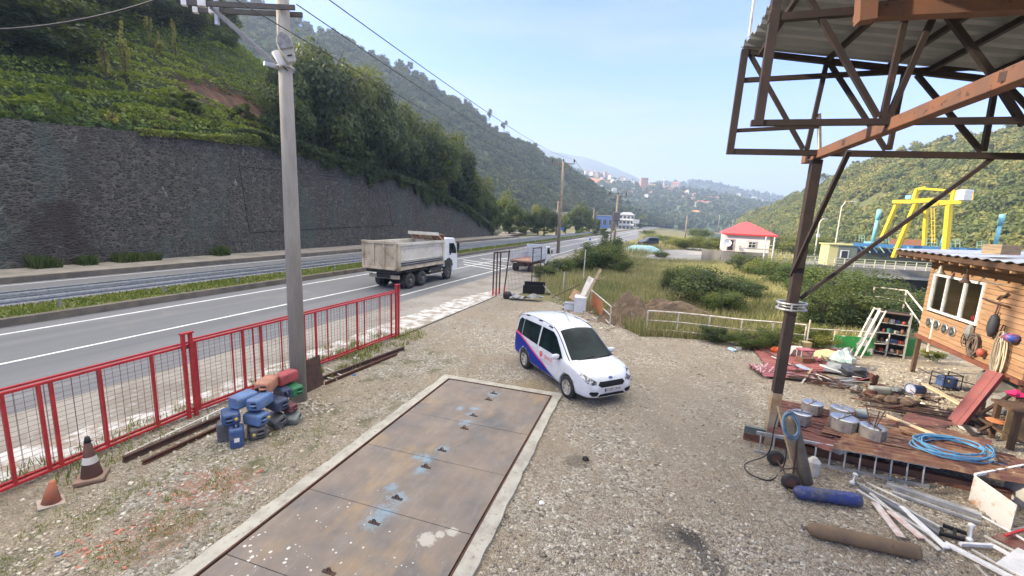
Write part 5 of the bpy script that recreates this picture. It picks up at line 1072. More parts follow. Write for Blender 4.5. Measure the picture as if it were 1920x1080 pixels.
text_mesh('61 DF 1934', .105, Matrix.Translation((3.3775, .015, .49)) @ Matrix.Rotation(math.pi/2, 4, 'Z') @ Matrix.Rotation(math.pi/2, 4, 'X'), 'plate_text', BLACKP, pl)
patch(bv, [(3.6, math.cos(a)*.07, .775+math.sin(a)*.027) for a in [i*math.pi/8 for i in range(16)]], (-1, 0, 0), .006, 'badge', M('badge_blue', (.05, .09, .25), .3), van, cuts=1)
MB().tube([(1.2, 0, 1.80), (1.14, 0, 1.84), (.8, 0, 2.1)], .006, 6).build('antenna', BLACKP, van, local=True)
van.location = cc; van.rotation_euler = (0, 0, math.atan2(hd.y, hd.x))
# ---- dump truck
TRB = M('tipper_paint', (.5, .42, .3), .75, c2=(.36, .3, .21), ns=1.2, c3=(.25, .14, .08), ns3=2.5, lo3=.56, hi3=.72, bump=.2); TRW = M('tipper_white', (.58, .55, .47), .6, c2=(.48, .44, .35), ns=1.3, c3=(.33, .28, .2), ns3=3, lo3=.58, hi3=.75); TRUS = M('tipper_rust', (.25, .1, .055), .85, c2=(.38, .33, .28), ns=2.5); CHAS = M('chassis_dark', (.04, .036, .032), .8); TYR = M('truck_tyre', (.03, .029, .028), .85, c2=(.05, .047, .043)); RIMG = M('truck_rim', (.12, .115, .105), .7)
r0 = G(770, 541); r1 = G(850, 523); hd2 = (r1-r0).normalized(); hd2 = RU.copy(); lf2 = Vector((-hd2.y, hd2.x, 0)); tk = thing('dump_truck', 'dirty white dump truck with a tan tailgate driving along the near lane', 'dump truck', (0, 0, 0))
# local: x forward, rear axle at 0, y left
def bx(name, lo, hi, mat, par=None, bev=.0): return MB().b2(lo, hi).build(name, mat, par or tk, local=True, bevel=bev)
X0, X1, HB, ZB, ZT = -1.55, 4.15, 1.24, 1.35, 2.95
bed = MB()
bed.b2((X0, HB-.06, ZB), (X1, HB, ZT)); bed.b2((X0, -HB, ZB), (X1, -HB+.06, ZT)); bed.b2((X0, -HB+.06, ZB), (X1, HB-.06, ZB+.08)); bed.b2((X1-.08, -HB+.06, ZB+.08), (X1, HB-.06, ZT)); bd = bed.build('tipper_body', TRW, tk, local=True)
for s_ in (-1, 1):
    y = s_*HB; f = lambda a, c: (min(a, c), max(a, c))
    for (x0, x1, z0, z1, w_, nm, mt) in ((X0, X1, ZT-.12, ZT+.04, .1, 'top_rail', TRW), (X0, X1, ZB-.05, ZB+.12, .09, 'bottom_rail', TRB), (X0, X0+.3, ZB, ZT+.02, .09, 'corner_post', TRB), (X1-.16, X1, ZB, ZT+.05, .09, 'corner_post', TRW), (X0+.35, X1-.2, ZB+.34, ZB+.4, .05, 'side_rib', CHAS), (X0+.35, X1-.2, ZB+.2, ZB+.27, .07, 'side_rib', CHAS), (X0+.35, X1-.2, ZB+.5, ZB+.54, .05, 'side_rib', TRW), (X0+.35, X1-.2, ZT-.3, ZT-.26, .05, 'side_rib', TRW)):
        ya, yb = f(y+s_*.004, y+s_*w_); bx(nm, (x0, ya, z0), (x1, yb, z1), mt, bd)
    bx('faded_lettering', *( [(X1-1.25, f(y+s_*.003, y+s_*.006)[0], ZT-.62), (X1-.35, f(y+s_*.003, y+s_*.006)[1], ZT-.42)] ), M('faded_pink', (.5, .38, .35), .8, c2=(.55, .54, .52), ns=9), bd)
# headboard with canopy
hb = MB(); hb.b2((X1+.002, -HB, ZB), (X1+.08, HB, ZT+.42)); hb.beam((X1-.75, 0, ZT+.5), (X1+.1, 0, ZT+.44), 2*HB, .07); hb.build('headboard', TRUS, tk, local=True)
for k in range(4): y = -HB+.05+k*(2*HB-.1)/3; MB().beam((X1-.05, y, ZT), (X1-.7, y, ZT+.44), .06, .06).build('headboard_rib', TRB, tk, local=True)
bx('hood_edge', (X1-.82, -HB-.02, ZT+.38), (X1-.74, HB+.02, ZT+.6), TRW)
# tailgate
tg = bx('tailgate', (X0-.08, -HB, ZB+.06), (X0-.003, HB, ZT+.06), TRB)
for k in range(4): y = -HB+.07+k*(2*HB-.14)/3; bx('tailgate_rib', (X0-.16, y-.07, ZB+.12), (X0-.083, y+.07, ZT), TRB, tg, .01)
bx('tailgate_rail', (X0-.17, -HB-.03, ZT-.02), (X0-.083, HB+.03, ZT+.14), TRB, tg, .01); bx('tailgate_rail', (X0-.17, -HB+.05, ZB), (X0-.083, HB-.05, ZB+.14), TRB, tg, .01)
bx('chassis', (X0+.3, -.5, .75), (6.2, .5, 1.3), CHAS); bx('rear_bumper', (X0+.35, -1.1, .72), (X0+.5, 1.1, .95), TRB); bx('underbody', (X0+.1, -1.15, 1.1), (X0+.7, 1.15, 1.34), CHAS, None, .05)
for s_ in (-1, 1):
    for x in (0, 1.4): wheel(tk, x, s_*.97, .52, .52, .5, RIMG, s_, 0, TYR, .58)
    wheel(tk, 5.0, s_*1.05, .52, .52, .3, RIMG, s_, 0, TYR, .58)
    MB().tube([(-.62, s_*.95, 1.0), (-.35, s_*.95, 1.22), (1.75, s_*.95, 1.22), (2.05, s_*.95, .85)], .03, 6).build('mudguard_edge', CHAS, tk, local=True)
    bx('mudguard', (-.6, s_*.95-.3, 1.12), (2.0, s_*.95+.3, 1.18), CHAS)
    y0, y1 = (s_*.7, s_*1.2) if s_ > 0 else (-1.2, -.7); bx('fuel_tank', (2.4, y0, .62), (4.0, y1, 1.12), CHAS, None, .06); bx('side_guard', (2.3, s_*1.18-.02, .6), (4.2, s_*1.18+.02, .68), TRW); bx('side_guard', (2.3, s_*1.18-.02, .85), (4.2, s_*1.18+.02, .91), TRW)
CABW = M('cab_white', (.7, .71, .7), .4, c2=(.62, .62, .6)); cp = [(4.35, 1.0), (4.35, 2.9), (4.5, 3.12), (5.9, 3.1), (6.22, 2.6), (6.42, 1.9), (6.45, .55), (5.62, .55), (5.62, .9), (5.4, 1.12), (4.7, 1.12), (4.5, .95)]
cab = MB().prism([(x, -1.2, z) for x, z in cp], (0, 2.4, 0)).build('cab', CABW, tk, local=True, bevel=.06)
for s_ in (-1, 1):
    y = s_*1.2; o_ = s_*.012
    MB().prism([(5.1, y-o_*0, 2.0), (5.1, y, 2.72), (5.75, y, 2.72), (6.1, y, 2.35), (6.22, y, 1.9)], (0, o_, 0)).build('side_window', CARG, cab, local=True)
    MB().prism([(5.04, y+o_*1.2, 1.1), (5.04, y+o_*1.2, 2.8), (5.06, y+o_*1.2, 2.8), (5.06, y+o_*1.2, 1.1)], (0, o_*.3, 0)).build('door_seam', CHAS, cab, local=True)
    MB().prism([(4.4, y, 1.0), (4.4, y, 1.5), (4.62, y, 1.5), (4.85, y, 1.62), (5.2, y, 1.62), (5.55, y, 1.4), (5.7, y, 1.0)], (0, o_*.8, 0)).build('wheel_arch', CHAS, cab, local=True)
    MB().box((6.0, s_*1.47, 2.5), (.14, .16, .5)).build('mirror', BLACKP, cab, local=True, bevel=.03); MB().tube([(6.1, s_*1.2, 2.8), (6.0, s_*1.47, 2.75)], .025, 6).build('mirror_arm', BLACKP, cab, local=True); MB().box((6.28, s_*1.3, 2.15), (.1, .1, .25)).build('mirror', BLACKP, cab, local=True, bevel=.02)
    MB().box((5.25, s_*1.215, 1.95), (.16, .02, .2)).build('door_handle', BLACKP, cab, local=True); MB().box((6.44, s_*.9, .95), (.06, .4, .2)).build('headlight', WHITE, cab, local=True)
MB().prism([(6.445, -1.05, 1.85), (6.445, 1.05, 1.85), (6.27, 1.05, 2.55), (6.27, -1.05, 2.55)], (.02, 0, .005)).build('windscreen', CARG, cab, local=True)
tk.location = r0+lf2*1.2; tk.rotation_euler = (0, 0, math.atan2(hd2.y, hd2.x))
# ---- parked dropside pickup beyond the fence
PKW = M('pickup_paint', (.5, .54, .56), .6, c2=(.42, .46, .48), ns=2); pk = thing('flatbed_truck', 'old white dropside pickup truck parked beside the road behind the weeds', 'truck', (0, 0, 0))
def px_(name, lo, hi, mat, par=None, bev=0): return MB().b2(lo, hi).build(name, mat, par or pk, local=True, bevel=bev)
BL, BW = 3.9, 1.0
px_('bed_floor', (0, -BW, .95), (BL, BW, 1.05), M('bed_floor_rust', (.36, .2, .13), .85, c2=(.28, .17, .12), ns=3)); px_('bed_frame', (-.03, -BW, .84), (BL, BW, .946), RUSTD)
for s_ in (-1, 1):
    y0, y1 = (BW, BW+.05) if s_ > 0 else (-BW-.05, -BW); d_ = px_('dropside', (0, y0, 1.0), (BL, y1, 1.62), PKW)
    for x in (.02, 1.3, 2.6, 3.8): px_('stake', (x, y0-(.03 if s_ < 0 else 0), .95), (x+.07, y1+(.03 if s_ > 0 else 0), 1.72), PKW, d_)
    for x in (.75,): wheel(pk, x, s_*.75, .36, .36, .4, RIMG, s_, 0, TYR, .58)
    wheel(pk, 4.7, s_*.85, .36, .36, .22, RIMG, s_, 0, TYR, .58)
hbd = px_('headboard', (BL-.05, -BW, 1.05), (BL, BW, 2.35), PKW)
for k in range(5): px_('headboard_rib', (BL-.08, -BW, 1.25+k*.24), (BL-.053, BW, 1.3+k*.24), PKW, hbd)
px_('chassis', (.1, -.4, .5), (5.2, .4, .838), CHAS); TLR = M('tail_red', (.18, .02, .015), .4); px_('rear_light', (-.06, -.85, .72), (0, -.65, .8), TLR); px_('rear_light', (-.06, .65, .72), (0, .85, .8), TLR)
cp = [(4.0, .5), (4.0, 2.0), (4.15, 2.15), (5.2, 2.12), (5.55, 1.45), (5.7, 1.2), (5.72, .45)]; cb = MB().prism([(x, -.95, z) for x, z in cp], (0, 1.9, 0)).build('cab', CABW, pk, local=True, bevel=.05)
for s_ in (-1, 1): MB().prism([(4.45, s_*.95, 1.4), (4.45, s_*.95, 2.0), (5.1, s_*.95, 2.0), (5.4, s_*.95, 1.4)], (0, s_*.01, 0)).build('side_window', CARG, cb, local=True); MB().box((5.3, s_*1.15, 1.6), (.08, .12, .3)).build('mirror', BLACKP, cb, local=True)
pr = G(1000, 508); pk.location = G(975, 510)+Vector((.0, 0, 0)); pk.rotation_euler = (0, 0, math.atan2(RU.y, RU.x)-.06)
# ---- dark van parked far off
dv = thing('van', 'dark blue van parked on the grass at the far end of the meadow', 'van', (0, 0, 0)); DKP = M('van_dark', (.02, .025, .035), .3, coat=.5)
st2 = [(x, w_*1.0, zb, zs, zt, ye) for (x, w_, zb, zs, zt, ye) in sts]; bd2 = loft(st2, 'body', DKP, dv)
for x in (0, 2.49):
    for s_ in (-1, 1): wheel(dv, x, s_*.78, .305, .305, .2, RIMG, s_, 0)
bv2 = bvh_of(bd2)
for s_ in (-1, 1): patch(bv2, ([(-.6, s_*1.5, 1.12), (1.9, s_*1.5, 1.05), (1.5, s_*1.5, 1.55), (-.5, s_*1.5, 1.58)] if s_ < 0 else [(-.5, 1.5, 1.58), (1.5, 1.5, 1.55), (1.9, 1.5, 1.05), (-.6, 1.5, 1.12)]), (0, -s_, 0), .006, 'side_window', CARG, dv)
patch(bv2, [(-1.5, -.6, 1.1), (-1.5, .6, 1.1), (-1.5, .55, 1.5), (-1.5, -.55, 1.5)], (1, 0, 0), .006, 'rear_window', M('glass_pale', (.2, .24, .26), .2), dv, cuts=1)
dv.location = G(1224, 461); dv.scale = (1.05, 1.05, 1.05); dv.rotation_euler = (0, 0, R_(200))
# far traffic sign and motorcycle-sized specks are left as signs
for px, yb, yt, lb in ((1054, 441, 426, 'blue square road sign on the far verge by the wooden pole'), (1106, 455, 447, 'small blue road sign left of the transformer pole'), (1173, 459, 450, 'grey roadside sign panel on a post right of the transformer pole'), (944, 432, 421, 'grey back of a road sign at the narrow lane beyond the stone wall')):
    p = G(px, yb); h = zat(p, yt); t = thing('road_sign', lb, 'road sign', p); MB().cyl((0, 0, 0), (0, 0, h-.2), .05, n=8).build('post', STEEL, t, local=True); (lambda k_: MB().b2((-.45*k_, -.08, h-.95*k_), (.45*k_, -.052, h)))(1 if p.length > 110 else .45).build('panel', M('sign_blue', (.03, .15, .5), .5) if 'blue' in lb else W_GR, t, local=True)
# ---- guardrails
def guardrail(label, tt, z0, s0, s1):
    t = thing('guardrail', label, 'guardrail', RD(s0, tt)); b = MB(); prof = [(-.03, .0), (.04, .06), (-.03, .12), (-.03, .19), (.04, .25), (-.03, .31)]; n = 60
    for i in range(n+1):
        s = lerp(s0, s1, i/n)
        for (o, z) in prof: b.v.append(RD(s, tt+o, z0+.45+z))
    b.f = [(6*i+k, 6*i+k+1, 6*i+k+7, 6*i+k+6) for i in range(n) for k in range(5)]; o = b.build('rail', STEEL, t); m_ = o.modifiers.new('s', 'SOLIDIFY'); m_.thickness = .006
    for k in range(int((s1-s0)/4)):
        MB().beam(RD(s0+k*4, tt+.09, 0), RD(s0+k*4, tt+.09, z0+.72), .1, .06).build('post', STEEL, t)
guardrail('long steel guardrail on the near side of the median', 6.0, .2, -40, 160); guardrail('long steel guardrail on the far side of the median', 7.4, .2, -40, 160)
# ================================================================ gate and junk in the middle distance
gA, gB = G(928, 553), G(948, 549)
gt = thing('gate', 'folded steel gate leaf, red at its foot and rusty black above, across the entrance', 'gate', gA)
for (px, py, yt, yl) in ((924, 554, 474, 3), (930, 554, 472, 1), (936, 551, 474, 2), (945, 548, 468, 4)):
    p = G(px, py); h = zat(p, yt); q = p+Vector((.25 if px > 940 else 0, 0, h)); MB().beam(p.lerp(q, .16), q, .09, .09).build('gate_bar', RUSTD, gt); MB().beam(p, p.lerp(q, .158), .1, .1).build('gate_foot', REDP, gt)
p, q = G(924, 554), G(946, 548); hh_ = zat(p, 474); MB().beam(p+Vector((0, 0, hh_)), q+Vector((.25, 0, hh_+.03)), .08, .08).build('gate_bar', RUSTD, gt)
mf = thing('steel_fence', 'brown steel mesh fence panel between the folded gate and the weeds', 'fence', G(950, 548)); a, c = G(950, 547), G(1012, 530); ha, hc = zat(a, 466), zat(c, 464)
b = MB(); d = (c-a).normalized(); LL = (c-a).length
for i in range(int(LL/.2)): q = a+d*.2*i; b.beam(q, q+Vector((0, 0, lerp(ha, hc, .2*i/LL))), .012, .012)
for k in range(9): f = k/8.01; b.beam(a+Vector((0, 0, ha*f)), c+Vector((0, 0, hc*f)), .012, .012)
b.build('wire_mesh', RUSTD, mf)
for q, h in ((a.lerp(c, .72), hc), (c, hc)): MB().beam(q, q+Vector((0, 0, h+.05)), .07, .07).build('post', RUSTD, mf)
MB().beam(a.lerp(c, .72)+Vector((0, 0, hc)), c+Vector((0, 0, hc)), .07, .07).build('top_rail', RUSTD, mf)
for i, (px, py, yt) in enumerate(((1055, 549, 510), (1093, 530, 468), (1088, 500, 480))):
    p = G(px, py); tag(MB().beam(p, p+Vector((.03, 0, zat(p, yt))), .07, .07).build('fence_post', DWHITE), ['short white post in the weeds left of the leaning boards', 'tall thin white post in the meadow behind the leaning boards', 'small white post by the roadside bush'][i], 'post')
# crumpled black bumper / sheet heap
SILV = M('crumpled_sheet', (.12, .12, .125), .5, c2=(.3, .3, .3), ns=3, bump=.4); p = G(1005, 556)
t = thing('scrap_box', 'open black box wrapped in crumpled grey sheet at the yard edge', 'scrap', p); a, c = G(980, 550), G(1020, 552); h = .55; bkv = Vector((.1, .7, 0))
MB().prism([a, c, c+Vector((0, 0, h)), a+Vector((0, 0, h))], Vector((0, .04, 0))).build('front', BLACKP, t); MB().prism([a+bkv, c+bkv, c+bkv+Vector((0, 0, h+.15)), a+bkv+Vector((0, 0, h+.15))], Vector((0, .04, 0))).build('back', BLACKP, t)
b = MB(); b.grid(lambda u, v: c+Vector((-.05+.5*u, -.1+.9*v, h*(1-u*.9)+.1*fb(u*4, v*4, 1))), 10, 10); b.build('sheet', SILV, t)
b = MB(); o_ = G(955, 562); e_ = G(1018, 566); b.grid(lambda u, v: o_.lerp(e_, u)+Vector((0, .7*v-.2, .12+.22*u+.22*fb(u*3.5, v*3, 5))), 26, 10); tag(b.build('metal_sheet', SILV), 'crumpled dark grey metal sheet in front of the open black box', 'metal sheet')
p = G(951, 560); tag(MB().lathe([(.2, 0), (.26, .1), (.27, .3), (.2, .42), (.1, .42)], p, 8).build('bucket', BLACK, bevel=.02), 'dark block shaped bin beside the folded gate', 'bin')
# fridge door, boards
AP = M('appliance_white', (.6, .63, .68), .4, c2=(.52, .55, .6), ns=3)
p = G(1086, 587); t = thing('washing_machine', 'pale blue white washing machine tipped back at the yard edge', 'washing machine', p, -.25); m_ = Matrix.Rotation(.12, 3, 'X')
MB().box((0, 0.28, .45), (.62, .55, .85), m_).build('case', AP, t, local=True, bevel=.02); MB().box((0, -.02, .76), (.5, .02, .13), m_).build('panel', STEEL, t, local=True); MB().lathe([(.03, 0), (.03, .02)], (.24, -.03, .12), 10, Matrix.Rotation(math.pi/2, 3, 'X')).build('knob', BLACKP, t, local=True)
p = G(1067, 580); t = thing('crate', 'small grey plastic crate left of the washing machine', 'crate', p, -.3); MB().b2((-.24, -.2, 0), (.24, .2, .36)).build('body', AP, t, local=True, bevel=.02); MB().b2((-.27, -.23, .33), (.27, .23, .39)).build('rim', STEEL, t, local=True, bevel=.01)
def leaning(name, label, cat, x0, y0, x1, y1, d0, d1, w_, th, mat): a, c = D(x0, y0, d0), D(x1, y1, d1); return tag(MB().beam(a, c, w_, th, up=(0, -1, .4)).build(name, mat), label, cat)
dd_ = G(1090, 582).length
leaning('board', 'long white board leaning up from the washing machine', 'board', 1092, 562, 1110, 521, 22.5, 23.6, .42, .05, DWHITE); leaning('timber', 'long brown timber leaning beside the white board', 'timber', 1097, 560, 1126, 505, 22.6, 24.2, .14, .1, WOOD)
leaning('board', 'short brown plywood piece behind the grey crate', 'board', 1072, 562, 1083, 545, 22.8, 23.6, .4, .03, M('ply', (.35, .22, .13), .8)); leaning('pipe', 'thin dark pipe slanting through the weeds to the leaning boards', 'pipe', 1035, 558, 1088, 533, 23, 26, .05, .05, RUSTD); leaning('stick', 'thin stick rising to the right of the brown timber', 'stick', 1118, 525, 1134, 520, 23.5, 25, .04, .04, WOOD)
# orange panel gate
a, c = G(1107, 575), G(1143, 612); ha, hc = zat(a, 544), zat(c, 575); t = thing('panel_gate', 'rusty orange sheet on a pale tubular frame leaning at the soil heap', 'gate', a); ORG = M('orange_panel', (.48, .17, .06), .75, c2=(.4, .14, .06), ns=2, c3=(.3, .12, .06), ns3=8)
for z in (0, .5, 1): MB().tube([a+Vector((0, 0, .12+z*(ha-.12))), c+Vector((0, 0, .12+z*(hc-.12)))], .03, 8).build('frame_bar', DWHITE, t)
for k in (0, 1): q = a.lerp(c, k); MB().tube([q, q+Vector((0, 0, lerp(ha, hc, k)))], .03, 8).build('frame_post', DWHITE, t)
q0, q1 = a.lerp(c, .05)+Vector((-.05, -.06, .15)), a.lerp(c, .68)+Vector((-.05, -.06, .15)); MB().prism([q0, q1, q1+Vector((0, 0, lerp(ha, hc, .68)-.22)), q0+Vector((0, 0, ha-.22))], (.01, .03, 0)).build('panel', ORG, t)
# soil mounds
SOIL = M('soil_mound', (.17, .115, .07), .95, c2=(.11, .08, .05), ns=3, c3=(.24, .2, .15), ns3=10, bump=1, bs=12)
def mound(px, py, ptop, rx, ry, label, sd, rz=0):
    p = G(px, py)+Vector((0, ry*.8, 0)); h = zat(p, ptop); b = MB(); cz_, sz_ = math.cos(rz), math.sin(rz)
    def f(u, v):
        x, y = (u-.5)*2.3, (v-.5)*2.3; r2 = x*x+y*y; z = h*max(0, math.exp(-r2*1.4)*1.15-.15)*(1+.25*fb(x*2, y*2, sd))+.12*fb(x*7, y*7, sd+2)*(1 if r2 < 1.2 else 0); X, Y = x*rx, y*ry
        return p+Vector((X*cz_-Y*sz_, X*sz_+Y*cz_, z-.06))
    b.grid(f, 60, 50); return tag(b.build('soil_heap', SOIL, smooth=False), label, 'soil heap')
mound(1188, 612, 548, 1.35, 1.3, 'high brown soil heap beside the orange panel gate', 2); mound(1260, 600, 562, 3.2, 1.0, 'long low soil heap behind the white railing', 5, -.1)
V, F, A = stones(900, lambda: (lambda q: (q.x, q.y, 0))(G(random.uniform(1040, 1180), random.uniform(555, 620))), .04, .17); tag(fast_mesh('rubble', V, F, sm, A), 'grey stones and rubble along the yard edge by the boards', 'rubble', kind='stuff')
V, F, A = stones(160, lambda: (lambda q: (q.x, q.y, 0))(G(random.gauss(590, 16), random.gauss(762, 10))), .03, .09); tag(fast_mesh('rubble', V, F, sm, A), 'broken stones at the foot of the concrete pole', 'rubble', kind='stuff')
# white railing
a, m0, c = G(1211, 632), G(1330, 645), G(1505, 662); t = thing('railing', 'low white pipe railing along the far edge of the yard', 'railing', a); RAILW = M('railing_white', (.58, .55, .48), .6, c2=(.4, .33, .25), ns=5)
pts = [(1211, 626), (1268, 630), (1326, 637), (1386, 645), (1444, 650), (1505, 656)]; gp = [G(*q) for q in pts]; ht = [zat(q, y) for q, y in zip(gp, (584, 588, 594, 598, 603, 607))]; ht = [sum(ht)/6]*6
for q, h in zip(gp, ht): MB().tube([q-Vector((0, 0, .1)), q+Vector((0, 0, h))], .032, 8).build('post', RAILW, t)
MB().tube([q+Vector((0, 0, h)) for q, h in zip(gp, ht)], .035, 8).build('top_rail', RAILW, t)
for f in (.6, .22): MB().tube([q+Vector((0, 0, h*f)) for q, h in zip(gp, ht)], .022, 6).build('mid_rail', RAILW, t)
t = thing('railing', 'rusty white railing continuing behind the red roofing sheets', 'railing', G(1512, 658)); p0, p1 = G(1510, 658), G(1660, 668); h = .95
for k in (0, .33, .66, 1): q = p0.lerp(p1, k); MB().tube([q, q+Vector((0, 0, h+(.35 if k == 0 else 0)))], .03, 8).build('post', RAILW, t)
for z in (h, .5): MB().tube([p0+Vector((0, 0, z)), p1+Vector((0, 0, z))], .022, 6).build('rail', RAILW, t)
# ================================================================ right side: steel canopy
_c = R_(17.2); WD = Vector((math.sin(_c), math.cos(_c), 0)); PD = Vector((math.cos(_c), -math.sin(_c), 0))
SB = M('steel_brown', (.034, .021, .017), .75, .0, c2=(.022, .015, .013), ns=3, c3=(.075, .036, .022), ns3=7, lo3=.6, hi3=.75); SBR = M('steel_brown_rusty', (.15, .08, .055), .8, .1, c2=(.2, .09, .05), ns=2.5, c3=(.04, .025, .02), ns3=9, bump=.2); FOOT = M('post_foot', (.33, .27, .19), .8, c2=(.26, .15, .07), ns=2.2, c3=(.2, .1, .05), ns3=6)
PS = G(1440, 832); HZ = zat(PS, 300); cn = thing('steel_canopy', 'rusty steel lattice canopy with corrugated roof on a leaning brown post', 'canopy', PS)
tp = G(1531, 300, HZ)
post = MB().beam(PS.lerp(tp, .001), tp, .19, .19, up=WD).build('post', SB, cn, bevel=.01); MB().beam(PS, PS.lerp(tp, .2), .196, .196, up=WD).build('painted_foot', FOOT, post)
zc = HZ+.15
a = G(1510, 300, HZ+.1); beam_dir = -WD
bm_ = MB(); bm_.beam(a+WD*.0, a-WD*11, .16, .17); bm_.build('main_beam', SBR, cn, bevel=.01)
for k in (.35, 1.4, 2.3, 3.6): MB().box(a-WD*k*1.6-PD*.081, (.01, .1, .09), _b).build('bolt_plate', RUSTD, cn)
pB = G(1370, 284, zc); nB = WD; pA = G(1413, 231, zc)
def mem(plane, x0, y0, x1, y1, w_, mat=SB, name='truss_bar', off=0):
    p0 = onplane(x0, y0, plane+nB*off, nB); p1 = onplane(x1, y1, plane+nB*off, nB); return MB().beam(p0, p1, w_, w_, up=WD).build(name, mat, cn)
for q in ((1366, 284, 2300, 300), ): mem(pB, *q, .11, name='bottom_chord')
mem(pB, 1368, 289, 1397, 93, .13, name='truss_post'); mem(pB, 1393, 97, 2300, 200, .1, name='top_chord'); mem(pB, 1388, 151, 2300, 100, .085); mem(pB, 1380, 245, 1535, 237, .07)
for q in ((1406, 101, 1506, 280), (1551, 113, 1513, 280), (1554, 116, 1661, 281), (1697, 130, 1667, 281), (1719, 140, 1840, 284), (1868, 152, 1844, 284), (1880, 152, 2010, 288), (2040, 160, 2015, 288)): mem(pB, *q, .075)
mem(pA, 1408, 231, 2300, 222, .085, name='bottom_chord'); mem(pA, 1421, 236, 1464, -50, .12, name='truss_post'); mem(pA, 1441, 35, 1602, 22, .1)
for q in ((1505, -25, 1646, 220), (1702, 10, 1655, 222), (1755, 20, 1665, 222), (1770, 20, 1856, 135), (1856, 135, 1920, 235), (1962, 10, 1930, 228)): mem(pA, *q, .07)
mem(pA, 1606, 24, 2300, -10, .17, SBR, 'upper_beam', -.6); mem(pA, 1628, -60, 1622, 42, .18, SBR, 'bracket', -.75)
# diagonal struts
q0 = onplane(1500, 560, PS, WD); q1 = onplane(1866, 293, pB, WD); MB().beam(q0, q1, .07, .07).build('strut', SB, cn)
q0 = PS.lerp(tp, .62)-PD*.1; q1 = onplane(1592, 283, a-PD*.1, PD); MB().beam(q0, q1, .07, .07).build('strut', SB, cn)
MB().beam(onplane(1537, 293, pB, WD), onplane(1536, 213, pB, WD), .05, .05).build('truss_bar', DWHITE, cn)
# roof sheet, corrugated, falling to the right
r0 = onplane(1393, 86, pB, WD); r1 = onplane(1920, 138, pB, WD); rd = (r1-r0)/((r1-r0).dot(PD))
RFM = M('roof_sheet', (.33, .345, .34), .6, .0, c2=(.25, .265, .26), ns=1.2, c3=(.12, .12, .11), ns3=.7, lo3=.6, hi3=.65, stretch=(.3, 1, 1))
b = MB(); nu, nv = 12, 420
def rf(u, v): return r0+rd*(u*13-.0-.25*fb(v*3, 1, 2)*(u == 0))+WD*(.25-v*13)+Vector((0, 0, .07*(1 if (v*nv/4) % 2 < 1 else -1)*.5+.02))
nv = 300; b.grid(rf, nu, nv); o = b.build('roof_sheet', RFM, cn); m_ = o.modifiers.new('s', 'SOLIDIFY'); m_.thickness = .006
for px in (1425, 1551, 1667, 1743, 1852, 1960): q = onplane(px, lerp(98, 148, (px-1393)/527), pB, WD)-Vector((0, 0, .0)); MB().beam(q+Vector((0, 0, -.0)), q-WD*12+Vector((0, 0, .0)), .07, .09).build('purlin', SB, cn)
q = r0-PD*.02; MB().beam(onplane(1405, 68, r0-WD*.3, WD), onplane(1418, -30, r0-WD*.3, WD), .04, .04).build('pipe', DWHITE, cn)
# ring of tubes on the post
pr = PS.lerp(tp, .505); b = MB()
for rr, zz, th in ((.25, 0, .022), (.25, .13, .022), (.2, .06, .012)): b.tube([pr+Vector((math.cos(k*.314)*rr*1.15, math.sin(k*.314)*rr, zz)) for k in range(20)], th, 6, True)
for k in range(6): b.tube([pr+Vector((math.cos(k*1.05)*.28, math.sin(k*1.05)*.25, -.02)), pr+Vector((math.cos(k*1.05)*.28, math.sin(k*1.05)*.25, .15))], .02, 6)
tag(b.build('wire_ring', ALU_ if 'ALU_' in globals() else STEEL), 'shiny white ring of tube hung round the brown steel post', 'ring')
# ================================================================ wooden cabin
C0 = G(1720, 697); FZ = 1.43; A_c = G(1722, 625, FZ); B_c = G(1853, 684, FZ); cdn = (B_c-A_c); cdn.z = 0; cdn.normalize(); cn_ = Vector((cdn.y, -cdn.x, 0)); 
if cn_.dot(Vector((0, 0, 0))-A_c) < 0: cn_ = -cn_
CL = alongx(A_c, cdn, 1918); TOP = zat(A_c, 486)
cab_ = thing('cabin', 'orange timber clad cabin on stilts with white framed window by the river', 'cabin', A_c)
BRD = M('cabin_boards', (.29, .165, .085), .7, c2=(.37, .225, .12), ns=1.3, c3=(.2, .11, .06), ns3=3.5, lo3=.54, hi3=.7, stretch=(.6, .6, 5)); BRDP = M('cabin_boards_pale', (.5, .33, .19), .75, c2=(.4, .25, .14), ns=2, stretch=(.6, .6, 5)); DKW = M('dark_timber', (.1, .055, .03), .85, c2=(.06, .035, .022), ns=3)
def cp_(px, py): q = onplane(px, py, A_c, cn_); return (q-A_c).dot(cdn), q.z
def cw(u, z, o=0): return Vector((A_c.x, A_c.y, 0))+cdn*u+cn_*o+Vector((0, 0, z))
wl, wr = cp_(1742, 578)[0], cp_(1836, 609)[0]; wz0 = cp_(1785, 595)[1]; wz1 = cp_(1800, 521)[1]
wlt = cp_(1760, 510); wu0, wu1 = min(wl, wlt[0])+.0, cp_(1845, 560)[0]
b = MB(); bp_ = MB(); n = int((TOP-FZ)/.14)
for i in range(n):
    z0, z1 = FZ+i*(TOP-FZ)/n, FZ+(i+1)*(TOP-FZ)/n-.016
    segs = [(0, CL)] if (z1 < wz0 or z0 > wz1) else [(0, wu0), (wu1, CL)]
    for (u0, u1) in segs:
        tgt = bp_ if (z1 > wz0-.35 and z1 < wz0) and False else b
        tgt.add([cw(u0, z0, .028), cw(u1, z0, .028), cw(u1, z1, .012), cw(u0, z1, .012), cw(u0, z0, 0), cw(u1, z0, 0), cw(u1, z1, 0), cw(u0, z1, 0)], [(0, 1, 2, 3), (4, 5, 1, 0), (7, 3, 2, 6), (4, 0, 3, 7), (1, 5, 6, 2)])
b.build('wall', BRD, cab_)
DP = 3.2
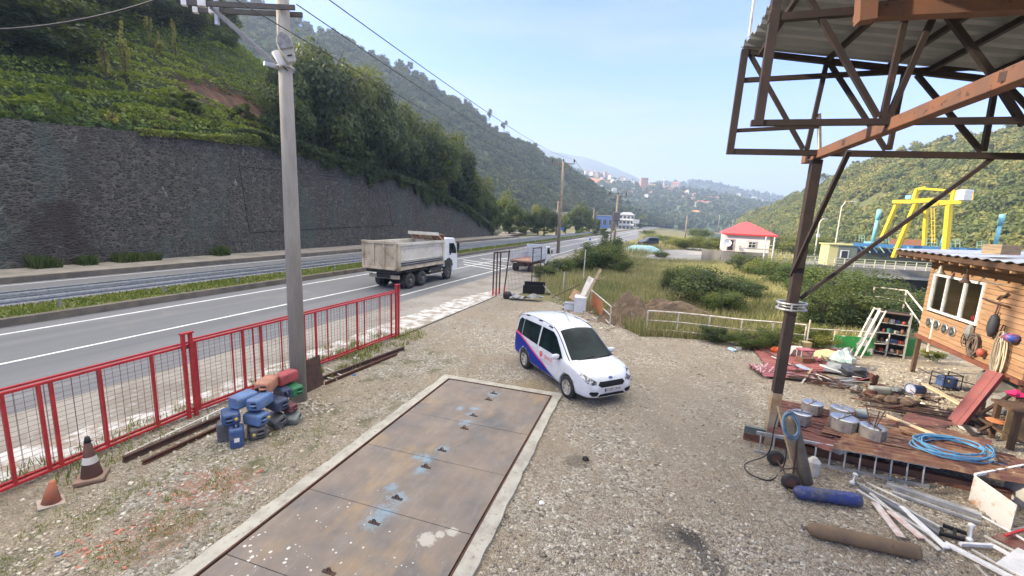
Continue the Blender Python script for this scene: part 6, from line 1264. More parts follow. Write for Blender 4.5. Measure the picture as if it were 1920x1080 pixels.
b = MB(); b.prism([cw(0, FZ, -.03), cw(0, TOP, -.03), cw(0, TOP, -.06), cw(0, FZ, -.06)], cdn*.0+Vector((0, 0, 0))) if False else None
MB().prism([cw(CL-.05, FZ, -.002), cw(CL-.05, TOP, -.002), cw(CL-.05, TOP, -DP), cw(CL-.05, FZ, -DP)], cdn*.05).build('side_wall', BRD, cab_)
MB().prism([cw(0, FZ, -.002), cw(0, TOP, -.002), cw(0, TOP, -DP), cw(0, FZ, -DP)], cdn*.05).build('side_wall', BRD, cab_)
MB().prism([cw(.05, FZ, -DP), cw(.05, TOP, -DP), cw(CL-.05, TOP, -DP), cw(CL-.05, FZ, -DP)], cn_*.05).build('back_wall', DKW, cab_)
MB().prism([cw(.05, FZ-.02, -.01), cw(CL-.05, FZ-.02, -.01), cw(CL-.05, FZ-.02, -DP), cw(.05, FZ-.02, -DP)], Vector((0, 0, .05))).build('floor', DKW, cab_)
MB().beam(cw(-.05, FZ-.07, .02), cw(CL, FZ-.07, .02), .12, .13).build('floor_beam', M('floor_beam_red', (.2, .07, .04), .7, c2=(.14, .05, .03)), cab_)
wn = MB(); fw = .07
for (u0, z0, u1, z1) in ((wu0, wz0, wu1, wz0+fw), (wu0, wz1-fw, wu1, wz1), (wu0, wz0+fw, wu0+fw, wz1-fw), (wu1-fw, wz0+fw, wu1, wz1-fw)): wn.prism([cw(u0, z0, -.02), cw(u1, z0, -.02), cw(u1, z1, -.02), cw(u0, z1, -.02)], cn_*.08)
for f, ww in ((.3, .05), (.66, .09)): u = lerp(wu0, wu1, f); wn.prism([cw(u-ww/2, wz0+fw, -.02), cw(u+ww/2, wz0+fw, -.02), cw(u+ww/2, wz1-fw, -.02), cw(u-ww/2, wz1-fw, -.02)], cn_*.07)
wf = wn.build('window', WHITE, cab_)
gmx, t_, P_, L_ = newmat('cabin_glass'); P_.inputs['Base Color'].default_value = (.75, .8, .78, 1); P_.inputs['Roughness'].default_value = .03; P_.inputs['Transmission Weight'].default_value = 1; P_.inputs['IOR'].default_value = 1.3
MB().prism([cw(wu0+.03, wz0+.03, .0), cw(wu1-.03, wz0+.03, .0), cw(wu1-.03, wz1-.03, .0), cw(wu0+.03, wz1-.03, .0)], cn_*.006).build('pane', gmx, wf)
MB().prism([cw(wu0+.25, wz0-.1, -1.2), cw(wu0+1.0, wz0-.1, -1.2), cw(wu0+1.0, wz1+.1, -1.2), cw(wu0+.25, wz1+.1, -1.2)], cn_*.03).build('inner_panel', M('inner_green', (.5, .58, .48), .6), wf); MB().box(cw(lerp(wu0, wu1, .62), wz0+.08, -.5), (.3, .25, .12), .4).build('inner_box', LOGOR, wf)
for (u, o) in ((.0, -.05), (CL-.1, -.1), (CL*.5, -DP), (0, -DP)): MB().beam(cw(u, -1.2 if o < -1 else 0, o), cw(u, FZ-.14, o), .11, .11, up=cdn).build('stilt', DKW, cab_)
MB().prism([cw(0, FZ-.15, -DP+.2), cw(CL, FZ-.15, -DP+.2), cw(CL, -1.5, -DP+.2), cw(0, -1.5, -DP+.2)], cn_*.04).build('under_cabin_shade', M('cabin_shade_dark', (.03, .025, .02), .9), cab_)  # dark sheet put in for the shade under the cabin
# roof: fascia, rafters, corrugated sheet
RO_, RS = .75, .7; rz0 = TOP+.02
def rp(u, o, dz=0): return cw(u, rz0+.16+.07*(-o)*.5+dz, o)
b = MB(); nu = 120
b.grid(lambda u, v: rp(lerp(-RS, CL+1.5, u), lerp(RO_+.15, -DP-.4, v), .12+.02*math.sin(u*nu*.9)), nu, 6); o = b.build('roof_sheet', M('cabin_roof', (.33, .38, .45), .45, .5, c2=(.22, .2, .21), ns=1.3), cab_); m_ = o.modifiers.new('s', 'SOLIDIFY'); m_.thickness = .006
b = MB(); b.grid(lambda u, v: rp(lerp(-RS+.1, CL+1.5, u), lerp(RO_, -DP-.2, v), -.03), 2, 2); o = b.build('roof_boarding', DKW, cab_); m_ = o.modifiers.new('s', 'SOLIDIFY'); m_.thickness = .02
MB().beam(rp(-RS, RO_+.03, .0), rp(CL+1.5, RO_+.03, .0), .03, .16).build('fascia', DKW, cab_)
for i in range(int((CL+1.5+RS)/.5)): u = -RS+.2+i*.5; MB().beam(rp(u, RO_, -.11), rp(u, -.02, -.11), .06, .11).build('rafter', BRD, cab_)
MB().box(cw(CL*.75, rz0+.5, .3), (.7, .4, .25), .2).build('roof_load', WOOD, cab_)
# things on the cabin wall
for i, (px, py) in enumerate(((1745, 605), (1759, 610), (1774, 617), (1788, 622))):
    u, z = cp_(px, py); m_ = Matrix((cdn, Vector((0, 0, 1)), cn_)).transposed(); t = thing('hubcap', ['leftmost', 'second from left', 'third from left', 'rightmost and darkest rimmed'][i]+' silver hubcap on the cabin wall under the window', 'hubcap', cw(u, z, .04), 0, 'hubcaps hung on the cabin wall')
    MB().lathe([(.17, .0), (.165, .03), (.14, .035), (.12, .02), (.05, .045), (.001, .05)], cw(u, z, .03), 24, m_).build('disc', CHROME, t, smooth=True); b = MB()
    for k in range(8): a_ = k*.785; b.box(cw(u, z, .06)+m_ @ Vector((math.cos(a_)*.085, math.sin(a_)*.085, 0)), (.035, .035, .02), m_ @ Matrix.Rotation(a_, 3, 'Z'))
    b.build('vent', BLACKP, t)
def walltube(label, name, cat, pts, r, mat, o=.08, closed=False):
    P2 = [cw(*cp_(*q), o) for q in pts]; return tag(MB().tube(P2, r, 6, closed).build(name, mat, smooth=True), label, cat)
for i, (px, py) in enumerate(((1797, 513), (1848, 530))):
    u, z = cp_(px, py); c_ = cw(u, z, .45); t = thing('hanging_bell', ['small rusty bell lamp hanging from the eaves in front of the window', 'dark bell lamp hanging at the right edge of the window'][i], 'lamp', c_); MB().lathe([(.02, .22), (.05, .18), (.07, .05), (.13, -.02), (.13, -.05)], c_, 16).build('shade', RUSTD if i else M('bell_tin', (.3, .27, .22), .5, .5), t, smooth=True); MB().tube([c_+Vector((0, 0, .2)), c_+Vector((0, 0, .42))], .012, 5).build('cord', WIRE, t)
walltube('rusty hooked bracket high on the cabin boards', 'hook', 'hook', [(1878, 562), (1884, 556), (1892, 556), (1898, 551)], .03, RUSTD); walltube('thin iron bar with a knob across the cabin boards', 'hook', 'hook', [(1850, 560), (1872, 568), (1884, 571), (1900, 576)], .022, RUSTD); walltube('iron shackle hanging in the chain on the cabin wall', 'shackle', 'chain', [(1880, 570), (1877, 580), (1873, 588), (1876, 592), (1880, 586)], .018, RUSTD)
u, z = cp_(1872, 612); tag(MB().lathe([(.02, .33), (.07, .27), (.11, .1), (.11, -.12), (.05, -.3), (.0, -.32)], cw(u, z, .12), 12).build('float', M('tyre_dark', (.03, .035, .045), .7), smooth=True), 'dark oval fender hanging on the cabin wall', 'float')
u, z = cp_(1826, 622); tag(MB().lathe([(.03, .2), (.1, .12), (.11, -.08), (.05, -.2)], cw(u, z, .1), 8).build('lantern', M('lantern_grey', (.2, .2, .19), .5)), 'grey dusty lantern hanging right below the window corner', 'lantern')
def coil(label, px, py, rx, rz, n, mat, r, name='cable_coil', cat='cable', o=.1, seed=1):
    g = random.Random(seed); u, z = cp_(px, py); pts = []
    for k in range(n*14): a_ = k/14*6.283; w_ = 1+.22*math.sin(k*.21+seed); pts.append(cw(u+math.cos(a_)*rx*w_+.05*math.sin(k*.13), z+math.sin(a_)*rz*w_*(1+.1*g.random()), o+.05*math.sin(k*.35)))
    return tag(MB().tube(pts, r, 5).build(name, mat, smooth=True), label, cat)
coil('tangle of brown straps and cables low on the cabin wall', 1834, 648, .17, .26, 7, M('strap_brown', (.13, .1, .08), .8), .02); coil('loose grey cable loop left of the brown tangle', 1822, 636, .16, .2, 4, WIRE, .012, seed=3); coil('hank of cream rope hanging by the red ramp', 1890, 668, .11, .5, 8, M('rope_cream', (.6, .52, .36), .85), .016, 'rope', 'rope', .2, 5)
walltube('long wire bow hanging from the roof edge at the right', 'cable', 'cable', [(1880, 525), (1895, 533), (1910, 536), (1925, 536)], .012, STEEL, .4); walltube('black iron ring handle near the cream rope', 'hook', 'hook', [(1884, 640), (1890, 622), (1893, 612), (1889, 610), (1884, 620), (1882, 636)], .014, RUSTD)
u, z = cp_(1911, 634); tag(MB().lathe([(.0, .1), (.12, .08), (.17, 0), (.12, -.1), (0, -.12)], cw(u, z, .15), 16).build('ball', M('ball_bluered', (.03, .07, .3), .5, c2=(.4, .06, .04), ns=7, lo=.48, hi=.52), smooth=True), 'blue and red ball hanging at the right end of the cabin wall', 'ball')
u, z = cp_(1852, 662); tag(MB().lathe([(.06, .1), (.1, 0), (.06, -.12)], cw(u, z, .15), 10).build('pulley', M('pulley_red', (.35, .08, .05), .6), smooth=True), 'red iron pulley at the foot of the cabin wall', 'pulley')
# ramp
q0 = cw(CL-.35, FZ+.05, .35); q1 = G(1787, 795, .05); rt = thing('ramp', 'dark red steel channel ramp leaning from the ground to the cabin', 'ramp', q1); RMP = M('ramp_red', (.22, .05, .045), .6, c2=(.17, .045, .04), ns=3, c3=(.3, .1, .08), ns3=12)
MB().beam(q1, q0, .34, .02).build('plate', RMP, rt)
dr = (q0-q1).normalized(); sdv = dr.cross(Vector((0, 0, 1))).normalized(); upn = sdv.cross(dr)
for s_ in (-1, 1): MB().beam(q1+sdv*s_*.16+upn*(-.06), q0+sdv*s_*.16+upn*(-.06), .016, .11).build('flange', RMP, rt)
MB().beam(q1+sdv*.05+upn*.012, q0+sdv*.05+upn*.012, .02, .012).build('rib', RMP, rt)
# ================================================================ river works
CONW = M('weir_concrete', (.22, .21, .19), .9, c2=(.13, .125, .11), ns=.5, c3=(.08, .08, .07), ns3=.8, stretch=(1, 1, .3), bump=.2); YL = M('crane_yellow', (.72, .5, .02), .45, c2=(.6, .42, .03)); LB = M('hydraulic_blue', (.2, .5, .6), .45, c2=(.16, .42, .52)); DB = M('beam_blue', (.05, .17, .36), .5); RLW = M('railing_cream', (.6, .57, .42), .6); TEAL = M('railing_teal', (.25, .42, .36), .6)
w0, w1 = G(1449, 492), G(1800, 512); w1 = w0+(w1-w0)*1.6; wd_ = (w1-w0).normalized(); wn_ = Vector((-wd_.y, wd_.x, 0)); 
if wn_.y < 0: wn_ = -wn_
wt_ = thing('weir', 'grey concrete weir bridge with a dark opening over the river', 'weir', w0); WL = (w1-w0).length
def wk(px, py, z=0): return (G(px, py, z)-w0).dot(wd_)
k0, k1 = wk(1640, 505), wk(1752, 512)
MB().prism([w0+Vector((0, 0, 0)), w1, w1+wn_*9, w0+wn_*9], Vector((0, 0, -.9))).build('deck', CONW, wt_)
for a_, c_ in ((0, k0), (k1+4, WL)): p0, p1 = w0+wd_*a_+wn_*.3, w0+wd_*c_+wn_*.3; MB().prism([p0+Vector((0, 0, -.901)), p1+Vector((0, 0, -.901)), p1+Vector((0, 0, -5)), p0+Vector((0, 0, -5))], wn_*8).build('pier', CONW, wt_)
MB().prism([w0+wd_*k0+wn_*4+Vector((0, 0, -.9)), w0+wd_*(k1+4)+wn_*4+Vector((0, 0, -.9)), w0+wd_*(k1+4)+wn_*4+Vector((0, 0, -5)), w0+wd_*k0+wn_*4+Vector((0, 0, -5))], wn_*.5).build('gate_leaf', M('gate_dark', (.06, .065, .055), .8), wt_)
MB().beam(w0+wd_*k0+wn_*.1+Vector((0, 0, -1.1)), w0+wd_*(k1+4)+wn_*.1+Vector((0, 0, -1.1)), .5, .35).build('sill', CONC, wt_)
rl = thing('railing', 'cream coloured railing along the edge of the weir bridge', 'railing', w0); kk = -2
pa_ = lambda k, z: w0+wd_*k+wn_*.25+Vector((0, 0, z))
for i in range(int((WL+2)/1.25)): MB().beam(pa_(-2+i*1.25, 0), pa_(-2+i*1.25, 1.15), .09, .09).build('post', RLW, rl)
for z in (1.12, .75, .38): MB().beam(pa_(-2, z), pa_(WL, z), .06, .06).build('rail', RLW, rl)
bt = thing('guard_booth', 'small yellow and grey booth with a window on the weir bridge', 'booth', G(1575, 490)); bq = w0+wd_*wk(1548, 496)+wn_*1.5; bw = wk(1606, 500)-wk(1548, 496)
MB().prism([bq, bq+wd_*bw, bq+wd_*bw+wn_*2.4, bq+wn_*2.4], Vector((0, 0, 2.9))).build('wall', M('booth_yellow', (.55, .5, .22), .6, c2=(.48, .44, .22)), bt)
MB().prism([bq+wd_*bw*.33-wn_*.04, bq+wd_*bw-wn_*.04, bq+wd_*bw-wn_*.005, bq+wd_*bw*.33-wn_*.005], Vector((0, 0, 2.8))).build('panel', M('booth_grey', (.17, .2, .17), .6), bt)
MB().prism([bq+wd_*bw*.42-wn_*.1+Vector((0, 0, 1.0)), bq+wd_*bw*.72-wn_*.1+Vector((0, 0, 1.0)), bq+wd_*bw*.72-wn_*.045+Vector((0, 0, 1.0)), bq+wd_*bw*.42-wn_*.045+Vector((0, 0, 1.0))], Vector((0, 0, 1.2))).build('window', WHITE, bt)
MB().prism([bq+wd_*bw*.46-wn_*.12+Vector((0, 0, 1.1)), bq+wd_*bw*.68-wn_*.12+Vector((0, 0, 1.1)), bq+wd_*bw*.68-wn_*.105+Vector((0, 0, 1.1)), bq+wd_*bw*.46-wn_*.105+Vector((0, 0, 1.1))], Vector((0, 0, 1.0))).build('pane', GLASSD, bt)
MB().prism([bq-wd_*.2-wn_*.2+Vector((0, 0, 2.901)), bq+wd_*(bw+.2)-wn_*.2+Vector((0, 0, 2.901)), bq+wd_*(bw+.2)+wn_*2.6+Vector((0, 0, 2.901)), bq-wd_*.2+wn_*2.6+Vector((0, 0, 2.901))], Vector((0, 0, .15))).build('roof', M('booth_yellow', (.55, .5, .22), .6), bt)
# blue beam on the far side of the deck, cylinders, crane
def dbeam(q0, q1, d0, d1, w_, mat, name, par): return MB().beam(D(q0[0], q0[1], d0), D(q1[0], q1[1], d1), w_*.42, w_*.42).build(name, mat, par)
gtb = thing('sluice_beam', 'long blue steel sluice beam lying across behind the cream railing', 'steel beam', D(1605, 458, 74)); dbeam((1600, 458), (2000, 478), 74, 78, 1.1, DB, 'beam', gtb)
for k in range(8): x = 1610+k*13; dbeam((x, 462), (x+9, 474), 73.2, 73.2, .25, TEAL if k % 2 else DB, 'brace', gtb)
MB().beam(D(1668, 455, 84), D(1735, 457, 84), .3, 1.1).build('panel', M('panel_rust', (.25, .11, .06), .7), gtb)
for i, (bx0, by0, tx, ty, lb) in enumerate(((1636, 452, 1649, 393, 'tall light blue hydraulic cylinder left of the yellow crane'), (1765, 461, 1776, 425, 'light blue hydraulic cylinder between the legs of the yellow crane'), (1864, 466, 1880, 402, 'tall light blue hydraulic cylinder right of the yellow crane'))):
    p0, p1 = D(bx0, by0, 78), D(tx, ty, 78); t = thing('hydraulic_cylinder', lb, 'cylinder', p0, 0, 'light blue hydraulic cylinders on the weir'); MB().tube([p0, p0.lerp(p1, .68)], .2, 12).build('barrel', LB, t, smooth=True); MB().tube([p0.lerp(p1, .68), p1], .27, 12).build('head', LB, t, smooth=True); MB().box(p0-Vector((0, 0, .5)), (1.5, 1.2, .8)).build('base', LB, t, bevel=.1)
cr_ = thing('gantry_crane', 'yellow gantry crane standing on the weir across the river', 'crane', D(1725, 470, 78)); F_, B_ = 73, 82
for (q0, q1, d_, w_) in (((1682, 381), (1650, 455), B_, .95), ((1717, 382), (1675, 483), F_, .95), ((1737, 388), (1733, 460), B_, .9), ((1780, 384), (1772, 474), F_, 1.15)): dbeam(q0, q1, d_, d_, w_, YL, 'leg', cr_)
for (q0, q1, d0, d1, w_, nm) in (((1677, 378), (1713, 378), B_, F_, 1.1, 'girder'), ((1711, 377), (1750, 375), F_, F_, 1.2, 'girder'), ((1735, 385), (1768, 382), B_, F_, 1.0, 'girder'), ((1762, 381), (1802, 378), F_, F_, 1.1, 'girder'), ((1745, 378), (1790, 378), B_, F_, .8, 'girder'), ((1712, 381), (1720, 354), F_, F_, .9, 'portal'), ((1719, 355), (1735, 352), F_, F_, .8, 'portal'), ((1734, 354), (1790, 358), F_, F_, .6, 'portal'), ((1789, 357), (1785, 376), F_, F_, .7, 'portal'), ((1700, 366), (1785, 368), B_-3, B_-3, .45, 'trolley_rail')): dbeam(q0, q1, d0, d1, w_, YL if nm != 'trolley_rail' else CHAS, nm, cr_)
MB().box(D(1808, 366, F_), (1.1, 1.0, 1.2)).build('cabin', WHITE, cr_, bevel=.05); MB().box(D(1708, 370, B_-4), (.9, .8, .5)).build('winch', LB, cr_, bevel=.1)
for (q0, q1) in (((1798, 375), (1824, 374)), ((1824, 374), (1825, 360)), ((1816, 360), (1825, 360)), ((1770, 363), (1784, 362)), ((1746, 390), (1748, 455)), ((1752, 390), (1753, 455))): dbeam(q0, q1, F_, F_, .16, YL, 'handrail', cr_)
for y in range(396, 455, 9): dbeam((1745, y), (1753, y), F_, F_, .12, YL, 'rung', cr_)
for i, (x0, x1, y0, y1) in enumerate(((1611, 1621, 441, 453), (1656, 1667, 444, 456), (1737, 1757, 448, 462), (1783, 1800, 450, 464), (1832, 1850, 453, 467))):
    t = thing('guard_rail', ['leftmost', 'second', 'third', 'fourth', 'rightmost'][i]+' small teal railing panel on the blue sluice beam', 'railing', D(x0, y1, 77), 0, 'teal railing panels on the sluice beam')
    for x in (x0, (x0+x1)/2, x1): dbeam((x, y0), (x, y1), 77, 77, .13, TEAL, 'post', t)
    for y in (y0, (y0+y1)/2): dbeam((x0, y), (x1, y), 77, 77, .13, TEAL, 'rail', t)
for (px, yb, yt, hx_, lb) in ((1563, 470, 378, 18, 'tall curved arm street lamp rising right of the steel post'), (1527, 470, 411, 4, 'white lamp post with a box close to the steel post')):
    p = G(px, 478); h = zat(p, yt); t = thing('street_lamp', lb, 'street lamp', p); e = p+Vector((h*.06, 0, h)); MB().tube([p, p+Vector((0, 0, h*.9)), e], [.14, .1, .08], 8).build('pole', RLW, t); MB().tube([e, e+Vector((hx_*.07, 0, .1))], .06, 6).build('arm', RLW, t); MB().box(e+Vector((hx_*.07+.3, 0, .1)), (.9, .3, .15)).build('head', WHITE, t)
    if hx_ < 5: MB().box(p+Vector((0, -.2, h*.55)), (.5, .3, .7)).build('box', WHITE, t)
# river bank railing left of the cabin
t = thing('railing', 'white railing down by the river left of the cabin', 'railing', G(1700, 610)); pts = [D(1640, 538, 30), D(1700, 545, 27), D(1735, 588, 22), D(1752, 600, 20)]
for q in pts: MB().tube([q, q-Vector((0, 0, 1.1))], .04, 6).build('post', RAILW, t)
MB().tube(pts, .035, 6).build('rail', RAILW, t); MB().tube([q-Vector((0, 0, .5)) for q in pts], .03, 6).build('rail', RAILW, t)
# guard house
h0, h1 = G(1352, 494), G(1437, 497); hn_ = Vector((h0.x, h0.y, 0)).normalized(); hn_ = Matrix.Rotation(R_(3.5), 3, 'Z') @ hn_; hd_ = Vector((hn_.y, -hn_.x, 0)); HW = alongx(h0, hd_, 1437); HH = zat(h0, 437); BH = zat(h0, 470); ht_ = thing('guard_house', 'small pink walled house with a bright red hipped roof', 'house', h0); HD = 7
PKW_ = M('house_wall', (.74, .66, .6), .8, c2=(.68, .6, .54), ns=1); 
def hq(u, v, z): return h0+hd_*u+hn_*v+Vector((0, 0, z))
MB().prism([hq(0, 0, 0), hq(HW, 0, 0), hq(HW, HD, 0), hq(0, HD, 0)], (0, 0, BH)).build('base', CONW, ht_); MB().prism([hq(.0, .03, BH+.001), hq(HW, .03, BH+.001), hq(HW, HD, BH+.001), hq(0, HD, BH+.001)], (0, 0, HH-BH)).build('wall', PKW_, ht_)
e = .35; rh_ = zat(hq(HW*.5, HD*.5, 0), 416); RR = M('house_roof_red', (.55, .04, .045), .5, c2=(.48, .035, .04)); r_ = MB(); r_.add([hq(-e, -e, HH), hq(HW+e+.4, -e, HH), hq(HW+e+.4, HD+e, HH), hq(-e, HD+e, HH), hq(HW*.45, HD*.5, rh_), hq(HW*.55, HD*.5, rh_)], [(3, 2, 1, 0), (0, 1, 5, 4), (1, 2, 5), (2, 3, 4, 5), (3, 0, 4)]); r_.build('roof', RR, ht_); MB().prism([hq(-e, -e-.01, HH-.18), hq(HW+e+.4, -e-.01, HH-.18), hq(HW+e+.4, -e+.05, HH-.18), hq(-e, -e+.05, HH-.18)], (0, 0, .175)).build('eave', RR, ht_)
def hwin(nm, u0, u1, z0, z1, mat, o=.06, par=None): return MB().prism([hq(u0, -o, z0), hq(u1, -o, z0), hq(u1, -o+.05, z0), hq(u0, -o+.05, z0)], (0, 0, z1-z0)).build(nm, mat, par or ht_)
zz = lambda py: zat(h0, py); uu = lambda px: (onplane(px, 465, h0, hn_)-h0).dot(hd_)
dr_ = hwin('door', uu(1362), uu(1375), BH, zz(447), W_PK); hwin('door_pane', uu(1363.5), uu(1373.5), BH+.15, zz(449), GLASSD, .08, dr_); w_ = hwin('window', uu(1401), uu(1417), zz(462), zz(449), W_PK); hwin('window_frame', uu(1402), uu(1416), zz(461.5), zz(450), WHITE, .09, w_); hwin('pane', uu(1403), uu(1408.4), zz(460.5), zz(451), GLASSD, .11, w_); hwin('pane', uu(1409.6), uu(1415), zz(460.5), zz(451), GLASSD, .11, w_)
for u in (uu(1433), uu(1449)): MB().beam(hq(u, -.45, 0), hq(u, -.45, HH-.2), .12, .12).build('porch_post', WHITE, ht_)
for z in (BH+.1, BH+.6, BH+1.05): MB().beam(hq(uu(1372), -.5, z), hq(uu(1449), -.5, z), .06, .06).build('porch_rail', RLW, ht_)
dq = hq(uu(1361), -.7, zz(455)); MB().lathe([(.02, 0), (.3, .05), (.46, .13), (.5, .18)], dq, 20, Matrix.Rotation(1.2, 3, 'X'), cap=False).build('satellite_dish', WHITE, ht_, smooth=True)
t = thing('wall', 'weathered low concrete wall left of the guard house', 'wall', G(1318, 488)); a, c = G(1317, 489), G(1346, 492); MB().prism([a, c, c+Vector((0, 0, zat(c, 470))), a+Vector((0, 0, zat(a, 467)))], (0, .5, 0)).build('face', CONW, t)
p = G(1205, 470); t = thing('boat_cover', 'turquoise tarpaulin covered pile in the grass near the transformer pole', 'tarpaulin', p); b = MB(); b.grid(lambda u, v: p+Vector(((u-.5)*6, (v-.5)*3.6, .9*max(0, 1-((u-.5)*2)**4)*max(0, 1-((v-.5)*2)**4)+.15*fb(u*5, v*5, 1))), 24, 16); b.build('sheet', M('tarp_turquoise', (.2, .42, .42), .6, c2=(.35, .5, .48), ns=2), t)
# ================================================================ workshop junk on the right
def corr(label, quad, z, mat, pitch=.22, amp=.03, cat='roofing sheet', name='roofing_sheet', zs=None, warp=.03, seed=0, group='corrugated roofing sheets on the ground'):
    """corrugated sheet through four pixel corners at height z; ribs run from corner 0 to 1"""
    zs = zs or (z,)*4; A, B, C_, D_ = [G(q[0], q[1], zz_) for q, zz_ in zip(quad, zs)]; wdt = ((D_-A).length+(C_-B).length)/2; nv = max(8, int(wdt/pitch*4)); b = MB()
    b.grid(lambda u, v: (A.lerp(B, u)).lerp(D_.lerp(C_, u), v)+Vector((0, 0, amp*(1 if (v*nv/2) % 2 < 1 else -1)+warp*fb(u*2, v*2, seed))), 10, nv+1)
    o = b.build(name, mat); m_ = o.modifiers.new('s', 'SOLIDIFY'); m_.thickness = .004; return tag(o, label, cat, group)
RS1 = M('sheet_red', (.24, .06, .055), .6, c2=(.3, .1, .085), ns=1.5, c3=(.2, .09, .06), ns3=5); RS2 = M('sheet_pink', (.33, .1, .12), .6, c2=(.27, .07, .08), ns=2); RS3 = M('sheet_rust', (.2, .1, .055), .8, c2=(.12, .05, .04), ns=1.6, c3=(.3, .19, .11), ns3=3, lo3=.5, hi3=.65, stretch=(1, 1, 1)); RS4 = M('sheet_maroon', (.1, .04, .036), .8, c2=(.17, .07, .055), ns=2, c3=(.25, .13, .08), ns3=6); GRYS = M('sheet_grey', (.2, .22, .24), .5, .3, c2=(.28, .3, .31), ns=3)
corr('large faded red corrugated sheet nearest the white railing', ((1402, 641), (1575, 672), (1610, 703), (1440, 690)), .06, RS1, seed=1); corr('pinkish red corrugated sheet at the left edge of the scrap', ((1402, 683), (1515, 690), (1552, 712), (1432, 704)), .12, RS2, seed=2)
corr('dark red corrugated sheet behind the cardboard boxes', ((1512, 656), (1582, 655), (1600, 668), (1530, 676)), .15, RS2, seed=3); corr('red corrugated sheet right of the black bag', ((1592, 690), (1612, 688), (1642, 708), (1604, 716)), .1, RS1, seed=4)
corr('flat grey sheet left of the rusty rods', ((1473, 699), (1540, 703), (1545, 716), (1482, 710)), .09, GRYS, seed=5); corr('flat grey sheet in front of the black bag', ((1548, 712), (1604, 708), (1608, 725), (1556, 724)), .08, GRYS, seed=6)
# stacked platform of sheets on beams
PZ = .46
for i, (quad, zs, mt, lb) in enumerate(((((1466, 752), (1650, 790), (1560, 822), (1446, 792)), (PZ,)*4, RS4, 'maroon corrugated sheet under the steel tins'), (((1560, 768), (1800, 812), (1730, 850), (1540, 812)), (PZ+.03,)*4, RS3, 'rusty orange corrugated sheet right of the steel tins'), (((1600, 800), (1925, 865), (1925, 905), (1560, 838)), (PZ+.05,)*4, RS3, 'long rusty corrugated sheet under the blue hose'), (((1446, 792), (1600, 820), (1560, 845), (1440, 806)), (PZ-.02,)*4, RS4, 'front maroon corrugated sheet above the ladder'), (((1680, 790), (1860, 828), (1850, 852), (1690, 812)), (PZ+.1, PZ+.05, PZ+.05, PZ+.1), RS3, 'curled rusty sheet at the back of the platform'), (((1700, 775), (1790, 795), (1770, 806), (1690, 786)), (PZ, PZ, PZ+.05, PZ), RS4, 'small dark sheet at the back of the platform by the plank'))): corr(lb, quad, PZ, mt, .2, .028, zs=zs, seed=10+i, group='corrugated sheets on the beam platform', warp=.04)
for i, (q0, q1, z, w_, mt, lb) in enumerate((((1393, 822), (1935, 945), .0, .14, SBR, 'long rusty beam at the front edge under the sheet platform'), ((1440, 805), (1935, 905), .0, .16, RUST, 'second rusty beam under the sheet platform'), ((1470, 785), (1900, 870), .0, .16, RUST, 'rear rusty beam under the sheet platform'), ((1450, 815), (1930, 925), .2, .13, RUST, 'upper rusty beam under the front of the platform'), ((1393, 822), (1480, 842), .16, .1, M('beam_green', (.12, .15, .13), .7), 'short grey green beam end poking out at the left of the platform'))):
    p0, p1 = G(*q0), G(*q1); t = thing('steel_beam', lb, 'steel beam', p0, 0, 'steel beams under the platform'); MB().beam(p0+Vector((0, 0, z+.01)), p1+Vector((0, 0, z+.01)), w_, .02).build('flange', mt, t); MB().beam(p0+Vector((0, 0, z+.17)), p1+Vector((0, 0, z+.17)), w_, .02).build('flange', mt, t); MB().beam(p0+Vector((0, 0, z+.09)), p1+Vector((0, 0, z+.09)), .02, .14).build('web', mt, t)
TIN = M('tin_steel', (.4, .38, .35), .45, .6, c2=(.22, .2, .18), ns=4, c3=(.5, .49, .47), ns3=6); TINL = M('tin_lid', (.42, .43, .45), .3, .9, c2=(.25, .25, .25), ns=3)
for i, (px, py, r, h, lb) in enumerate(((1521, 772, .225, .24, 'round steel tin with a mirror bright lid at the back of the group'), (1576, 784, .235, .26, 'dull steel tin behind the brightest oval one'), (1500, 792, .2, .24, 'small steel tin half behind the gas cylinder'), (1580, 803, .27, .26, 'large bright steel tin at the front of the group'), (1634, 820, .24, .26, 'dark steel tin carrying a rusty wire stand'))):
    p = G(px, py, PZ+.05); t = thing('steel_tin', lb, 'tin', p, 0, 'round steel tins on the corrugated sheets'); MB().lathe([(r, 0), (r, h)], (0, 0, 0), 32, cap=True).build('body', TIN, t, smooth=False, local=True); MB().lathe([(r*.99, h+.002), (r*.8, h+.012), (.001, h+.016)], (0, 0, 0), 32, cap=False).build('lid', TINL, t, local=True); MB().box((0, 0, h+.025), (r*1.9, .025, .02), .6+i).build('strap', RUSTD if i == 4 else TIN, t, local=True); MB().cyl((0, 0, h), (0, 0, h+.1), .015, n=6).build('stud', TIN, t, local=True)
    MB().box((-r*.1, -r-.004, h/2), (.04, .012, h)).build('seam', TIN, t, local=True)
    if i == 4: b = MB(); [b.tube([(math.cos(a_)*.06, math.sin(a_)*.06, h), (math.cos(a_)*.2, math.sin(a_)*.2, h+.42)], .01, 5) for a_ in (0, 2.1, 4.2)]; b.tube([(math.cos(a_)*.16, math.sin(a_)*.16, h+.3) for a_ in [k*.52 for k in range(12)]], .008, 5, True); b.build('wire_stand', RUSTD, t, local=True)
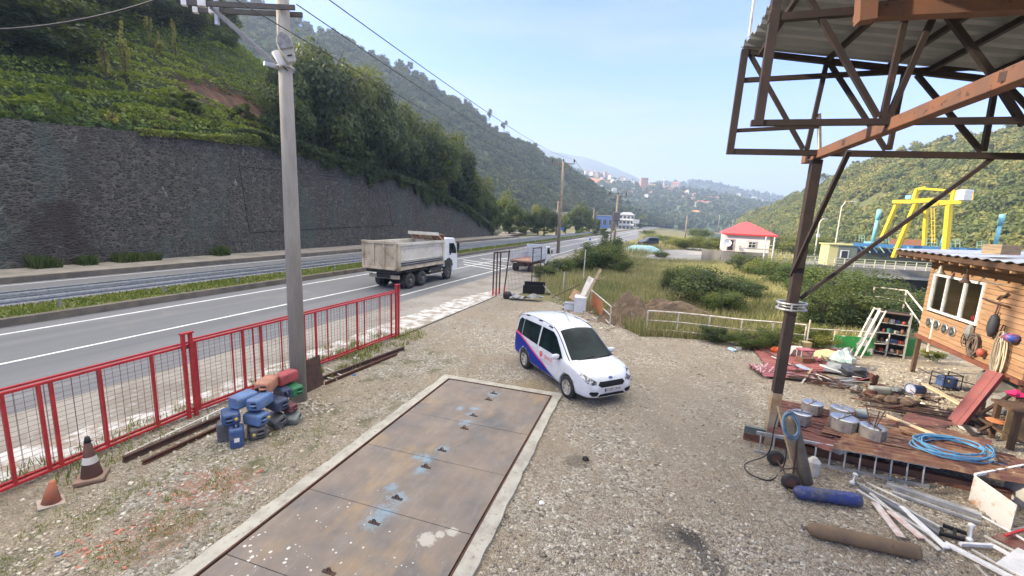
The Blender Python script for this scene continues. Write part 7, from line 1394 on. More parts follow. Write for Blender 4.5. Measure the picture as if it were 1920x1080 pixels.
# blue hose coil
BLH = M('hose_blue', (.09, .28, .46), .45, c2=(.07, .22, .4)); hc = G(1783, 842, PZ+.12); pts = []
for k in range(7*26): a_ = k/26*6.283; w_ = 1+.16*math.sin(k*.117)+.05*math.sin(k*.7); pts.append(hc+Vector((math.cos(a_+.3)*.62*w_, math.sin(a_+.3)*.42*w_, .015*(k/26)+.03*math.sin(a_*2+k*.05))))
pts += [hc+Vector((.75, -.1, 0)), G(1850, 862, PZ+.1), G(1885, 872, PZ+.08)]; tag(MB().tube(pts, .014, 6).build('hose', BLH, smooth=True), 'loose coil of bright blue hose lying on the rusty sheets', 'hose')
def plank(label, q0, q1, z0, z1, w_, th, mat, name='plank', cat='plank'): return tag(MB().beam(G(*q0, z0), G(*q1, z1), w_, th).build(name, mat, bevel=.004), label, cat)
plank('fresh pale plank on the gravel pointing at the red ramp', (1733, 720), (1808, 762), .04, .04, .17, .04, PLANK); plank('long pale batten lying across the back of the sheets', (1660, 778), (1752, 815), PZ+.14, PZ+.14, .1, .04, PLANK); plank('short pale plank end right of the blue hose', (1842, 838), (1862, 862), PZ+.1, PZ+.12, .12, .04, PLANK)
# ladder standing on edge
l0, l1 = G(1414, 848), G(1742, 915); t = thing('ladder', 'long aluminium ladder standing on edge in front of the platform', 'ladder', l0); ALU = M('aluminium', (.55, .56, .57), .4, .7, c2=(.42, .43, .44), ns=5); up_ = Vector((.03, .06, .44))
MB().beam(l0+Vector((0, 0, .03)), l1+Vector((0, 0, .03)), .03, .07).build('rail', ALU, t); MB().beam(l0+up_, l1+up_+(l1-l0).normalized()*.12, .03, .07).build('rail', ALU, t)
for k in range(12): q = l0.lerp(l1, (k+.35)/11.8); MB().cyl(q+Vector((0, 0, .06)), q+up_*.93, .016, n=8).build('rung', ALU, t)
tag(MB().lathe([(.02, 0), (.09, .04), (.08, .12), (.02, .15)], G(1748, 868, .35), 8).build('glove', M('glove_navy', (.05, .06, .1), .8)), 'dark rag draped over the right end of the ladder', 'rag')
tag(MB().box(G(1574, 838, .3), (.5, .3, .12), .4).build('paper_block', DWHITE), 'dirty white block under the sheets behind the ladder', 'block'); 
# cylinder trolley
CYB = M('cylinder_brown', (.1, .085, .065), .5, c2=(.14, .12, .09), ns=4, c3=(.06, .05, .04), ns3=8); CYBL = M('cylinder_blue', (.02, .04, .2), .55, c2=(.06, .07, .11), ns=3.5, lo=.4, hi=.6, c3=(.17, .16, .15), ns3=11, lo3=.52, hi3=.72); CYR = M('cylinder_rust', (.15, .1, .06), .7, c2=(.2, .13, .07), ns=3, c3=(.06, .05, .045), ns3=7)
def gascyl(name_, label, a, c, r, mat, col=None, par=None, cap=None):
    """a = foot, c = shoulder end"""
    d = (c-a); Ln = d.length; m_ = d.to_track_quat('Z', 'Y').to_matrix(); t = thing('gas_cylinder', label, 'gas cylinder', a); MB().lathe([(r*.92, 0), (r, .03), (r, Ln*.86), (r*.93, Ln*.92), (r*.7, Ln*.965), (r*.34, Ln*.99), (r*.3, Ln)], a, 28, m_).build('body', mat, t, smooth=True)
    if col: MB().lathe([(r*1.005, Ln*.87), (r*.94, Ln*.922), (r*.71, Ln*.968), (r*.35, Ln*.993)], a, 28, m_, cap=False).build('shoulder', col, t, smooth=True)
    q = c; dn = d.normalized(); MB().cyl(q, q+dn*.07, r*.22, n=10).build('valve', M('brass', (.2, .16, .08), .5, .6), t); MB().cyl(q+dn*.05-m_ @ Vector((.05, 0, 0)), q+dn*.05+m_ @ Vector((.05, 0, 0)), .018, n=8).build('valve_wheel', cap or RUSTD, t); return t
gascyl('gas_cylinder', 'blue gas cylinder lying on the gravel beside the trolley', G(1612, 938, .13), G(1487, 921, .13), .118, CYBL); gascyl('gas_cylinder', 'long rusty brown gas cylinder with a blue neck lying nearest the camera', G(1722, 1036, .12), G(1512, 990, .12), .113, CYR, None, cap=CYBL); 
f0 = G(1512, 912); tpz = G(1482, 775, 1.38); gascyl('gas_cylinder', 'dark brown gas cylinder standing on the two wheeled trolley', f0+Vector((0, 0, .06)), tpz, .112, CYB, None, cap=BLH)
p = G(1548, 1100); tag(MB().lathe([(.11, 0), (.12, .3), (.05, .38)], G(1522, 890), 14).build('can', DWHITE), 'dusty white plastic can behind the trolley cylinder', 'can')
t = thing('cylinder_trolley', 'rusty two wheeled trolley carrying the upright gas cylinder', 'trolley', f0); wa, wb = G(1452, 872), G(1480, 918)
for q in (wa, wb): wd0 = (f0-q).normalized(); m_ = Matrix.Rotation(math.pi/2, 3, 'Y') @ Matrix.Rotation(.5, 3, 'X'); tw = MB().lathe([(.1, -.05), (.15, -.045), (.165, 0), (.15, .045), (.1, .05)], q+Vector((0, 0, .165)), 24, Matrix.Rotation(.45, 3, 'Z') @ Matrix.Rotation(math.pi/2, 3, 'Y') @ Matrix.Rotation(math.pi/2, 3, 'X').inverted() if False else Matrix.Rotation(1.25, 3, 'Z') @ Matrix.Rotation(math.pi/2, 3, 'Y'), cap=False).build('wheel', TYR, t, smooth=True); MB().lathe([(.1, -.02), (.03, .0), (.02, .05)], q+Vector((0, 0, .165)), 16, Matrix.Rotation(1.25, 3, 'Z') @ Matrix.Rotation(math.pi/2, 3, 'Y')).build('hub', SBR, tw)
MB().cyl(wa+Vector((0, 0, .165)), wb+Vector((0, 0, .165)), .015, n=8).build('axle', RUSTD, t); hp0, hp1 = G(1498, 912), G(1462, 762, 1.3); MB().beam(hp0, hp0.lerp(hp1, 1.0)+Vector((-.02, 0, 0)), .07, .05).build('backboard', WOOD, t); MB().tube([(wa+wb)/2+Vector((0, 0, .165)), hp0+Vector((0, 0, .4))], .014, 6).build('stay', RUSTD, t); MB().tube([wb+Vector((0, 0, .165)), hp0+Vector((0, 0, .2))], .014, 6).build('stay', RUSTD, t); MB().tube([hp0+Vector((-.1, .05, .0)), hp0+Vector((-.16, .06, 1.2)), hp0+Vector((-.26, .1, 1.45))], .016, 6).build('handle', RUSTD, t)
HG = M('hose_bluegrey', (.16, .26, .34), .5, c2=(.1, .16, .22)); d_h = math.hypot(tpz.x, tpz.y); c_ = D(1482, 797, d_h-.42); pts = []
for k in range(8*20): a_ = k/20*6.283; w_ = 1+.18*math.sin(k*.09); pts.append(c_+Vector((math.cos(a_)*.13*w_-math.sin(a_)*.06, .02*math.sin(k*.3)-.02, math.sin(a_)*.24*w_)))
tag(MB().tube(pts, .011, 6).build('hose', HG, smooth=True), 'coil of blue grey welding hose hung on the trolley cylinder', 'hose')
pts = [G(1462, 765, 1.25), G(1452, 800, .9), G(1440, 850, .3), G(1400, 868, .02), G(1398, 880, .02), G(1415, 893, .02), G(1445, 900, .02), G(1466, 880, .02), G(1474, 850, .4), G(1472, 790, 1.1)]
def smoothp(pts, n=8):
    out = []; P4 = [pts[0]]+pts+[pts[-1]]
    for i in range(1, len(P4)-2):
        for k in range(n): s = k/n; a, b_, c, d = P4[i-1], P4[i], P4[i+1], P4[i+2]; out.append(.5*((2*b_)+(c-a)*s+(2*a-5*b_+4*c-d)*s*s+(3*b_-a-3*c+d)*s**3))
    return out+[pts[-1]]
tag(MB().tube(smoothp(pts), .012, 6).build('hose', WIRE, smooth=True), 'black hose looping down to the gravel left of the trolley', 'hose')
# profiles and strips
for i, (q0, q1, w_, h, mt, nm, lb) in enumerate((((1605, 905), (1768, 992), .05, .05, STEEL, 'metal_profile', 'long grey metal profile, upper edge of the folded stand'), ((1612, 912), (1764, 1002), .09, .06, M('grey_dark', (.16, .17, .19), .5, .4), 'metal_profile', 'dark grey metal profile in the middle of the bundle'), ((1606, 918), (1752, 1008), .05, .04, ALU, 'metal_profile', 'bright edged profile at the lower side of the bundle'),
    ((1662, 907), (1840, 968), .14, .1, ALU, 'gutter', 'wide pale aluminium gutter section behind the bundle'), ((1672, 922), (1838, 980), .06, .05, STEEL, 'gutter', 'narrow grey gutter section in front of the wide one'), ((1632, 925), (1762, 1032), .05, .03, DWHITE, 'strip', 'long dirty white strip crossing under the grey bundle'), ((1640, 942), (1690, 1007), .12, .02, M('strip_pink', (.5, .36, .3), .7, c2=(.65, .6, .56), ns=7), 'strip', 'short pinkish peeling strip ending near the brown cylinder'),
    ((1668, 958), (1730, 1010), .12, .02, M('strip_pink2', (.52, .34, .27), .7, c2=(.66, .62, .58), ns=6), 'strip', 'second pinkish peeling strip beside the first'), ((1690, 950), (1775, 1028), .09, .03, WHITE, 'strip', 'clean white strip lying on the pinkish ones'), ((1625, 905), (1700, 940), .05, .02, DWHITE, 'strip', 'bent white strip behind the blue cylinder'), ((1772, 1018), (1930, 1100), .08, .05, WHITE, 'bar', 'thick white bar running out of the bottom right corner'), ((1800, 1020), (1862, 1023), .05, .05, WHITE, 'bar', 'short white bar, back edge of the window frame'), ((1862, 1023), (1900, 1044), .05, .05, WHITE, 'bar', 'short white bar, right edge of the window frame'), ((1822, 1030), (1930, 1092), .03, .03, DWHITE, 'bar', 'thin white bar parallel to the thick one'), ((1828, 1058), (1860, 1090), .03, .02, DWHITE, 'strip', 'thin strip left of the thick white bar at the bottom'), ((1880, 988), (1925, 1015), .03, .03, WHITE, 'bar', 'thin white bar under the red handle'), ((1845, 1004), (1925, 1045), .03, .03, DWHITE, 'bar', 'thin pale bar framing the reddish pane'), ((1842, 968), (1900, 1000), .04, .02, WHITE, 'strip', 'thin white strip leading to the rusty white cabinet'), ((1895, 1070), (1935, 1040), .3, .02, WHITE, 'board', 'white board corner at the bottom right edge'))):
    tag(MB().beam(G(*q0, .03+.012*i/3), G(*q1, .03+.012*i/3), w_, h).build(nm, mt, bevel=.004), lb, nm.replace('_', ' '))
tag(MB().beam(G(1885, 1004, .1), G(1930, 990, .14), .035, .035).build('handle', M('handle_red', (.5, .02, .03), .4)), 'bright red handle bar at the right edge', 'handle'); tag(MB().prism([G(1858, 1006, .03), G(1925, 1040, .03), G(1925, 1010, .03), G(1880, 1000, .03)], (0, 0, .008)).build('pane', M('pane_maroon', (.14, .04, .035), .35, c2=(.22, .1, .07), ns=8)), 'maroon stained pane inside the thin white bars', 'pane')
for i, (q0, q1, lb) in enumerate((((1598, 905), (1604, 890), 'small white caster leg at the upper end of the grey bundle'), ((1818, 1012), (1822, 985), 'white caster leg at the lower end of the grey bundle'))):
    p0, p1 = G(*q0, .08), G(*q1, .12); t = thing('caster_leg', lb, 'leg', p0); MB().cyl(p0, p1, .025, n=10).build('tube', ALU, t); [MB().lathe([(.02, -.035), (.045, -.02), (.045, .02), (.02, .035)], q, 10).build('foot', WHITE, t, smooth=True) for q in (p0, p1)]
t = thing('folding_stand', 'dark grey plastic joint at the lower end of the grey bundle', 'stand', G(1790, 1000)); MB().beam(G(1768, 985, .08), G(1812, 1000, .08), .05, .05).build('arm', BLACKP, t); MB().beam(G(1762, 1000, .08), G(1808, 1012, .08), .05, .05).build('arm', BLACKP, t); MB().beam(G(1765, 990, .08), G(1768, 1003, .08), .04, .04).build('crosspiece', BLACKP, t); MB().beam(G(1790, 994, .08), G(1790, 1006, .08), .04, .04).build('crosspiece', BLACKP, t)
# rusty white cabinet
WRU = M('cabinet_white', (.62, .6, .55), .5, c2=(.55, .52, .46), ns=2, c3=(.45, .19, .05), ns3=2.6, lo3=.47, hi3=.58); g0, g1 = G(1815, 938), G(1893, 1000); hh_ = .52; t = thing('cabinet', 'rust stained white metal cabinet shell on its side at the right edge', 'cabinet', g0); bk = Vector((.95, .28, 0))
MB().prism([g0, g1, g1+Vector((0, 0, hh_)), g0+Vector((0, 0, hh_))], bk.normalized()*.025).build('side_panel', WRU, t, bevel=.006); MB().prism([g0+bk, g1+bk, g1+bk+Vector((0, 0, hh_)), g0+bk+Vector((0, 0, hh_))], bk.normalized()*.025).build('side_panel', DWHITE, t, bevel=.006); MB().beam(g0+Vector((0, 0, hh_))+bk*.03, g0+Vector((0, 0, hh_))+bk*1.5, .04, .05).build('top_bar', WHITE, t); MB().beam(g1+Vector((0, 0, .03))+bk*.03, g1+Vector((0, 0, .03))+bk*1.5, .04, .05).build('bottom_bar', STEEL, t)
# shelf unit
s0, s1 = G(1640, 664), G(1692, 673); sh = zat(s0, 583); sdir = (s1-s0).normalized(); sn = Vector((-sdir.y, sdir.x, 0)); SW = (s1-s0).length; t = thing('shelf_unit', 'dark metal shelf unit crammed with parts standing on the gravel', 'shelf', s0); SHD = M('shelf_dark', (.035, .033, .032), .7); SHP = M('shelf_side', (.3, .3, .27), .6)
MB().prism([s1, s1+sn*.45, s1+sn*.45+Vector((0, 0, sh)), s1+Vector((0, 0, sh))], sdir*.05).build('side', SHP, t); MB().prism([s0, s0+sn*.45, s0+sn*.45+Vector((0, 0, sh)), s0+Vector((0, 0, sh))], -sdir*.04).build('side', SHD, t); MB().prism([s0+sn*.42, s1+sn*.42, s1+sn*.42+Vector((0, 0, sh)), s0+sn*.42+Vector((0, 0, sh))], sn*.02).build('back', SHD, t)
itm = [M('item_red', (.3, .05, .04), .6), M('item_teal', (.05, .16, .14), .6), DWHITE, M('item_brown', (.2, .1, .05), .7), STEEL, CB]
ni = 0
for k in range(5):
    z = .12+k*(sh-.2)/4; MB().prism([s0+Vector((0, 0, z)), s1+Vector((0, 0, z)), s1+sn*.4+Vector((0, 0, z)), s0+sn*.4+Vector((0, 0, z))], (0, 0, .025)).build('shelf', SHP if k < 4 else RUSTD, t)
    if k == 4: continue
    nm_ = ['bottom', 'second lowest', 'middle', 'top'][k]
    for j in range(4):
        u = .14+j*(SW-.28)/3; hgt = random.uniform(.1, .2); q = s0+sdir*u+sn*.15+Vector((0, 0, z+.027)); mt = itm[(k*3+j) % 6]; tn = ['box', 'tin', 'jar', 'binder'][(j+k) % 4]
        o = MB().box(q+Vector((0, 0, hgt/2)), (.13, .18, hgt), .1*j-.3).build(tn, mt, bevel=.005) if tn in ('box', 'binder') else MB().lathe([(.06, 0), (.065, hgt*.7), (.04, hgt*.85), (.04, hgt)], q, 12).build(tn, mt, smooth=True)
        tag(o, f'{["leftmost", "second", "third", "rightmost"][j]} {tn} on the {nm_} board of the dark shelf unit', tn, 'odds and ends on the shelf unit')
# leaning white frames
for i, (x0, y0, x1, y1, lb) in enumerate(((1592, 666, 1640, 577, 'left white window frame leaning against the shelf unit'), (1604, 669, 1651, 582, 'right white window frame leaning against the shelf unit'))):
    b0 = G(x0, y0); tz = sh*1.02; b1 = G(x1, y1, tz); t = thing('window_frame', lb, 'frame', b0, 0, 'white frames leaning at the shelf unit'); d = (b1-b0).normalized(); sdv = sdir*.17
    for s_ in (0, 1): MB().beam(b0+sdv*s_, b1+sdv*s_, .05, .05).build('upright', DWHITE, t)
    for f in (0, .5, .98): MB().beam(b0.lerp(b1, f), b0.lerp(b1, f)+sdv, .04, .04).build('crossbar', DWHITE, t)
tag(MB().beam(G(1627, 640, .2), G(1634, 598, 1.4), .28, .04).build('board', WHITE, bevel=.005), 'narrow white board behind the right leaning frame', 'board')
GWP = M('panel_green', (.03, .3, .06), .6, c2=(.6, .62, .58), ns=2.2, lo=.5, hi=.52); a, c = G(1560, 662), G(1634, 668); tag(MB().prism([a, c, c+Vector((0, 0, .75)), a+Vector((0, 0, .75))], (0, .03, 0)).build('painted_panel', GWP), 'green and white painted panel standing behind the scrap', 'panel'); a, c = G(1692, 668), G(1722, 668); tag(MB().prism([a, c, c+Vector((0, 0, .72)), a+Vector((0, 0, .72))], (0, .03, 0)).build('painted_panel', M('panel_green_plain', (.03, .26, .05), .6)), 'plain green panel right of the shelf unit', 'panel')
# scrap pieces
def blob_(label, name, cat, px, py, r, h, mat, z=.05, seed=0, sq=1.0):
    p = G(px, py, z); b = MB(); n1, n2 = 16, 9
    for j in range(n2):
        for i in range(n1):
            th, ph = 6.283*i/n1, math.pi*j/(n2-1); d = Vector((math.cos(th)*math.sin(ph), math.sin(th)*math.sin(ph)*sq, math.cos(ph))); k = 1+.35*fb(d.x*1.5+seed, d.y*1.5, d.z*1.5+seed); b.v.append(p+Vector((d.x*r*k, d.y*r*k, (d.z+.6)*h*.6*k)))
    b.f = [(j*n1+i, j*n1+(i+1) % n1, (j+1)*n1+(i+1) % n1, (j+1)*n1+i) for j in range(n2-1) for i in range(n1)]; return tag(b.build(name, mat), label, cat)
BAGC = M('bag_clear', (.5, .58, .55), .25, c2=(.35, .5, .45), ns=5); BAGB = M('bag_black', (.02, .02, .022), .3); CARD = M('cardboard_yellow', (.5, .42, .2), .8, c2=(.4, .34, .2), ns=5)
blob_('pale translucent plastic bag on the scrap', 'bag', 'bag', 1577, 684, .42, .55, BAGC, seed=1); blob_('black plastic sack in the middle of the scrap', 'bag', 'bag', 1592, 701, .5, .32, BAGB, seed=2); blob_('yellowish sack left of the translucent bag', 'bag', 'bag', 1555, 678, .33, .4, CARD, seed=3)
def bxx(label, name, cat, px, py, sz_, mat, rz=0, z=.0, m=None): p = G(px, py, z); return tag(MB().box(p+Vector((0, 0, sz_[2]/2)), sz_, m if m is not None else rz).build(name, mat, bevel=.008), label, cat)
bxx('yellow open box by the white railing end', 'box', 'box', 1508, 656, (.35, .3, .35), CARD, .2, .08); bxx('yellow box beside the open one holding bottles', 'box', 'box', 1491, 655, (.3, .28, .25), CARD, -.3, .08); bxx('cream and black cushion tipped on the red sheet', 'cushion', 'cushion', 1491, 666, (.4, .2, .35), DWHITE, .4, .1, Matrix.Rotation(.5, 3, 'X')); bxx('brown low crate under the red stool', 'crate', 'crate', 1509, 679, (.5, .35, .2), M('crate_brown', (.2, .1, .06), .8), .1, .08)
t = thing('stool', 'small stool with a faded red seat among the scrap', 'stool', G(1507, 676)); p = G(1507, 676, .1); MB().box(p+Vector((0, 0, .42)), (.5, .35, .05), .1).build('seat', RS2, t, bevel=.01)
for sx_, sy_ in ((-1, -1), (1, -1), (1, 1), (-1, 1)): MB().beam(p+Vector((sx_*.2, sy_*.13, 0)), p+Vector((sx_*.2, sy_*.13, .4)), .04, .04).build('leg', DWHITE, t)
for k in range(6): tag(MB().box(G(1536+k*4, 672-k*.6, .12)+Vector((0, 0, .12)), (.03, .42, .3), Matrix.Rotation(.5, 3, 'Z') @ Matrix.Rotation(.6, 3, 'Y')).build('tile', CARD), f'{["first","second","third","fourth","fifth","sixth"][k]} from the left in the leaning row of yellowish tiles', 'tile', 'row of yellowish tiles leaning on the scrap')
tag(MB().prism([G(1543, 695, .1), G(1573, 700, .1), G(1578, 685, .35), G(1552, 680, .35)], (0, 0, .04)).build('drawer', GRYS), 'grey open drawer tipped up beside the black sack', 'drawer'); tag(MB().beam(G(1494, 683, .2), G(1517, 694, .16), .32, .01).build('metal_sheet', ALU), 'small shiny metal sheet in front of the red stool', 'metal sheet')
tag(MB().beam(G(1430, 655, .15), G(1490, 690, .12), .05, .03).build('pole', RUSTD), 'thin dark pole lying across the red sheet', 'pole'); tag(MB().beam(G(1447, 668, .15), G(1482, 684, .12), .04, .03).build('pole', WHITE), 'thin white pole lying beside the dark one', 'pole')
blob_('bright orange plastic toy on the red sheet', 'toy', 'toy', 1455, 659, .2, .22, M('orange_bright', (.75, .13, .03), .4), .1, 6, .6); 
b = MB(); g = random.Random(4)
for k in range(22): p = G(1435+g.uniform(-20, 18), 692+g.uniform(-5, 7), .14); b.tube([p, p+Vector((g.uniform(-.2, .2), g.uniform(-.15, .15), g.uniform(.02, .18)))], .018, 5)
tag(b.build('plastic_flowers', M('flowers_pink', (.65, .5, .5), .6)), 'spray of pale pink plastic blossom on the pink sheet', 'flowers'); plank('short pale log at the end of the pink sheet', (1405, 686), (1432, 690), .06, .06, .08, .07, PLANK)
blob_('blue and white litter wrapper on the gravel', 'wrapper', 'litter', 1372, 658, .16, .12, M('litter_blue', (.15, .45, .6), .5, c2=(.7, .7, .72), ns=9, lo=.45, hi=.5), .0, 8); blob_('pale grey rag in the gravel left of the red sheets', 'rag', 'rag', 1386, 655, .12, .12, DWHITE, 0, 9)
# rods and scrap iron, each rod its own piece
g = random.Random(11)
for k in range(34):
    x, y = g.gauss(1540, 30), 0; y = 712+(x-1540)*.32+g.uniform(-10, 10); a_ = g.gauss(-.5, .5); ln = g.uniform(.4, 1.3); p = G(x, y, .05+g.uniform(0, .16)); d = Vector((math.cos(a_), math.sin(a_), g.uniform(-.06, .06)))*ln/2
    tag(MB().tube([p-d, p+Vector((0, 0, g.uniform(-.03, .06))), p+d], g.uniform(.008, .022), 5).build('iron_rod', RUST if g.random() < .75 else RUSTD), 'rusty iron rod in the tangled heap by the grey sheets', 'rod', 'tangled rusty rods')
for k in range(14):
    p = G(g.uniform(1650, 1790), 0, 0) if 0 else G(1665+k*9+g.uniform(-6, 6), 757+k*2.2+g.uniform(-10, 10), .05+.03*(k % 3)); a_ = g.gauss(-.35, .15); ln = g.uniform(1, 2.2); d = Vector((math.cos(a_), math.sin(a_), 0))*ln/2; tag(MB().beam(p-d, p+d, .04, .03).build('iron_bar', RUSTD), 'dark iron bar in the row lying behind the platform', 'bar', 'dark iron bars behind the platform')
for k in range(26):
    p = G(1600+g.uniform(0, 150), 735+g.uniform(-12, 32), .05+g.uniform(0, .12)); b = MB(); n_ = g.randint(4, 6); r_ = g.uniform(.06, .17); mm = Matrix.Rotation(g.uniform(0, 6.28), 3, 'Z') @ Matrix.Rotation(g.uniform(-.5, .5), 3, 'X'); b.prism([p+mm @ Vector((math.cos(i*6.283/n_)*r_*g.uniform(.6, 1.5), math.sin(i*6.283/n_)*r_*g.uniform(.5, 1), 0)) for i in range(n_)], mm @ Vector((0, 0, g.uniform(.01, .04))))
    tag(b.build('iron_offcut', g.choice((RUST, RUSTD, SBR))), 'rusty iron offcut among the castings behind the tins', 'scrap iron', 'iron offcuts among the castings')
for k in range(22):
    p = G(1500+g.uniform(0, 110), 695+g.uniform(-24, 22), .1+g.uniform(0, .12)); a_ = g.uniform(-1.5, 1.5); d = Vector((math.cos(a_), math.sin(a_), g.uniform(-.2, .3)))*g.uniform(.12, .4)
    tag(MB().beam(p-d, p+d, g.uniform(.03, .12), .015, roll=g.uniform(-.6, .6)).build('scrap_strip', g.choice((DWHITE, WOOD, GRYS, RUSTD, WHITE))), 'loose strip of scrap jumbled on the red roofing sheets', 'scrap strip', 'loose strips jumbled on the red sheets')
for k in range(16):
    p = G(1600+g.uniform(0, 230), 800+g.uniform(-45, 5), .03); p = G(1740+g.uniform(-50, 90), 770+g.uniform(-28, 14), .03); a_ = g.uniform(-1.2, .6); d = Vector((math.cos(a_), math.sin(a_), 0))*g.uniform(.1, .35)
    tag(MB().beam(p-d, p+d, g.uniform(.03, .08), .02).build('wood_splinter', g.choice((WOOD, DKW, BRD))), 'splintered bit of wood on the gravel below the ramp', 'splinter', 'wood splinters below the ramp')
IRON = M('cast_iron', (.09, .06, .045), .75, c2=(.16, .1, .06), ns=5, bump=.4)
for i, (px, py, r, h, mt, lb) in enumerate(((1650, 752, .22, .2, IRON, 'rusty casting with a rounded top behind the tins'), (1672, 757, .24, .24, IRON, 'pair of rusty plates beside the rounded casting'), (1700, 760, .28, .2, IRON, 'flat rusty lobed plate at the right of the castings'), (1632, 742, .2, .2, RUST, 'rust red casting left of the rounded one'), (1604, 735, .18, .2, M('zinc', (.2, .18, .16), .6), 'grey brown casting at the left end of the row'), (1636, 722, .13, .42, RUST, 'upright rusty valve body behind the castings'), (1680, 735, .25, .16, M('hose_grey', (.13, .14, .14), .7), 'heap of grey hose behind the castings'), (1716, 757, .12, .14, M('yellow_dull', (.25, .2, .08), .7), 'dull yellow knob at the right of the castings'))): blob_(lb, 'casting', 'scrap iron', px, py, r, h, mt, .05, 20+i, .6)
p = G(1648, 731, .15); tag(MB().beam(p-Vector((.3, 0, 0)), p+Vector((.3, -.05, 0)), .22, .24).build('pipe_section', M('grey_green', (.27, .28, .24), .6), bevel=.08, segs=4), 'smooth grey green tank among the castings', 'tank')
t = thing('motor', 'electric motor with an orange end and grey ribbed body beside the tins', 'motor', G(1605, 790, PZ)); p = G(1600, 775, PZ+.12); MB().cyl(p-Vector((.16, 0, 0)), p, .12, n=18).build('end_bell', M('motor_orange', (.35, .15, .05), .6), t, smooth=True); MB().cyl(p, p+Vector((.26, -.03, 0)), .12, n=18).build('body', M('motor_grey', (.25, .29, .28), .6), t)
# bucket, machine, frame
t = thing('bucket', 'blue plastic bucket lying on its side in the gravel', 'bucket', G(1715, 728)); p = G(1706, 730, .15); q = G(1730, 731, .14); d = q-p; m_ = d.to_track_quat('Z', 'Y').to_matrix(); Ln = d.length; MB().lathe([(.17, 0), (.17, .02), (.13, Ln), (.0, Ln)], p, 20, m_, cap=False).build('body', CB, t, smooth=True); MB().lathe([(.165, .01), (.185, .0), (.185, .03), (.165, .04)], p, 20, m_, cap=False).build('rim', CBL, t); MB().lathe([(.16, .02), (.001, .025)], p, 20, m_).build('inside', M('bucket_in', (.35, .37, .45), .6), t)
t = thing('generator', 'small blue machine inside a black tubular frame under the cabin', 'machine', G(1772, 728)); p = G(1772, 728); MB().box(p+Vector((0, 0, .24)), (.42, .3, .32), -.2).build('body', CBD if 0 else CB, t, bevel=.03); MB().lathe([(.04, 0), (.04, .03)], p+Vector((-.1, -.17, .3)), 10, Matrix.Rotation(math.pi/2, 3, 'X')).build('cap', YEL, t)
for s_ in (-1, 1): o_ = Vector((s_*.28, 0, 0)); MB().tube([p+o_+Vector((0, -.2, .02)), p+o_+Vector((0, .25, .02)), p+o_+Vector((0, .25, .5)), p+o_+Vector((0, -.2, .5))], .018, 6, True).build('frame', BLACKP, t)
MB().tube([p+Vector((-.28, -.2, .5)), p+Vector((.28, -.2, .5))], .018, 6).build('frame', BLACKP, t); MB().tube([p+Vector((-.28, -.2, .02)), p+Vector((.28, -.2, .02))], .018, 6).build('frame', BLACKP, t)
tag(MB().tube([G(1722, 690, .25), G(1752, 705, .5), G(1790, 712, .45), G(1830, 722, .1)], .016, 6).build('pipe', RUSTD), 'bent dark pipe running under the cabin edge', 'pipe')
tree('plant', 'bright green leafy plant growing under the cabin', G(1742, 680), .6, .5, LEAF_LIGHT, 3, 'plants')
# workbench and frames at the right edge
t = thing('workbench', 'dark wooden workbench at the right edge with a pink cloth', 'workbench', G(1905, 850)); p = G(1912, 838); pw = .95
MB().box(p+Vector((.1, 0, pw)), (1.1, .8, .06), -.3).build('top', DKW, t); [MB().box(p+Vector((.1, 0, 0))+Matrix.Rotation(-.3, 3, 'Z') @ Vector((sx_*.45, sy_*.3, pw/2-.016)), (.1, .1, pw-.035), -.3).build('leg', DKW, t) for sx_, sy_ in ((-1, -1), (1, -1), (-1, 1), (1, 1))]; MB().box(p+Vector((.1, 0, .5)), (.9, .03, .8), -.3).build('panel', M('bench_panel', (.17, .12, .06), .8), t)
blob_('bright pink cloth lying on the workbench', 'cloth', 'cloth', 1908, 742, .26, .16, M('cloth_pink', (.7, .03, .15), .7), pw+.03, 31, .6)
for i, (q0, z0, q1, z1, w_, mt, nm, lb) in enumerate((((1815, 790), .05, (1900, 738), .8, .07, DKW, 'timber', 'dark timber slanting up to the workbench'), ((1800, 775), .05, (1848, 812), .1, .08, SB, 'angle_iron', 'brown angle iron lying in front of the ramp foot'), ((1830, 780), .3, (1898, 822), .3, .06, DKW, 'timber', 'dark timber crossing under the slanting one'), ((1835, 808), .25, (1895, 780), .4, .06, DKW, 'timber', 'lower dark timber of the crossed pair'), ((1790, 745), .02, (1840, 757), .02, .05, RUSTD, 'iron_bar', 'short iron bar under the cabin by the ramp'), ((1770, 738), .02, (1812, 748), .02, .05, RUSTD, 'iron_bar', 'thin iron bar beside the blue machine'), ((1780, 768), .1, (1845, 835), .12, .1, SB, 'angle_iron', 'long brown channel running to the platform corner'))): tag(MB().beam(G(*q0, z0), G(*q1, z1), w_, .05).build(nm, mt), lb, nm.replace('_', ' '))
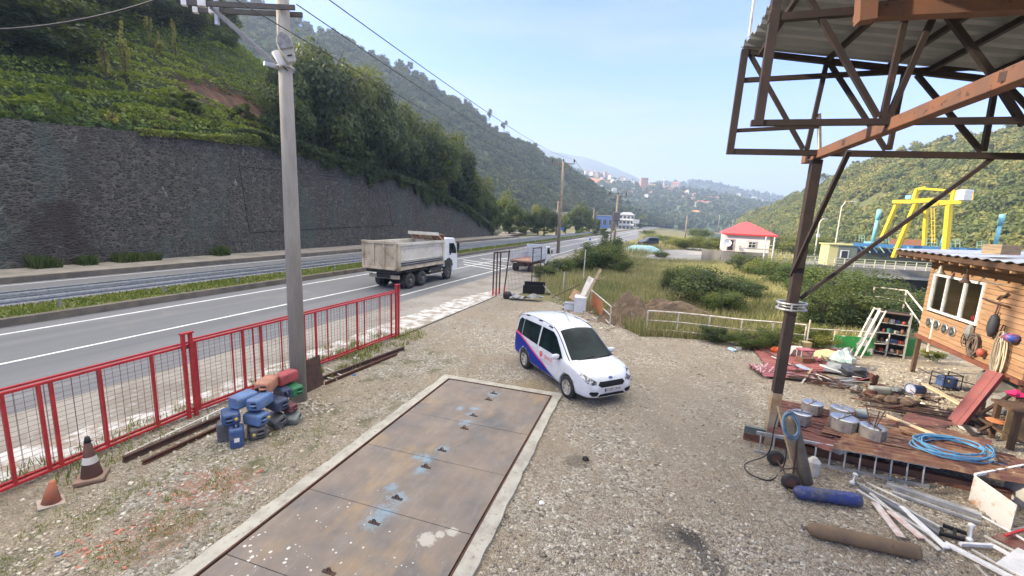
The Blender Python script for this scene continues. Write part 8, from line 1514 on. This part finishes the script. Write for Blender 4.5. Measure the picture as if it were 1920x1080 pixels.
p = G(1837, 752, .5); t = thing('paint_tin', 'white paint tin standing on a wooden block by the ramp', 'tin', p); MB().lathe([(.12, 0), (.12, .07)], p, 18).build('body', WHITE, t); MB().box(p-Vector((.02, 0, .17)), (.22, .22, .33), .4).build('block', BRD, t)
p = G(1818, 806, .03); tag(MB().lathe([(.2, .0), (.22, .04), (.1, .05)], p, 18).build('plate', DWHITE, smooth=True), 'cream oval plate lying behind the sheets', 'plate')
blob_('grey boulders heaped at the foot of the workbench', 'stone', 'stones', 1862, 770, .4, .5, CONW, 0, 41); blob_('grey rock wall lump beneath the cabin end', 'stone', 'stones', 1885, 735, .6, .9, CONW, 0, 43); blob_('rusty orange pan on the rubble by the workbench', 'pan', 'pan', 1868, 792, .18, .08, ORG, .45, 44); blob_('brown engine part below the workbench', 'engine_part', 'engine part', 1845, 800, .22, .4, IRON, 0, 45)
V, F, A = stones(700, lambda: (lambda q: (q.x, q.y, 0))(G(random.uniform(1600, 1900), random.uniform(690, 800))), .03, .12); tag(fast_mesh('rubble', V, F, sm, A), 'stones and rubble scattered under and beside the cabin', 'rubble', kind='stuff')
# litter in the yard
for i, (px, py, s_, mt, lb) in enumerate(((1125, 845, .05, DWHITE, 'small white scrap of paper in the gravel right of the deck'), (1015, 944, .05, WHITE, 'white stone chip beside the deck edge low in the picture'), (110, 1040, .04, CBL, 'tiny blue plastic scrap at the lower left'), (664, 704, .06, CBL, 'pale blue bag scrap beside the rusty beam'), (1098, 862, .07, BLACKP, 'dark lump of grease in the gravel right of the deck'), (665, 672, .05, DWHITE, 'white scrap in the weeds by the fence'))): blob_(lb, 'litter', 'litter', px, py, s_, s_*.8, mt, 0, 50+i)
# ---------------------------------------------------------------- haze
hm = bpy.data.materials.new('haze_air'); hm.use_nodes = True; t = hm.node_tree; t.nodes.clear(); o_ = t.nodes.new('ShaderNodeOutputMaterial'); pv = t.nodes.new('ShaderNodeVolumePrincipled')
pv.inputs['Color'].default_value = (.6, .76, 1, 1); pv.inputs['Density'].default_value = .0005; pv.inputs['Anisotropy'].default_value = .3; t.links.new(pv.outputs[0], o_.inputs['Volume'])
b = MB(); b.b2((-900, -120, -130), (2600, 3400, 330)); tag(b.build('haze', hm), kind='stuff')
